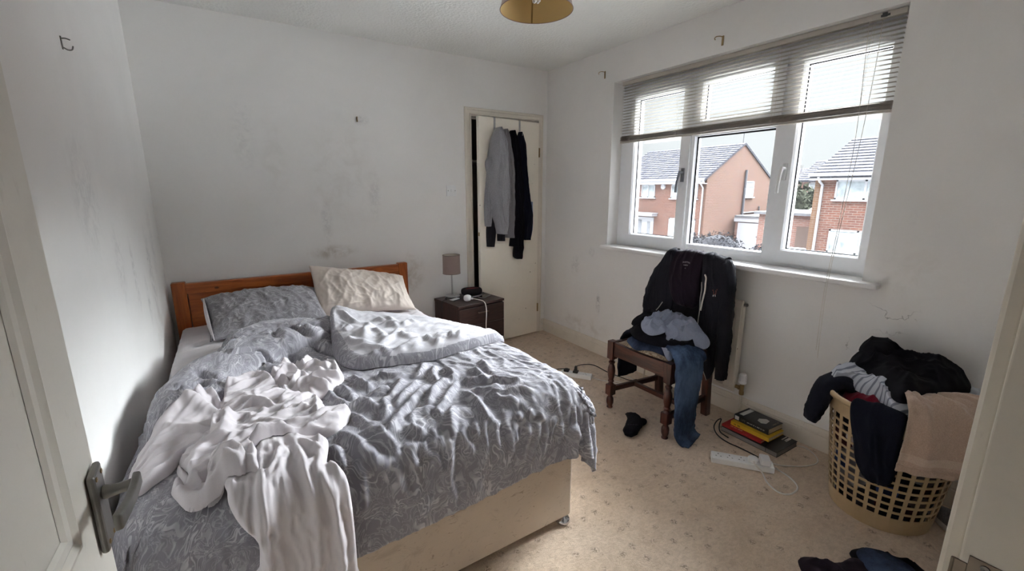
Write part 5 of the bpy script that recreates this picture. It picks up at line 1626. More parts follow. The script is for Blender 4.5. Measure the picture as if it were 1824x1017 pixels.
# white plug-shaped charger with its cable over the edge, cards and phone
ch = empty('usb_charger', (-1.035, -.36, TOPZ), 'round white charger lying on the bedside cabinet with its white cable dropping over the front', 'charger')
b = MB(); blob(b, (-1.03, -.36, TOPZ + .025), R(20), .030, .026, .0255, ex=.75); b.build('body', m_white_plastic, ch, smooth=True)
b = MB(); b.tube([(-1.012, -.372, TOPZ + .022), (-.992, -.385, TOPZ + .02)], [.0095, .006], 12); b.build('strain_relief', m_white_plastic, ch, smooth=True)
m_cable_w = plain('white_cable', S(216, 212, 206), .5, var=.02)
b = MB(); b.tube([tuple(q) for q in crom([(-.995, -.383, TOPZ + .02), (-.965, -.42, TOPZ + .016), (-.945, -.470, TOPZ + .009), (-.943, -.500, TOPZ - .02), (-.944, -.510, .44), (-.955, -.520, .34), (-.955, -.53, .22), (-.90, -.535, .10), (-.868, -.53, .03), (-.862, -.50, .004), (-.83, -.47, .004)], 70)], .0033, 10); b.build('cable', m_cable_w, ch, smooth=True)
Mc = Matrix.Translation((-1.092, -.268, TOPZ)) @ Matrix.Rotation(R(24), 4, 'Z')
b = MB(); b.box((-.042, -.030, .0003), (.042, .030, .0052), Mc); cd = tag(b.build('notebook', plain('black_card_cover', S(30, 28, 30), .6), bevel=.001), 'small black notebook with papers on it beside the lamp base', 'notebook')
b = MB(); b.box((-.052, -.022, .0056), (.034, .018, .0072), Mc); tag(b.build('paper_slip', plain('white_paper', S(200, 198, 198), .8)), 'folded white paper lying on the small black notebook', 'paper')
ph_ = empty('phone', (-.835, -.30, TOPZ), 'black phone lying near the right edge of the bedside cabinet', 'phone')
Mq = Matrix.Translation((-.845, -.305, TOPZ)) @ Matrix.Rotation(R(32), 4, 'Z')
b = MB(); b.box((-.06, -.028, .0006), (.06, .028, .0085), Mq); b.build('body', m_steel, ph_, bevel=.003)
b = MB(); b.box((-.057, -.026, .0086), (.057, .026, .0092), Mq); b.build('screen', plain('black_glass', S(20, 20, 24), .08, spec=.6, var=0), ph_)
Mq2 = Matrix.Translation((-.885, -.272, TOPZ)) @ Matrix.Rotation(R(12), 4, 'Z')
b = MB(); b.box((-.075, -.006, .0005), (.05, .006, .010), Mq2); tag(b.build('pen', plain('grey_pen_barrel', S(150, 150, 160), .3, .5), bevel=.004), 'grey pen lying in front of the black pouch', 'pen')

# ------------------------------------------------------------------ ceiling pendant
PX, PY, PZ = -1.40, -1.757, 2.083
pend = empty('pendant_lamp', (PX, PY, H), 'ceiling lamp with tapering taupe shade, gold inside, hanging above the room', 'ceiling lamp')
m_pshade = shade_mat('taupe_shade_gold_lining', S(166, 156, 148), S(188, 160, 108), .10)
b = MB(); drum(b, (PX, PY), .147, .105, PZ, PZ + .19); ps = b.build('lamp_shade', m_pshade, pend, smooth=True)
for z, r in ((PZ, .1475), (PZ + .19, .1055)):
    b = MB(); b.tube([(PX + r * cos(a), PY + r * sin(a), z) for a in np.linspace(0, 2 * pi, 65)], .0016, 6, False)
    b.build('shade_hem', plain('pinkish_shade_tape', S(140, 118, 108), .8), ps, smooth=True)
b = MB(); a0 = R(62); b.add([(PX + (.1462 - .042 * t) * cos(a0 + d), PY + (.1462 - .042 * t) * sin(a0 + d), PZ + .19 * t) for t in (0, 1) for d in (-.025, .025)], [(0, 1, 3, 2)]); b.build('seam', plain('brown_seam', S(132, 106, 62), .8), ps)
b = MB()
for a in (.3, 2.4, 4.5): b.tube([(PX + .02 * cos(a), PY + .02 * sin(a), PZ + .165), (PX + .105 * cos(a), PY + .105 * sin(a), PZ + .188)], .0018, 6)
b.lathe([(.016, .10), (.019, .12), (.019, .17), (.010, .185)], (PX, PY, PZ), 18)
b.build('lamp_holder', m_white_plastic, pend, smooth=False)
m_tube_glass = plain('frosted_tube', S(226, 222, 216), .25, spec=.5, var=.02)
b = MB()
for a in (0, pi / 2, pi, 3 * pi / 2):
    c, s_ = cos(a + .5) * .0125, sin(a + .5) * .0125
    b.tube([(PX + c, PY + s_, PZ + .10), (PX + c, PY + s_, PZ + .040), (PX + c * .9, PY + s_ * .9, PZ + .031), (PX + c * .5, PY + s_ * .5, PZ + .027)], [.0068, .0068, .0062, .003], 12)
b.build('bulb', m_tube_glass, pend, smooth=True)
b = MB(); b.tube([(PX, PY, PZ + .18), (PX, PY, H - .02)], .003, 8); b.build('flex', m_white_plastic, pend)
b = MB(); b.lathe([(.008, -.05), (.03, -.03), (.036, -.004), (.036, -.0005)], (PX, PY, H), 24); b.build('ceiling_rose', m_white_plastic, pend, smooth=True)

# ------------------------------------------------------------------ dining chair by the window
m_mahog = wood_mat('dark_mahogany', S(44, 22, 18), S(82, 44, 34), 'z', rough=.3, fine=1.3)
m_mahog_h = wood_mat('dark_mahogany_rail', S(44, 22, 18), S(84, 46, 35), 'y', rough=.3, fine=1.3)
def moquette():
    t = NT('worn_figured_velvet')
    p = t.pos()
    n = t.noise(p, 34, 4, .7, 2.0); f = t.noise(p, 300, 3, .7)
    col = t.mix(t.rng(n, .42, .6), S(128, 104, 78), S(182, 166, 140))
    w = t.noise(p, 6, 3)
    col = t.mix(t.math('MULTIPLY', t.rng(w, .5, .7), .6), col, S(92, 70, 46))
    t.bump(f, .4, .003)
    return t.fin(col, .9, spec=.1, sheen=.4)
m_velvet = moquette()
chair = empty('dining_chair', (-.40, -1.735, 0), 'dark mahogany dining chair with turned front legs standing by the radiator', 'chair')
FL, FR, BL, BR = (-.612, -1.520), (-.615, -1.950), (-.205, -1.565), (-.198, -1.912)
def front_leg(c):
    b = MB(); h = .023
    b.box((c[0] - h, c[1] - h, .335), (c[0] + h, c[1] + h, .452))
    b.lathe([(.023, .336), (.016, .328), (.013, .320), (.020, .314), (.020, .306), (.014, .300), (.016, .292), (.0225, .275), (.0245, .25), (.022, .222), (.017, .198), (.015, .192), (.0195, .187), (.0195, .181), (.014, .175), (.016, .168), (.021, .161)], (c[0], c[1], 0), 24, close=False)
    b.box((c[0] - h, c[1] - h, .092), (c[0] + h, c[1] + h, .160))
    b.lathe([(.023, .092), (.015, .086), (.014, .078), (.020, .070), (.0225, .055), (.022, .035), (.016, .018), (.015, .012), (.019, .008), (.019, .001)], (c[0], c[1], 0), 24)
    o = b.build('leg', m_mahog, chair, smooth=False, bevel=.002)
    for p in o.data.polygons: p.use_smooth = len(p.vertices) == 4 and abs(p.normal.z) < .98 and p.area < .0009
    return o
front_leg(FL); front_leg(FR)
for c in (BL, BR):
    b = MB(); h = .021
    def sec(z, dx): return [(c[0] - h + dx, c[1] - h, z), (c[0] + h + dx, c[1] - h, z), (c[0] + h + dx, c[1] + h, z), (c[0] - h + dx, c[1] + h, z)]
    ss = [sec(.001, .02), sec(.20, .004), sec(.45, 0), sec(.60, .012), sec(.93, .062)]
    b.add([q for s_ in ss for q in s_], [(4 * i + k, 4 * i + (k + 1) % 4, 4 * i + 4 + (k + 1) % 4, 4 * i + 4 + k) for i in range(4) for k in range(4)] + [(3, 2, 1, 0), (16, 17, 18, 19)])
    b.build('back_post', m_mahog, chair, bevel=.003)
def rail(a, c, z0, z1, w, name='seat_rail', sag=0.0, n=12, bow=0.0):
    b = MB(); a = Vector((*a, 0)); c = Vector((*c, 0)); d = (c - a).normalized(); nn = Vector((-d.y, d.x, 0))
    vs, fs = [], []
    for i in range(n + 1):
        t = i / n; p = a.lerp(c, t) + nn * (bow * sin(pi * t)); zb = z0 - sag * (4 * (t - .5) ** 2 - 1) * 1.0
        for (s, z) in ((-w / 2, zb), (w / 2, zb), (w / 2, z1), (-w / 2, z1)): vs.append(p + nn * s + Vector((0, 0, z)))
    for i in range(n):
        for k in range(4): fs.append((4 * i + k, 4 * i + (k + 1) % 4, 4 * i + 4 + (k + 1) % 4, 4 * i + 4 + k))
    fs += [(3, 2, 1, 0), (4 * n, 4 * n + 1, 4 * n + 2, 4 * n + 3)]
    b.add(vs, fs)
    return b.build(name, m_mahog_h, chair, bevel=.002)
rail((FL[0], FL[1] - .023), (FR[0], FR[1] + .023), .358, .448, .026, sag=.012, bow=-.016)
rail((FL[0] + .022, FL[1]), (BL[0] - .020, BL[1]), .375, .446, .024); rail((FR[0] + .022, FR[1]), (BR[0] - .020, BR[1]), .375, .446, .024); rail((BL[0], BL[1] - .021), (BR[0], BR[1] + .021), .375, .446, .024)
rail((FL[0] + .022, FL[1]), (BL[0] - .014, BL[1]), .110, .142, .022, 'stretcher'); rail((FR[0] + .022, FR[1]), (BR[0] - .014, BR[1]), .110, .142, .022, 'stretcher')
mid = lambda a, c, t: (a[0] + (c[0] - a[0]) * t, a[1] + (c[1] - a[1]) * t)
rail((mid(FL, BL, .48)[0], mid(FL, BL, .48)[1] - .011), (mid(FR, BR, .48)[0], mid(FR, BR, .48)[1] + .011), .112, .140, .022, 'stretcher')
b = MB()
for (z, t_, wd) in ((.885, .055, .075), (.66, .021, .05)):
    rail((BL[0] + t_, BL[1] - .02), (BR[0] + t_, BR[1] + .02), z, z + wd, .022, 'back_rail', sag=0, bow=.0)
# drop-in seat
n = 30
u = np.linspace(0, 1, n)[:, None]; v = np.linspace(0, 1, n)[None, :]
cf = [np.array((-.600, -1.548)), np.array((-.602, -1.922)), np.array((-.215, -1.59)), np.array((-.21, -1.885))]
XYs = (cf[0] * (1 - u[..., None]) + cf[1] * u[..., None]) * (1 - v[..., None]) + (cf[2] * (1 - u[..., None]) + cf[3] * u[..., None]) * v[..., None]
XYs = XYs.copy(); XYs[..., 0] -= (.018 * np.sin(pi * u) * (1 - v))
xx, yy_ = (u - .5) * 2 + 0 * v, (v - .5) * 2 + 0 * u
zz_ = .444 + .030 * ((1 - np.abs(xx) ** 3) * (1 - np.abs(yy_) ** 3)) ** .5
b = MB(); b.grid(np.concatenate([XYs, zz_[..., None]], -1), flip=True)
low = np.concatenate([XYs, np.full((n, n, 1), .43)], -1); b.grid(low)
for e1, e2 in ((np.s_[0, :], None), (np.s_[-1, :], None), (np.s_[:, 0], None), (np.s_[:, -1], None)):
    A = np.concatenate([XYs, zz_[..., None]], -1)[e1]; B2 = low[e1]; b.grid(np.stack([A, B2], 1))
seat = b.build('seat', m_velvet, chair, smooth=True)

# ------------------------------------------------------------------ radiator with valve
m_rad = gloss_paint('cream_radiator_enamel', S(206, 198, 186), amt=.1)
rad = empty('radiator', (-.07, -1.69, .17), 'cream panel radiator on the wall under the window, mostly behind the chair', 'radiator')
ra, rb = -2.022, -1.36
b = MB()
prof = []
ny = int((rb - ra - .05) / .0333)
ys = [ra, ra + .012, ra + .025]
pts2 = [(ra, -.078), (ra + .006, -.092), (ra + .022, -.095), (ra + .026, -.098)]
yy0 = ra + .03
k = 0
while yy0 + .034 < rb - .03:
    pts2 += [(yy0, -.100), (yy0 + .016, -.100), (yy0 + .021, -.092), (yy0 + .028, -.092)]; yy0 += .0333
pts2 += [(rb - .026, -.098), (rb - .022, -.095), (rb - .006, -.092), (rb, -.078)]
poly = [(x, y) for y, x in pts2] + [(-.066, rb), (-.066, ra)]
b.prism(poly, 2, .20, .70)
b.prism([(-.078, .17), (-.088, .175), (-.098, .20), (-.098, .70), (-.088, .735), (-.078, .742), (-.066, .735), (-.066, .175)], 1, ra + .004, rb - .004)
b.build('panel', m_rad, rad, bevel=.002)
b = MB(); b.box((-.064, ra + .01, .21), (-.030, rb - .01, .70)); b.build('rear_panel', m_rad, rad, bevel=.006)
for yk in (-1.9, -1.5):
    b = MB(); b.box((-.030, yk, .3), (-.001, yk + .04, .62)); b.build('bracket', m_rad, rad)
b = MB(); b.tube([(-.066, ra + .012, .715), (-.066, ra - .014, .715)], .009, 8); b.tube([(-.066, ra - .010, .715), (-.066, ra - .018, .715)], .005, 4); b.build('air_vent', m_oldsteel, rad)
b = MB(); b.tube([(-.066, ra + .01, .205), (-.066, ra - .030, .205)], .011, 12); b.tube([(-.066, ra - .018, .205), (-.066, ra - .028, .205)], .015, 6)
b.tube([(-.066, ra - .038, .185), (-.066, ra - .038, .235)], .012, 12); b.tube([(-.066, ra - .038, .165), (-.066, ra - .038, .187)], .014, 6)
vb = b.build('valve_body', m_brass, rad)
b = MB(); nf = 10
pr_ = []
for kk in range(nf * 4):
    a = 2 * pi * kk / (nf * 4); rr_ = .0215 if (kk % 4) < 3 else .0185
    pr_.append((rr_ * cos(a), rr_ * sin(a)))
b.prism([(-.066 + p, ra - .038 + q_) for p, q_ in pr_], 2, .255, .292); b.lathe([(.016, .233), (.0225, .240), (.0225, .256)], (-.066, ra - .038, 0), 24); b.lathe([(.0185, .292), (.015, .300), (.002, .302)], (-.066, ra - .038, 0), 24)
b.build('valve_head', m_white_plastic, rad, bevel=.001)
m_pipe = gloss_paint('cream_painted_pipe', S(206, 198, 184), amt=.1)
b = MB(); b.tube([(-.066, ra - .038, .168), (-.066, ra - .038, .0005)], .0075, 12); b.build('pipe', m_pipe, rad, smooth=True)
b = MB(); b.tube([(-.066, rb + .03, .205), (-.066, rb + .03, .0005)], .0075, 12); b.tube([(-.066, rb + .03, .205), (-.066, rb - .004, .205)], .009, 12); b.build('pipe', m_pipe, rad, smooth=True)

# ------------------------------------------------------------------ light switch and wall hooks
b = MB(); b.box((-1.0175, -.0105, 1.322), (-.9295, -.0006, 1.410))
sw = tag(b.build('light_switch', m_white_plastic, bevel=.002), 'white single light switch on the back wall left of the cupboard frame', 'light switch')
b = MB(); Ms = Matrix.Translation((-.9735, -.0105, 1.366)) @ Matrix.Rotation(R(7), 4, 'X'); b.box((-.0075, -.004, -.012), (.0075, .004, .012), Ms); b.build('rocker', m_white_plastic, sw, bevel=.001)
for s in (-.031, .031):
    b = MB(); b.lathe([(.0005, 0), (.0036, .0004), (.004, -.0015)], (-.9735 + s, -.0112, 1.366), 10, Matrix.Rotation(R(90), 4, 'X')); b.build('screw', m_oldsteel, sw)
def wall_hook(M, label, s=1.0, curl=True, mat=None, big=1.0):
    M = M @ Matrix.Scale(big, 4)
    b = MB()
    b.box((-.004, .0003, -.018), (.004, .003, .018), M)
    pts = [(0, .003, .012), (0, .012, .013), (.002, .022, .010)] if not curl else [(0, .003, .013), (-.004, .014, .015), (-.012, .026, .014), (-.017, .031, .008), (-.014, .030, .001)]
    b.tube([M @ Vector(q) for q in crom(pts, 10)], .0024 * s, 8)
    if not curl:
        b.tube([M @ Vector(q) for q in crom([(0, .003, -.012), (.0, .012, -.018), (.002, .022, -.016), (.004, .026, -.006)], 10)], .0024 * s, 8)
    return tag(b.build('wall_hook', mat or m_brass, bevel=0), label, 'hook')
Mr = lambda y, z: Matrix.Translation((0, y, z)) @ Matrix.Rotation(R(90), 4, 'Z')
wall_hook(Mr(-.722, 2.228) @ Matrix.Diagonal((-1, 1, 1, 1)), 'brass curtain hook high on the window wall nearer the corner', 1.0, big=1.45)
wall_hook(Mr(-1.678, 2.222) @ Matrix.Diagonal((-1, 1, 1, 1)), 'brass curtain hook on the window wall above the blind', 1.1, big=1.45)
wall_hook(Matrix.Translation((-1.690, 0, 1.862)) @ Matrix.Rotation(R(180), 4, 'Z'), 'small hook left in the bare back wall above the bed', 1.0, False)
wall_hook(Matrix.Translation((XL, -1.425, 1.80)) @ Matrix.Rotation(R(-90), 4, 'Z') @ Matrix.Rotation(R(8), 4, 'Y'), 'dark hook on the left wall high above the room door', .8, False, m_oldsteel)
# ------------------------------------------------------------------ extension leads, plugs and cables on the floor
m_screw_dark = m_black_plastic
m_label = plain('printed_label', S(196, 194, 190), .8, var=.02)
def lead(name, c, yaw, L, W_, Hh, nsock, label, cat='extension lead'):
    e = empty(name, (c[0], c[1], 0), label, cat)
    M = Matrix.Translation((c[0], c[1], 0)) @ Matrix.Rotation(yaw, 4, 'Z')
    b = MB(); b.box((-L / 2, -W_ / 2, .0008), (L / 2, W_ / 2, Hh), M); body = b.build('body', m_white_plastic, e, bevel=.005, seg=3)
    pit = L / (nsock + .35)
    for k in range(nsock):
        x = -L / 2 + pit * (k + .62)
        b = MB()
        def slot(dx, dy, w, h): b.box((x + dx - w, dy - h, Hh - .001), (x + dx + w, dy + h, Hh + .0003), M)
        slot(0, .011, .002, .004); slot(-.011, -.009, .0033, .002); slot(.011, -.009, .0033, .002)
        b.build('socket', m_black_plastic, body)
    return e, M, pit, Hh
lw, Ml, pitl, hl = lead('extension_lead', (-.492, -2.325), R(-52.5), .285, .066, .034, 5, 'white five socket extension lead on the carpet in front of the books')
def px_(M, x, y, z): return M @ Vector((x, y, z))
# plug in the fourth socket, square adaptor in the fifth
pg_ = empty('plug', px_(Ml, -.1425 + pitl * 3.62, 0, hl), 'round topped white plug in the long extension lead beside the square adaptor', 'plug')
b = MB(); Mx = Ml @ Matrix.Translation((-.1425 + pitl * 3.62, 0, hl + .0005))
b.prism([(-.025, -.012), (-.014, -.024), (.014, -.024), (.025, -.012), (.022, .014), (.010, .026), (-.010, .026), (-.022, .014)], 2, 0, .018, Mx)
b.build('body', m_white_plastic, pg_, bevel=.005, seg=3)
b = MB()
q0 = px_(Mx, 0, -.024, .010)
b.tube([tuple(q) for q in crom([q0, px_(Mx, .002, -.045, .008), (-.482, -2.425, .01), (-.525, -2.47, .004), (-.553, -2.535, .004), (-.525, -2.572, .004), (-.46, -2.575, .004), (-.418, -2.548, .004), (-.392, -2.500, .004), (-.385, -2.455, .005), (-.39, -2.44, .012)], 60)], .0038, 10)
b.build('cable', m_cable_w, pg_, smooth=True)
ad = empty('adaptor', px_(Ml, -.1425 + pitl * 4.62, 0, hl), 'square white mains adaptor in the end socket of the long extension lead', 'adaptor')
b = MB(); Mx = Ml @ Matrix.Translation((-.1425 + pitl * 4.58, .002, hl + .0005)); b.box((-.022, -.030, 0), (.022, .030, .030), Mx); b.build('body', m_white_plastic, ad, bevel=.004, seg=3)
b = MB(); q0 = px_(Mx, .004, .030, .012)
b.tube([tuple(q) for q in crom([q0, (-.365, -2.385, .012), (-.34, -2.43, .004), (-.29, -2.475, .004), (-.235, -2.51, .004), (-.165, -2.53, .004), (-.115, -2.515, .004), (-.07, -2.465, .004), (-.06, -2.425, .004), (-.075, -2.40, .004)], 60)], .0024, 8); b.build('cable', m_cable_w, ad, smooth=True)
b = MB()
b.tube([tuple(q) for q in crom([(-.372, -2.352, .012), (-.36, -2.30, .006), (-.36, -2.24, .006), (-.365, -2.17, .006), (-.345, -2.10, .008), (-.305, -2.052, .02), (-.262, -2.040, .04), (-.235, -2.050, .05), (-.262, -2.058, .02), (-.30, -2.09, .006), (-.318, -2.15, .006)], 60)], .0034, 8)
tag(b.build('cable', m_black_plastic, smooth=True), 'thin black cable looping on the carpet round the stacked books', 'cable')
# smaller lead near the bed with two black plugs
l2, M2, pit2, h2_ = lead('extension_lead', (-.482, -1.045), R(-55), .235, .056, .034, 3, 'short white extension lead on the carpet between the cabinet and the chair')
def bplug(k, label, up, path):
    e = empty('plug', px_(M2, -.1175 + pit2 * (k + .62), 0, h2_), label, 'plug')
    Mx = M2 @ Matrix.Translation((-.1175 + pit2 * (k + .62), 0, h2_ + .0005))
    b = MB(); b.box((-.019, -.020, 0), (.019, .020, .016), Mx); b.prism([(-.012, .016), (.012, .016), (.008, up), (-.008, up)], 1, -.010, .010, Mx); b.build('body', m_black_plastic, e, bevel=.004)
    b = MB(); b.tube([tuple(q) for q in crom([px_(Mx, 0, 0, up - .004)] + path, 50)], .0034, 8); b.build('cable', m_black_plastic, e, smooth=True)
bplug(0, 'low black plug in the end of the short extension lead nearest the cabinet', .022, [(-.575, -.955, .052), (-.60, -.86, .012), (-.615, -.75, .004), (-.63, -.66, .004), (-.70, -.58, .004), (-.755, -.545, .004)])
bplug(1, 'tall black plug in the middle of the short extension lead', .052, [(-.45, -1.07, .098), (-.36, -1.10, .085), (-.28, -1.17, .035), (-.235, -1.24, .016), (-.215, -1.33, .014), (-.16, -1.345, .014)])
b = MB(); b.tube([tuple(q) for q in crom([px_(M2, .118, 0, .018), (-.385, -1.175, .005), (-.34, -1.25, .004), (-.305, -1.33, .004), (-.25, -1.385, .004), (-.185, -1.36, .004), (-.165, -1.28, .004), (-.21, -1.215, .004), (-.27, -1.215, .004), (-.31, -1.26, .011), (-.29, -1.32, .011)], 70)], .0034, 8)
b.build('cable', m_cable_w, l2, smooth=True)
# coiled leads by the cabinet foot
b = MB(); rs = random.Random(4)
pts = []
for k in range(60):
    a = k * .36; r_ = .058 + .012 * sin(k * .5); pts.append((-.665 + r_ * 1.15 * cos(a), -.535 + r_ * .8 * sin(a) + .0006 * k, .005 + .0016 * (k % 18)))
pts = [(-.78, -.47, .006), (-.735, -.50, .006)] + pts
b.tube(pts, .0032, 8); tag(b.build('cable_coil', m_cable_w, smooth=True), 'loosely coiled white lead on the carpet at the foot of the cabinet', 'cable')
b = MB(); b.tube([tuple(q) for q in crom([(-.745, -.425, .006), (-.70, -.45, .02), (-.655, -.475, .042), (-.675, -.52, .046), (-.72, -.51, .044), (-.735, -.46, .03), (-.745, -.44, .012)], 50)], .0032, 8)
tag(b.build('cable_loop', m_black_plastic, smooth=True), 'black lead looped beside the coiled white lead at the cabinet foot', 'cable')

# ------------------------------------------------------------------ books
m_pages = plain('book_pages', S(200, 184, 158), .9, var=.08, scale=400)
m_pages_grey = plain('grey_page_edges', S(128, 124, 122), .9, var=.06, scale=400)
def text(par, s, size, M, mat, name='lettering', sx=1.0):
    cu = bpy.data.curves.new(name, 'FONT'); cu.body = s; cu.size = size; cu.extrude = .0002; cu.align_x = 'CENTER'; cu.align_y = 'CENTER'
    o = bpy.data.objects.new('tmp_text', cu); COL.objects.link(o)
    bpy.context.view_layer.update()
    me = bpy.data.meshes.new_from_object(o.evaluated_get(bpy.context.evaluated_depsgraph_get()))
    bpy.data.objects.remove(o)
    me.transform(M @ Matrix.Scale(sx, 4, (1, 0, 0)))
    me.materials.clear(); me.materials.append(mat)
    m = bpy.data.objects.new(name, me); COL.objects.link(m)
    return put(m, par)
def worn_print(par, w, h, M, mat, seed, name='lettering'):
    """small print too worn to read: a row of short irregular strokes"""
    rr = random.Random(seed); b = MB(); x = -w / 2
    while x < w / 2:
        d = h * rr.uniform(.18, .5)
        if rr.random() < .85: b.box((x, -h / 2, 0), (x + d, h / 2 * rr.uniform(.5, 1), .0003), M)
        x += d + h * rr.uniform(.12, .3)
    return b.build(name, mat, par)
def book(c, yaw, L, W_, z0, th, cover, pages, label, spine_out=True):
    """L along local x, spine on local -y"""
    e = empty('book', (c[0], c[1], z0), label, 'book', 'stacked books')
    M = Matrix.Translation((c[0], c[1], z0)) @ Matrix.Rotation(yaw, 4, 'Z')
    ct = .0022
    b = MB(); b.box((-L / 2, -W_ / 2, .0004), (L / 2, W_ / 2, ct), M); b.box((-L / 2, -W_ / 2, th - ct), (L / 2, W_ / 2, th), M); b.box((-L / 2, -W_ / 2, ct), (L / 2, -W_ / 2 + ct, th - ct), M)
    cv = b.build('cover', cover, e, bevel=.0008)
    b = MB(); b.box((-L / 2 + .003, -W_ / 2 + ct, ct), (L / 2 - .003, W_ / 2 - .003, th - ct), M); b.build('pages', pages, e)
    return e, M, cv
m_bk = plain('black_cover', S(26, 25, 27), .45, var=.05)
m_bk2 = plain('charcoal_cover', S(36, 34, 34), .5, var=.08)
m_yl = plain('yellow_cover', S(206, 166, 44), .5, var=.04)
m_rd = plain('red_cover', S(160, 24, 34), .45, var=.06)
m_wt = plain('white_print', S(210, 206, 202), .7, var=.02)
m_dkprint = plain('dark_print', S(60, 46, 20), .7, var=.02)
m_goldprint = plain('pale_print', S(216, 180, 150), .7, var=.02)
yb = R(-92.5)
# spine side faces the room (-x): yaw about -92 deg turns local -y towards -x
e0, M0, _c = book((-.172, -2.238), R(-91.5), .315, .205, 0, .030, m_bk2, m_pages_grey, 'large flat charcoal book at the bottom of the floor stack')
b = MB(); b.box((-.156, -.1035, .004), (.156, -.1028, .026), M0); b.build('page_edge', m_pages_grey, e0)
b = MB(); b.box((.10, .045, .0301), (.106, .098, .0304), M0); b.box((.114, .045, .0301), (.128, .098, .0304), M0); b.build('lettering', m_wt, e0)
b = MB(); b.tube([px_(M0, .098, -.104, .004), px_(M0, .098, -.1046, .028), px_(M0, .098, -.10, .0312), px_(M0, .085, -.02, .0312), px_(M0, .125, .06, .0312)], .0011, 6); b.build('elastic_band', m_black_plastic, e0)
e1, M1, _c = book((-.188, -2.190), R(-90), .225, .165, .0312, .014, m_rd, m_pages, 'thin red book under the yellow one in the floor stack')
worn_print(e1, .07, .008, M1 @ Matrix.Translation((-.035, -.064, .0142)), m_goldprint, 1)
e2, M2b, _c = book((-.168, -2.222), R(-92), .218, .150, .0460, .024, m_yl, m_pages, 'yellow book second from the top of the floor stack')
worn_print(e2, .04, .010, M2b @ Matrix.Translation((-.075, -.0752, .012)) @ Matrix.Rotation(R(90), 4, 'X'), m_dkprint, 2)
e3, M3, _c = book((-.148, -2.215), R(-93), .200, .138, .0708, .034, m_bk, m_pages, 'black book with white paper label on top of the floor stack')
b = MB(); b.box((-.085, -.045, .0341), (-.060, .060, .0345), M3); b.box((-.094, -.0695, .006), (-.070, -.0691, .028), M3); b.build('paper_label', m_label, e3)
b = MB(); b.prism([(.005, .0), (.012, -.028), (.040, -.040), (.058, -.022), (.052, .022), (.030, .030)], 2, .0341, .0346, M3); b.build('torn_sticker', m_label, e3)
text(e3, 'LIFE', .016, M3 @ Matrix.Translation((-.045, -.0692, .017)) @ Matrix.Rotation(R(90), 4, 'X'), plain('grey_print', S(110, 108, 108), .7))
worn_print(e3, .10, .006, M3 @ Matrix.Translation((.028, -.0692, .017)) @ Matrix.Rotation(R(90), 4, 'X'), m_wt, 3)
worn_print(e3, .05, .008, M3 @ Matrix.Translation((.085, .02, .0342)) @ Matrix.Rotation(R(90), 4, 'Z'), plain('beige_print', S(150, 138, 118), .7), 4)
# ------------------------------------------------------------------ clothes
def knit(name, col, fleck=.12, sheen=.15, scale=260):
    t = NT(name)
    p = t.pos()
    n = t.noise(p, scale, 3, .7); w = t.noise(p, 12, 4)
    d = tuple(c * (1 - fleck * 1.5) for c in col[:3]) + (1,); u = tuple(min(1, c * (1 + fleck * 1.5)) for c in col[:3]) + (1,)
    c = t.mix(t.rng(n, .3, .7), d, u)
    c = t.mix(t.math('MULTIPLY', t.rng(w, .4, .7), .12), c, d)
    t.bump(n, .25, .0015)
    return t.fin(c, .9, spec=.1, sheen=sheen)
m_grey_marl = knit('grey_marl_jersey', S(150, 150, 154), .16)
m_grey_marl2 = knit('shaded_grey_marl_jersey', S(122, 119, 122), .14)  # grey marl with the shade behind the front hoodie put into its colour
m_navy = knit('navy_jersey', S(20, 22, 36), .12, .03)
m_navy2 = knit('dark_navy_fleece', S(24, 25, 36), .12, .03)
m_blackc = knit('black_cotton', S(17, 16, 23), .1, .02)
m_char = knit('charcoal_fleece', S(33, 32, 39), .14, .04)
m_purple = knit('dark_plum_jersey', S(34, 25, 35), .12, .04)
m_bluegrey = knit('blue_grey_jersey', S(134, 140, 158), .08)
m_maroon = knit('maroon_jersey', S(104, 16, 36), .1)
m_towel = knit('beige_terry_towel', S(180, 157, 140), .08, .25, 260)
m_palegrey = knit('pale_grey_cotton', S(176, 180, 188), .05)
def denim(name, a, c):
    t = NT(name)
    p = t.pos()
    w = t.noise(p, 500, 2); f = t.noise(t.vmath('MULTIPLY', p, (1, 1, .5)), 7, 5, .65); st = t.noise(t.vmath('MULTIPLY', p, (1, 1, .2)), 90, 3)
    col = t.mix(t.rng(f, .40, .68), a, c)
    col = t.mix(t.math('MULTIPLY', t.rng(st, .45, .7), .25), col, c)
    col = t.mix(t.math('MULTIPLY', t.rng(w, .4, .65), .3), col, tuple(q * .6 for q in a[:3]) + (1,))
    t.bump(w, .2, .001)
    return t.fin(col, .85, spec=.15)
m_denim = denim('mid_blue_denim', S(36, 49, 72), S(84, 104, 134))
m_denim_dk = denim('dark_denim', S(34, 42, 60), S(66, 78, 104))
def stripe_mat():
    t = NT('grey_white_striped_cotton')
    v = t.tex('UV')
    sep = t.n('ShaderNodeSeparateXYZ'); t.l(v, sep.inputs[0])
    s = t.math('PINGPONG', t.math('MULTIPLY', sep.outputs['Y'], 74), 1.0)
    w = t.noise(v, 500, 2)
    col = t.mix(t.rng(s, .62, .78), S(186, 189, 198), S(122, 125, 138))
    t.bump(w, .1, .001)
    return t.fin(col, .85, spec=.15)
m_stripe = stripe_mat()
m_zip = plain('silver_zip', S(176, 172, 166), .4, .6, var=.1, scale=300)

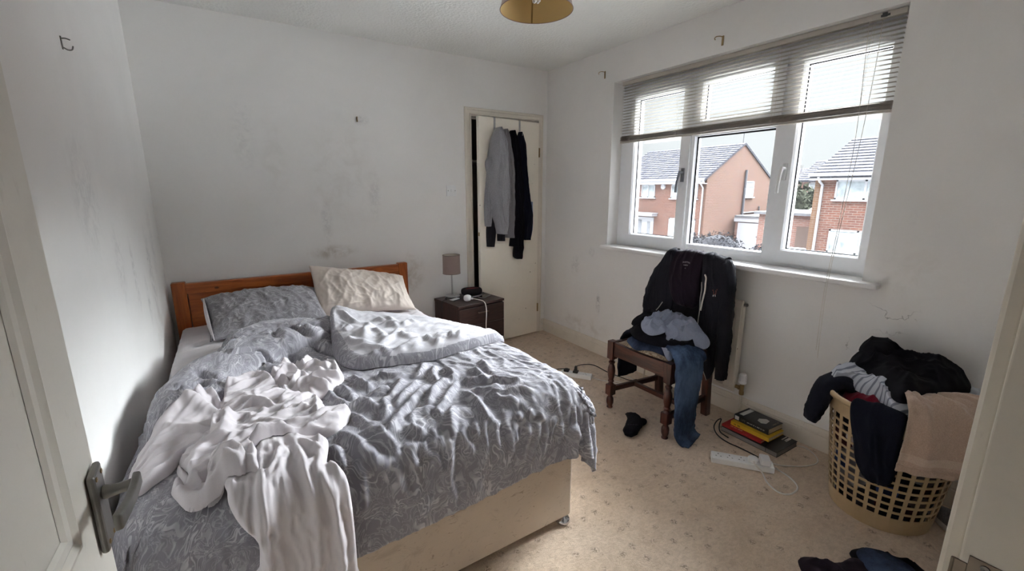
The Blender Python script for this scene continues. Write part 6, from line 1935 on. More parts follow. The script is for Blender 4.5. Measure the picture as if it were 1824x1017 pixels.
def swag(rows, nu, nv, arch, seed, amp=.010, freq=3.0, face=(-1, 0, 0), curl=.0):
    """hanging cloth: rows of (left xyz, right xyz) from top to bottom; folds run down it, facing 'face'"""
    A = crom([r[0] for r in rows], nu); B_ = crom([r[1] for r in rows], nu)
    ar = crom(np.array(arch, float)[:, None] * np.ones((1, 2)), nu)[:, 0]
    v = np.linspace(0, 1, nv)[None, :]
    P = A[:, None] * (1 - v[..., None]) + B_[:, None] * v[..., None]
    L = np.concatenate([[0], np.cumsum(np.linalg.norm(np.diff((A + B_) / 2, axis=0), axis=1))])[:, None]
    q = (v - .5) * 2
    prof = np.sqrt(np.clip(1 - np.abs(q) ** 2.6, 0, 1))
    ph = v * freq + .45 * pn(L * 3.0 + 0 * v, v * 2.5, seed) + .2 * pn(L * 8, v * 4, seed + 1)
    pl = ridge(ph, L * 1.8 + 0 * v, seed + 2, 1.5) + .5 * ridge(ph * 2.1 + 3, L * 5 + 0 * v, seed + 3, 1.8) + .35 * ridge(ph - L * 7, L * 6 + v * 2, seed + 5, 2)
    N = normals(P); f = np.array(face, float)
    N = N * np.sign((N @ f))[..., None]
    P = P + N * (ar[:, None] * prof + amp * pl * (.3 + .7 * prof) - amp * .5)[..., None]
    D = np.gradient(P, axis=1); D /= np.linalg.norm(D, axis=-1, keepdims=True) + 1e-9
    return P + D * (.3 * amp * pn(ph * 2, L * 3 + 0 * v, seed + 7))[..., None]
def grid_facing(b, P, face):
    i, j = P.shape[0] // 2, P.shape[1] // 2
    n = np.cross(P[i + 1, j] - P[i, j], P[i, j + 1] - P[i, j])
    b.grid(P, uvgrid(P), flip=(n @ np.array(face)) < 0)
    return b
def sleeve(b, pts, ra, rb, seed, amp=.006, flat=(1, 0, 0), n=60, m=28, caps=True):
    """tube of cloth with elliptical section: ra along 'flat', rb across"""
    Pc = crom(pts, n); A = crom(np.array(ra, float)[:, None] * np.ones((1, 2)), n)[:, 0]; Bq = crom(np.array(rb, float)[:, None] * np.ones((1, 2)), n)[:, 0]
    T = np.gradient(Pc, axis=0); T /= np.linalg.norm(T, axis=1)[:, None]
    f = np.array(flat, float)
    U = f - T * (T @ f)[:, None]; U /= np.linalg.norm(U, axis=1)[:, None]
    W = np.cross(T, U)
    th = np.linspace(0, 2 * pi, m, endpoint=False)[None, :]
    L = np.concatenate([[0], np.cumsum(np.linalg.norm(np.diff(Pc, axis=0), axis=1))])[:, None]
    c, s = np.cos(th), np.sin(th)
    d = amp * (ridge(c * 1.2 + s * .8 + L * 9 + .5 * pn(L * 6, c, seed), s * 1.5 + L * 4, seed + 1, 1.8) + .7 * ridge(L * 16 + c * 1.5, s * 1.2 + c + 0 * L, seed + 2, 2) - .5)
    P = Pc[:, None] + U[:, None] * ((A[:, None] + d) * c)[..., None] + W[:, None] * ((Bq[:, None] + d) * s)[..., None]
    Q = np.concatenate([P, P[:, :1]], 1)
    b.grid(Q, uvgrid(Q), flip=True)
    if caps:
        for k in (0, -1):
            cc = P[k].mean(0); R_ = np.stack([Q[k], cc + (Q[k] - cc) * .02 + 0], 1); b.grid(R_, flip=(k == 0))
    return b
def heap(b, outline, Hh, zf, seed, amp=.014, nr=34, na=110, e=2.6, f=1.0, ang=0.0, zoff=.003, under=True):
    O = np.array(outline + outline[:1], float)
    Oc = crom(np.concatenate([O[-2:-1], O, O[1:2]]), (len(O) + 1) * 24 + 1)[24:-24]
    idx = np.linspace(0, len(Oc) - 1, na).astype(int); Oc = Oc[idx]; Oc[-1] = Oc[0]
    c = Oc[:-1].mean(0)
    r = np.linspace(.0, 1, nr)[:, None, None]
    XY = c + (Oc[None] - c) * r
    x, y = XY[..., 0], XY[..., 1]
    rr = r[..., 0]
    h = Hh * np.sqrt(np.clip(1 - rr ** e, 0, 1)) + 0 * x
    ca, sa = cos(ang), sin(ang)
    u, v = (x * ca + y * sa) * f, (-x * sa + y * ca) * f
    wu = u + .03 * pn(u * 9, v * 9, seed); wv = v + .03 * pn(u * 9 + 4, v * 9, seed + 1)
    h = h + amp * (ridge(wu * 11, wv * 5, seed + 2, 1.8) + .7 * ridge(wu * 7 + wv * 15, wv * 6 - wu * 4, seed + 3, 2) + .35 * ridge(wu * 24, wv * 18, seed + 4, 2)) * np.clip((1 - rr ** 3) * 1.2, 0, 1)
    z = np.array([[zf(x[i, j], y[i, j]) for j in range(na)] for i in range(nr)])
    P = np.stack([x, y, z + zoff + h], -1)
    b.grid(P, np.stack([u, v], -1), flip=False)
    if under:
        Q = P.copy(); Q[..., 2] = z + zoff * .5
        b.grid(Q, np.stack([u, v], -1), flip=True)
    return b
def outward(o):
    """make every island's faces agree, and close the doubled rim"""
    bm = bmesh.new(); bm.from_mesh(o.data)
    bmesh.ops.recalc_face_normals(bm, faces=bm.faces)
    bm.to_mesh(o.data); bm.free()
    return o

# ---- garments hanging from the cupboard door on two over-door hooks
def y_door(x): return hy - .034 - (hx - x) * math.tan(ang)
FD = (0, -1, 0)
def hook_strap(x, label):
    e = empty('over_door_hook', (x, y_door(x), DZ - .02), label, 'door hook')
    y = y_door(x)
    b = MB(); b.box((x - .009, y - .0022, 1.80), (x + .009, y - .0006, DZ - .0165)); b.box((x - .009, y - .0022, DZ - .0168), (x + .009, y + .039, DZ - .0152)); b.box((x - .009, y + .0378, 1.92), (x + .009, y + .0392, DZ - .0152))
    b.build('strap', m_steel, e)
    b = MB(); b.tube([tuple(q) for q in crom([(x, y - .003, 1.83), (x, y - .02, 1.815), (x, y - .04, 1.825), (x, y - .045, 1.845)], 12)], .004, 8); b.build('hook', m_steel, e, smooth=True)
hook_strap(-.605, 'steel over-door hook strap on the cupboard door above the grey hoodies')
hook_strap(-.338, 'steel over-door hook strap on the cupboard door above the navy jackets')
def doorhang(name, cols, mat, label, seed, extra=None, amp=.012, freq=3):
    """cols: list of (rows with (x,z) pairs, y, arch list)"""
    b = MB()
    for k, (rows, off, arch) in enumerate(cols):
        R_ = [((l[0], y_door((l[0] + r[0]) / 2) - off, l[1]), (r[0], y_door((l[0] + r[0]) / 2) - off, r[1])) for l, r in rows]
        P = swag(R_, 80, 40, arch, seed + 11 * k, amp, freq, FD)
        # sides fold back towards the door
        v = np.linspace(-1, 1, 40); back = np.clip((np.abs(v) - .72) / .28, 0, 1) ** 1.5
        P[..., 1] += back[None] * off * .72
        grid_facing(b, P, FD)
    o = b.build(name, mat, smooth=True)
    md = o.modifiers.new('thick', 'SOLIDIFY'); md.thickness = .004; md.offset = -1
    return tag(o, label, 'hanging clothes')
g1 = [((-0.612, 1.870), (-0.588, 1.872)), ((-0.640, 1.815), (-0.562, 1.82)), ((-0.668, 1.745), (-0.536, 1.752)), ((-0.689, 1.61), (-0.512, 1.616)), ((-0.701, 1.454), (-0.502, 1.457)), ((-0.690, 1.319), (-0.506, 1.317)), ((-0.656, 1.157), (-0.516, 1.153)), ((-0.626, 1.062), (-0.526, 1.057)), ((-0.613, 1.004), (-0.534, 1.0))]
doorhang('grey_hoodie', [(g1, .072, [.01, .03, .045, .05, .05, .045, .04, .035, .03]),
    ([((-0.667, 1.66), (-0.634, 1.67)), ((-0.705, 1.59), (-0.640, 1.60)), ((-0.690, 1.50), (-.62, 1.50))], .03, [.02, .03, .02]),
    ([((-0.697, 1.48), (-0.625, 1.48)), ((-0.717, 1.3), (-0.627, 1.3)), ((-0.721, 1.16), (-0.66, 1.16)), ((-0.715, 1.07), (-0.672, 1.07))], .022, [.01, .015, .015, .01])],
    m_grey_marl, 'grey marl hoodie hanging at the front left of the cupboard door', 201, amp=.024, freq=2.3)
g2 = [((-0.522, 1.868), (-0.500, 1.870)), ((-0.530, 1.82), (-0.468, 1.825)), ((-0.530, 1.755), (-0.447, 1.76)), ((-0.515, 1.595), (-0.424, 1.598)), ((-0.510, 1.364), (-0.402, 1.364)), ((-0.508, 1.127), (-0.390, 1.123)), ((-0.503, 0.961), (-0.397, 0.955))]
doorhang('grey_sweatshirt', [(g2, .030, [.01, .018, .022, .025, .025, .02, .015])], m_grey_marl2, 'second grey sweatshirt hanging behind, right of the front grey hoodie', 221, amp=.016, freq=1.8)
dk = [((-0.670, 1.52), (-0.592, 1.52)), ((-0.684, 1.179), (-0.585, 1.177)), ((-0.703, 1.039), (-0.600, 1.034)), ((-0.699, 0.896), (-0.621, 0.89))]
dk2 = [((-0.600, 1.40), (-0.520, 1.40)), ((-0.595, 1.177), (-0.510, 1.174)), ((-0.586, 0.937), (-0.506, 0.932))]
doorhang('dark_jumper', [(dk, .014, [.006, .010, .012, .012]), (dk2, .012, [.006, .01, .01])], m_char, 'charcoal jumper behind the grey hoodie, its cuffs showing below', 241, amp=.006, freq=2)
n1 = [((-0.452, 1.862), (-0.424, 1.864)), ((-0.468, 1.81), (-0.395, 1.815)), ((-0.466, 1.740), (-0.372, 1.745)), ((-0.440, 1.55), (-0.340, 1.553)), ((-0.430, 1.317), (-0.316, 1.316)), ((-0.432, 1.077), (-0.308, 1.071)), ((-0.457, 0.882), (-0.335, 0.872))]
n1s = [((-0.420, 1.597), (-0.365, 1.598)), ((-0.405, 1.173), (-0.317, 1.171)), ((-0.408, 0.929), (-0.327, 0.924)), ((-0.418, 0.80), (-0.338, 0.794)), ((-0.395, 0.765), (-0.345, 0.763))]
doorhang('navy_jacket', [(n1, .036, [.01, .02, .03, .03, .03, .025, .02]), (n1s, .046, [.01, .02, .02, .02, .01])], m_blackc, 'navy-black jacket with a long hanging sleeve, third along the cupboard door', 261, amp=.020, freq=2.4)
n2 = [((-0.356, 1.858), (-0.330, 1.860)), ((-0.370, 1.80), (-0.298, 1.805)), ((-0.368, 1.735), (-0.279, 1.74)), ((-0.345, 1.554), (-0.264, 1.556)), ((-0.335, 1.316), (-0.232, 1.315)), ((-0.328, 1.144), (-0.195, 1.14)), ((-0.320, 0.928), (-0.222, 0.923))]
doorhang('navy_fleece', [(n2, .022, [.01, .015, .02, .02, .02, .02, .015])], m_navy, 'navy fleece hanging furthest right on the cupboard door', 281, amp=.016, freq=2.2)
dn = [((-0.255, 1.27), (-0.185, 1.266)), ((-0.245, 1.066), (-0.180, 1.064)), ((-0.245, 0.965), (-0.195, 0.960))]
doorhang('denim_shirt', [(dn, .010, [.004, .008, .008])], denim('pale_denim', S(92, 106, 134), S(140, 154, 182)), 'pale denim shirt edge showing beside the navy fleece', 291, amp=.004, freq=2)

# ---- hoodie over the chair back
FX = (-1, 0, 0)
hd = empty('zip_hoodie', (-.17, -1.74, .98), 'charcoal zip hoodie draped over the chair back with its plum hood lining showing', 'hoodie')
b = MB()
grid_facing(b, swag([((-.150, -1.545, .955), (-.150, -1.93, .955)), ((-.180, -1.52, .90), (-.180, -1.945, .90)), ((-.187, -1.46, .75), (-.187, -1.955, .75)), ((-.195, -1.44, .60), (-.195, -1.955, .60)), ((-.20, -1.47, .49), (-.20, -1.95, .49))], 80, 80, [.01, .012, .012, .01, .01], 301, .010, 5, FX), FX)
# over the top rail and down behind
n = 60
ys = np.linspace(-1.930, -1.548, n)
prof = np.array([(-.165, .93), (-.172, .965), (-.155, .984), (-.130, .990), (-.105, .984), (-.090, .962), (-.083, .90), (-.080, .80)])
pc_ = crom(prof, 30)
Pt = np.stack([np.stack([np.full(n, p[0]), ys, np.full(n, p[1])], -1) for p in pc_], 0)
Pt[..., 2] += (.008 * ridge(ys * 14, ys * 0 + 2, 305, 1.8) - .012 * ((ys + 1.735) / .22) ** 4)[None]
b.grid(Pt, uvgrid(Pt), flip=False)
o = b.build('body', m_char, hd, smooth=True); md = o.modifiers.new('thick', 'SOLIDIFY'); md.thickness = .003; md.offset = -1
b = MB()
grid_facing(b, swag([((-.128, -1.595, .992), (-.128, -1.800, .996)), ((-.170, -1.588, .978), (-.170, -1.805, .982)), ((-.196, -1.583, .92), (-.196, -1.808, .92)), ((-.206, -1.585, .84), (-.206, -1.812, .84)), ((-.212, -1.605, .76), (-.212, -1.820, .76)), ((-.214, -1.635, .695), (-.214, -1.815, .69)), ((-.208, -1.665, .664), (-.208, -1.785, .66))], 90, 70, [.008, .012, .016, .024, .034, .03, .006], 311, .010, 2.8, FX), FX)
hood = b.build('hood', m_purple, hd, smooth=True); md = hood.modifiers.new('thick', 'SOLIDIFY'); md.thickness = .003; md.offset = -1
b = MB()
grid_facing(b, swag([((-.13, -1.795, .995), (-.13, -1.925, .985)), ((-.178, -1.797, .975), (-.172, -1.940, .955)), ((-.205, -1.825, .85), (-.200, -1.955, .83)), ((-.216, -1.832, .70), (-.212, -1.960, .68)), ((-.222, -1.840, .52), (-.218, -1.965, .50)), ((-.224, -1.875, .36), (-.220, -1.965, .34)), ((-.221, -1.925, .245), (-.217, -1.945, .27))], 90, 50, [.01, .016, .02, .02, .02, .02, .01], 321, .010, 2.0, FX), FX)
fp_ = b.build('front_panel', m_char, hd, smooth=True); md = fp_.modifiers.new('thick', 'SOLIDIFY'); md.thickness = .004; md.offset = -1
b = MB()
grid_facing(b, swag([((-.13, -1.545, .985), (-.13, -1.61, .99)), ((-.178, -1.53, .955), (-.178, -1.61, .975)), ((-.200, -1.485, .83), (-.205, -1.615, .83)), ((-.210, -1.445, .70), (-.212, -1.640, .70)), ((-.214, -1.440, .585), (-.216, -1.63, .60))], 70, 46, [.01, .016, .02, .018, .01], 331, .010, 1.8, FX), FX)
fl_ = b.build('front_panel', m_char, hd, smooth=True); md = fl_.modifiers.new('thick', 'SOLIDIFY'); md.thickness = .004; md.offset = -1
b = MB(); sleeve(b, [(-.125, -1.905, .955), (-.155, -1.945, .90), (-.180, -1.972, .74), (-.190, -1.985, .55), (-.196, -1.992, .40), (-.20, -1.996, .275)], [.042, .046, .045, .042, .040, .032], [.036, .040, .040, .038, .036, .028], 341, .008)
b2 = b.build('sleeve', m_char, hd, smooth=True)
b = MB(); sleeve(b, [(-.125, -1.57, .955), (-.15, -1.53, .90), (-.175, -1.465, .77), (-.185, -1.435, .64), (-.19, -1.425, .54)], [.045, .050, .046, .042, .03], [.038, .042, .040, .036, .025], 351, .008)
b.build('sleeve', m_char, hd, smooth=True)
def on_cloth(o, P, dx=-.0025, d=(1, 0, 0)):
    """set points on the room side of a cloth mesh"""
    t = bvh_of(o); dd = Vector(d)
    out = []
    for q in P:
        h = t.ray_cast(Vector(q) - dd * .3, dd)[0]
        if h is None: h = t.find_nearest(Vector(q))[0]
        out.append(tuple(h + dd * dx))
    return out
b = MB(); b.tube(on_cloth(fp_, crom([(-.2, -1.830, .835), (-.2, -1.838, .80), (-.2, -1.838, .74), (-.2, -1.842, .66), (-.2, -1.843, .52), (-.2, -1.865, .40), (-.2, -1.90, .30), (-.2, -1.93, .25)], 50)), .0028, 6); b.build('zip', m_zip, fp_, smooth=True)
b = MB(); b.tube(on_cloth(fp_, crom([(-.2, -1.851, .885), (-.2, -1.862, .86), (-.2, -1.866, .80), (-.2, -1.860, .73), (-.2, -1.852, .668)], 30), -.005), .0048, 8); b.build('drawstring', m_cord, fp_, smooth=True)
b = MB(); b.tube(on_cloth(fl_, crom([(-.2, -1.575, .66), (-.2, -1.548, .62), (-.2, -1.53, .595)], 12)), .0028, 6); b.build('zip', m_zip, fl_, smooth=True)
m_print = plain('cracked_white_print', S(184, 180, 182), .8, var=.1, scale=300)
def print_on(o, par, s, size, y, z, mat, arc=0.0):
    M = Matrix(((0, 0, -1, -.2), (-1, 0, 0, y), (0, 1, 0, z), (0, 0, 0, 1)))
    m = text(par, s, size, M, mat, 'print')
    a = get_co(m)
    a[:, 2] -= arc * ((a[:, 1] - y) ** 2)
    set_co(m, np.array(on_cloth(o, a, -.0016)))
    return m
print_on(hood, hood, 'PRESTON', .0115, -1.712, .938, m_print, 6)
print_on(hood, hood, 'NEW', .0115, -1.712, .920, m_print, 3)
print_on(hood, hood, 'O', .008, -1.713, .902, m_print)
m_badge = plain('rust_embroidery', S(116, 70, 58), .8, var=.15, scale=300)
def badge(poly, mat):
    b = MB(); pts = on_cloth(fp_, [(-.2, -1.925 + u, .795 + v) for u, v in poly], -.0022); b.add(pts, [tuple(range(len(pts)))]); b.build('badge', mat, fp_)
badge([(.014, .010), (-.012, .018), (-.014, .012), (.012, .004)], m_badge); badge([(.006, .004), (-.010, .010), (-.010, -.014), (.002, -.016)], m_badge); badge([(.006, -.018), (-.008, -.014), (-.010, -.026), (.008, -.028)], m_print)

# ---- pile on the seat
bv_seat = bvh_of(seat)
zs = lambda x, y: top_z(x, y, [bv_seat], .452)
jn = empty('jeans', (-.5, -1.9, .47), 'blue jeans under the pile, one leg falling from the seat to the carpet', 'jeans')
b = MB(); heap(b, [(-.56, -1.585), (-.615, -1.70), (-.585, -1.80), (-.575, -1.90), (-.53, -1.955), (-.42, -1.965), (-.30, -1.90), (-.26, -1.72), (-.30, -1.60), (-.45, -1.545)], .030, zs, 401, .012, ang=.5)
b.build('waist', m_denim_dk, jn, smooth=True)
b = MB(); sleeve(b, [(-.44, -1.84, .500), (-.475, -1.925, .505), (-.515, -1.990, .475), (-.530, -2.012, .40), (-.540, -2.016, .28), (-.545, -2.020, .14), (-.540, -2.024, .05), (-.528, -2.045, .020), (-.520, -2.075, .014)], [.09, .105, .112, .110, .098, .084, .082, .088, .088], [.022, .024, .030, .032, .030, .028, .024, .014, .008], 411, .007, n=90, m=44)
b.build('leg', m_denim, jn, smooth=True)
b = MB(); sleeve(b, [(-.42, -1.60, .49), (-.42, -1.53, .492), (-.42, -1.492, .45), (-.42, -1.484, .36), (-.425, -1.482, .26), (-.425, -1.484, .175)], [.07, .085, .09, .09, .09, .088], [.012, .014, .016, .018, .016, .012], 421, .006)
tag(b.build('dark_trousers', m_navy2, smooth=True), 'dark trouser leg hanging from the far side of the chair seat', 'trousers')
zj = lambda x, y: .505
b = MB(); heap(b, [(-.56, -1.62), (-.60, -1.72), (-.585, -1.85), (-.50, -1.93), (-.36, -1.93), (-.25, -1.86), (-.24, -1.62), (-.33, -1.53), (-.47, -1.54)], .058, zj, 431, .018, ang=1.0)
heap(b, [(-.47, -1.535), (-.50, -1.62), (-.36, -1.70), (-.28, -1.60), (-.33, -1.51)], .045, lambda x, y: .545, 436, .014)
heap(b, [(-.55, -1.84), (-.565, -1.90), (-.50, -1.955), (-.40, -1.965), (-.33, -1.90), (-.42, -1.83)], .034, lambda x, y: .500, 437, .014)
tag(b.build('black_clothes', m_blackc, smooth=True), 'crumpled black tops piled on the chair seat under the blue-grey one', 'clothes')
zt = lambda x, y: .572 - .55 * max(0, -.47 - x) - .5 * max(0, -1.86 - y) - .15 * max(0, -.42 - x)
b = MB(); heap(b, [(-.44, -1.60), (-.50, -1.66), (-.545, -1.74), (-.545, -1.80), (-.595, -1.915), (-.53, -1.93), (-.46, -1.93), (-.40, -2.0), (-.30, -1.97), (-.26, -1.86), (-.24, -1.74), (-.27, -1.62), (-.35, -1.575)], .018, zt, 441, .036, e=3.2, ang=.9, nr=50, na=150)
heap(b, [(-.50, -1.64), (-.56, -1.70), (-.575, -1.78), (-.52, -1.83), (-.46, -1.76), (-.44, -1.66)], .016, lambda x, y: .588 - .5 * max(0, -.50 - x), 446, .030, ang=.3)
tag(b.build('blue_grey_top', m_bluegrey, smooth=True), 'blue-grey cotton top lying uppermost on the chair pile', 'clothes')

# ---- sock
b = MB(); sleeve(b, [(-.592, -1.672, .014), (-.602, -1.700, .020), (-.628, -1.742, .021), (-.668, -1.775, .020), (-.715, -1.800, .021), (-.760, -1.825, .022), (-.785, -1.838, .016)], [.030, .036, .042, .046, .042, .040, .022], [.011, .017, .018, .017, .018, .019, .011], 451, .003, flat=(.6, -.8, 0))
sk = b.build('sock', m_blackc, smooth=True)
b = MB(); blob(b, (-.606, -1.778, .016), .4, .040, .028, .0145, ex=.9); b.build('heel', m_blackc, sk, smooth=True)
m_faint = plain('faint_grey_print', S(46, 45, 54), .9)
b = MB()
for k in range(4):
    x0 = -.738 + .012 * k; y0 = -1.792 - .009 * k
    b.tube([(x0, y0, .0425), (x0 + .006, y0 + .010, .0430), (x0 + .011, y0 - .002, .0425)], .0014, 5)
b.build('print', m_faint, sk)
tag(sk, 'black sock lying on the carpet in front of the chair', 'sock')
# ------------------------------------------------------------------ laundry basket
KX, KY = -.28, -2.82
m_bask = plain('beige_plastic', S(178, 155, 120), .42, spec=.45, var=.03)
bk = empty('laundry_basket', (KX, KY, 0), 'beige plastic lattice laundry basket overflowing beside the door frame', 'laundry basket')
def kr(z): return .174 + (.233 - .174) * (z / .52) ** .9
ncol, nrow = 30, 11
za, zb = .075, .452
us = []
for k in range(ncol):
    a = 2 * pi * k / ncol; w = 2 * pi / ncol
    us += [a, a + w * .33, a + w * .665]
zl = [.004, .03, za]
pz = (zb - za) / nrow
for k in range(nrow): zl += [za + pz * (k + .70), za + pz * (k + 1)]
zl += [.485, .520]
b = MB()
nu_, nz = len(us), len(zl)
vs = [(KX + kr(z) * cos(a), KY + kr(z) * sin(a), z) for a in us for z in zl]
fs = []
for i in range(nu_):
    for j in range(nz - 1):
        hole = (i % 3 != 0) and (2 <= j < 2 + 2 * nrow) and ((j - 2) % 2 == 0)
        if hole: continue
        fs.append((i * nz + j, ((i + 1) % nu_) * nz + j, ((i + 1) % nu_) * nz + j + 1, i * nz + j + 1))
b.add(vs, fs)
wall = b.build('lattice_wall', m_bask, bk)
md = wall.modifiers.new('thick', 'SOLIDIFY'); md.thickness = .003; md.offset = -1
bpy.context.view_layer.update()
b = MB(); b.lathe([(.172, .004), (.10, .006), (.002, .006)], (KX, KY, 0), 48, close=False); b.lathe([(.170, .001), (.172, .004), (.172, .008)], (KX, KY, 0), 48, close=False); b.build('bottom', m_bask, bk, solid=.002)
b = MB(); b.lathe([(.2325, .518), (.236, .524), (.242, .526), (.247, .522), (.248, .514), (.246, .506)], (KX, KY, 0), 72, close=False); b.build('rim', m_bask, bk, smooth=True, solid=.003)
# laundry packed inside
def packed():
    t = NT('mixed_laundry')
    p = t.pos()
    c = t.voronoi(p, 13, 1, out='Color')
    sep = t.n('ShaderNodeSeparateXYZ'); t.l(c, sep.inputs[0])
    col = t.ramp(sep.outputs[0], [(0, S(24, 24, 34)), (.38, S(52, 50, 58)), (.52, S(120, 118, 122)), (.64, S(92, 84, 80)), (.74, S(196, 192, 190)), (.84, S(66, 30, 36)), (.93, S(48, 66, 110))], 'CONSTANT')
    t.bump(t.noise(p, 30, 4), .4, .01)
    return t.fin(col, .9, spec=.1)
b = MB()
n_, m_ = 60, 34
th = np.linspace(0, 2 * pi, n_, endpoint=False); zz = np.linspace(.02, .47, m_)
rr = np.array([[kr(z) - .024 + .012 * pn(np.array([a * 3.2]), np.array([z * 14]), 5)[0] + .008 * pn(np.array([a * 8.0]), np.array([z * 30]), 6)[0] for z in zz] for a in th])
b.grid(np.stack([KX + rr * np.cos(th)[:, None], KY + rr * np.sin(th)[:, None], zz[None] + 0 * rr], -1), closed_u=True)
top = np.stack([np.stack([KX + rr[:, -1] * s * np.cos(th), KY + rr[:, -1] * s * np.sin(th), np.full(n_, .47 + .02 * (1 - s * s))], -1) for s in np.linspace(1, .02, 10)], 1)
b.grid(top, closed_u=True)
tag(b.build('packed_laundry', packed(), smooth=True), 'mixed laundry packed down inside the lattice basket', 'laundry', kind='stuff')

def cyl(a, z, d): return (KX + (kr(min(z, .52)) + d) * cos(a), KY + (kr(min(z, .52)) + d) * sin(a), z)
FO = (cos(R(193)), sin(R(193)), 0)
# maroon jumper
b = MB(); heap(b, [(-.46, -2.74), (-.475, -2.82), (-.40, -2.86), (-.30, -2.80), (-.24, -2.70), (-.30, -2.645), (-.40, -2.67)], .045, lambda x, y: .475, 501, .018)
tag(b.build('maroon_jumper', m_maroon, smooth=True), 'maroon jumper just inside the front of the laundry basket', 'clothes')
# striped shirt over the back left and across
zst = lambda x, y: .535 - 1.3 * max(0, math.hypot(x - KX, y - KY) - .225)
b = MB(); heap(b, [(-.42, -2.60), (-.37, -2.655), (-.40, -2.73), (-.43, -2.80), (-.505, -2.87), (-.44, -2.93), (-.34, -2.86), (-.20, -2.80), (-.10, -2.70), (-.12, -2.60), (-.24, -2.555), (-.34, -2.555)], .05, zst, 511, .022, ang=-.7, nr=44, na=140)
tag(b.build('striped_shirt', m_stripe, smooth=True), 'grey and white striped shirt heaped at the back left of the basket', 'clothes')
# navy sleeve over the left rim
b = MB(); sleeve(b, [(-.33, -2.68, .535), (-.365, -2.63, .548), (-.40, -2.598, .515), (-.42, -2.588, .455), (-.437, -2.580, .40), (-.447, -2.578, .36)], [.050, .058, .060, .058, .054, .044], [.03, .034, .034, .034, .03, .02], 521, .006, flat=(.8, .6, 0))
tag(b.build('navy_sleeve', m_navy2, smooth=True), 'navy sleeve hanging over the left rim of the basket', 'clothes')
# dark navy garment hanging down the front
b = MB()
rows = []
for (z, a0, a1, d) in ((.515, 162, 201, -.03), (.545, 161, 201, .004), (.525, 161, 201, .024), (.46, 161, 201, .020), (.38, 165, 202, .018), (.30, 168, 202, .016), (.25, 174, 201, .014), (.225, 180, 197, .012)):
    rows.append((cyl(R(a0), z, d), cyl(R(a1), z, d)))
P = swag(rows, 90, 50, [.0, .01, .018, .02, .022, .02, .016, .008], 531, .010, 2.4, FO)
grid_facing(b, P, FO)
o = tag(b.build('navy_shirt', m_navy, smooth=True), 'dark navy shirt hanging down the front of the laundry basket', 'clothes'); md = o.modifiers.new('thick', 'SOLIDIFY'); md.thickness = .003; md.offset = -1
# beige towel over the front right rim
b = MB()
rows = []
for (z, r, a0, a1) in ((.56, .10, 195, 275), (.592, .17, 198, 275), (.585, .225, 199, 277), (.545, .262, 200, 280), (.47, .272, 200, 283), (.40, .272, 199, 284), (.345, .270, 198, 284)):
    mid_ = []
    rows.append([(KX + r * cos(R(a)), KY + r * sin(R(a)), z) for a in np.linspace(a0, a1, 6)])
P = net(rows, 80, 90)
v = np.linspace(0, 1, 90)[None, :]; L = np.linspace(0, 1, 80)[:, None]
Nt = normals(P); Nt *= np.sign((Nt * (P - np.array([KX, KY, .3]))).sum(-1))[..., None]
ft = .022 * ridge(v * 2.6 + .3 * pn(L * 2 + 0 * v, v * 3, 541), L * 1.0 + 0 * v, 542, 1.5) + .006 * pn(v * 14, L * 14, 543) + .004 * (np.abs(L - .86) < .05)
P = P + Nt * ft[..., None]
P[..., 0] = np.minimum(P[..., 0], -.025)
grid_facing(b, P, FO)
tw = tag(b.build('bath_towel', m_towel, smooth=True), 'beige terry towel hanging over the right of the laundry basket', 'towel'); md = tw.modifiers.new('thick', 'SOLIDIFY'); md.thickness = .007; md.offset = -1
iw = np.arange(80)
me = tw.data
me.materials.append(knit('flat_woven_towel_band', S(190, 170, 154), .05, .2, 300))
for pgn in me.polygons:
    ii = pgn.vertices[0] // 90
    if 62 <= ii <= 67: pgn.material_index = 1
# dark jumper on top
ztop = lambda x, y: .575 + .20 * max(0, min(.16, x + .30)) - .6 * max(0, -2.93 - y)
b = MB(); heap(b, [(-.30, -2.69), (-.40, -2.785), (-.48, -2.872), (-.38, -2.92), (-.26, -2.955), (-.13, -2.99), (-.05, -2.97), (-.035, -2.86), (-.04, -2.74), (-.07, -2.64), (-.17, -2.605), (-.30, -2.635)], .060, ztop, 551, .022, nr=44, na=140, ang=.4)
heap(b, [(-.16, -2.62), (-.24, -2.70), (-.14, -2.76), (-.05, -2.74), (-.04, -2.65)], .05, lambda x, y: .645, 556, .014)
tag(b.build('dark_jumper', m_blackc, smooth=True), 'navy-black jumper on the very top of the laundry basket', 'clothes')
b = MB(); heap(b, [(-.13, -3.02), (-.07, -3.03), (-.03, -2.98), (-.035, -2.92), (-.09, -2.93)], .05, lambda x, y: .52, 561, .012)
tag(b.build('grey_cloth', m_palegrey, smooth=True), 'grey cloth behind the towel at the far right of the basket', 'clothes')
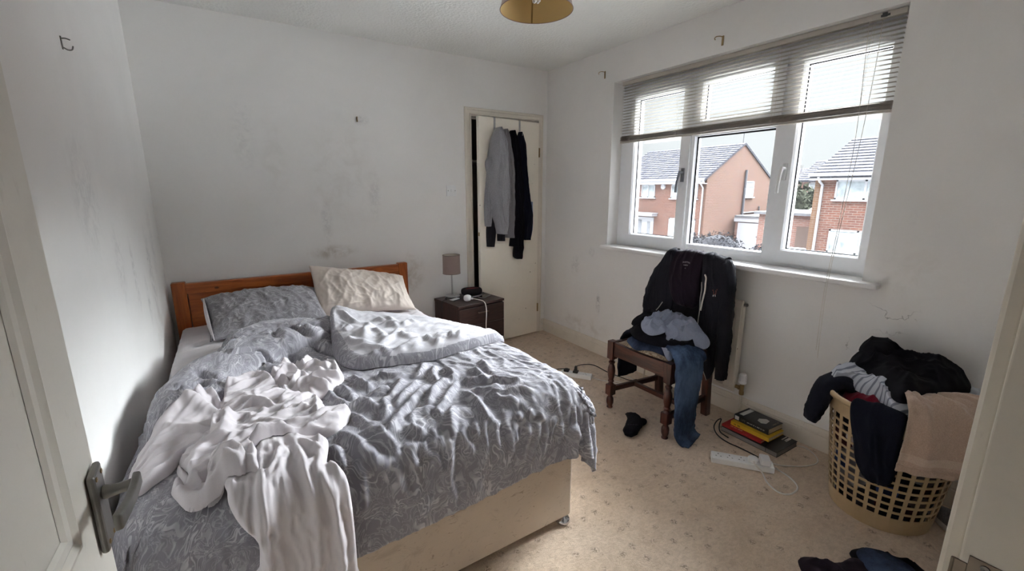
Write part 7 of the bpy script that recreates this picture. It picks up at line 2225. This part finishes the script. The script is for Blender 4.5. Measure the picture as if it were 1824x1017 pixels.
# clothes on the carpet at the bottom edge
zf0 = lambda x, y: .001
b = MB(); heap(b, [(-.893, -2.775), (-.845, -2.82), (-.80, -2.865), (-.72, -2.89), (-.70, -3.0), (-.80, -3.06), (-.95, -3.02), (-.98, -2.88)], .035, zf0, 571, .014)
tag(b.build('plum_top', m_purple, smooth=True), 'dark plum top crumpled on the carpet at the bottom right', 'clothes')
b = MB(); heap(b, [(-.688, -2.865), (-.655, -2.89), (-.62, -2.955), (-.585, -3.03), (-.62, -3.11), (-.74, -3.10), (-.78, -3.0), (-.735, -2.92)], .045, zf0, 576, .014)
tag(b.build('black_shirt', m_blackc, smooth=True), 'black top crumpled on the carpet nearest the door frame', 'clothes')
b = MB(); heap(b, [(-.735, -2.90), (-.68, -2.905), (-.645, -2.98), (-.66, -3.06), (-.76, -3.08), (-.80, -2.99)], .020, lambda x, y: .046, 581, .010)
tag(b.build('dark_jeans', m_denim_dk, smooth=True), 'folded dark denim lying on the black top on the carpet', 'jeans')
# trainer behind the basket
sh_ = empty('trainer', (-.18, -3.06, 0), 'grey and white trainer on the carpet between basket and door frame', 'shoe')
m_tr = plain('grey_mesh_fabric', S(120, 122, 126), .8, var=.2, scale=200); m_sole = plain('white_rubber', S(190, 190, 188), .6)
Mt = Matrix.Translation((-.20, -3.075, 0)) @ Matrix.Rotation(R(55), 4, 'Z')
def shoe(b, zs_, sc, dz=0):
    n = 24; m = len(zs_)
    P = np.zeros((n, m, 3))
    for j, (z, k, sh2) in enumerate(zs_):
        for i in range(n):
            a = 2 * pi * i / n; L_ = .135 * k; Wd = .047 * k * (1 + .15 * cos(a))
            P[i, j] = Mt @ Vector((L_ * cos(a) + sh2, Wd * sin(a), z))
    b.grid(P, closed_u=True)
b = MB(); shoe(b, [(.0015, .92, 0), (.012, 1.0, 0), (.026, .98, 0), (.030, .9, 0)], 1); b.build('sole', m_sole, sh_, smooth=True)
b = MB(); shoe(b, [(.028, .96, 0), (.05, .92, -.006), (.075, .70, -.035), (.092, .48, -.065), (.098, .40, -.072), (.09, .34, -.072), (.06, .30, -.072)], 1); up = b.build('upper', m_tr, sh_, smooth=True)
b = MB()
for k in range(4): b.tube([Mt @ Vector(q) for q in ((.03 - .022 * k, -.028, .068 + .006 * k), (.03 - .022 * k, 0, .078 + .006 * k), (.03 - .022 * k, .028, .068 + .006 * k))], .003, 6)
b.build('laces', m_sole, sh_, smooth=True)
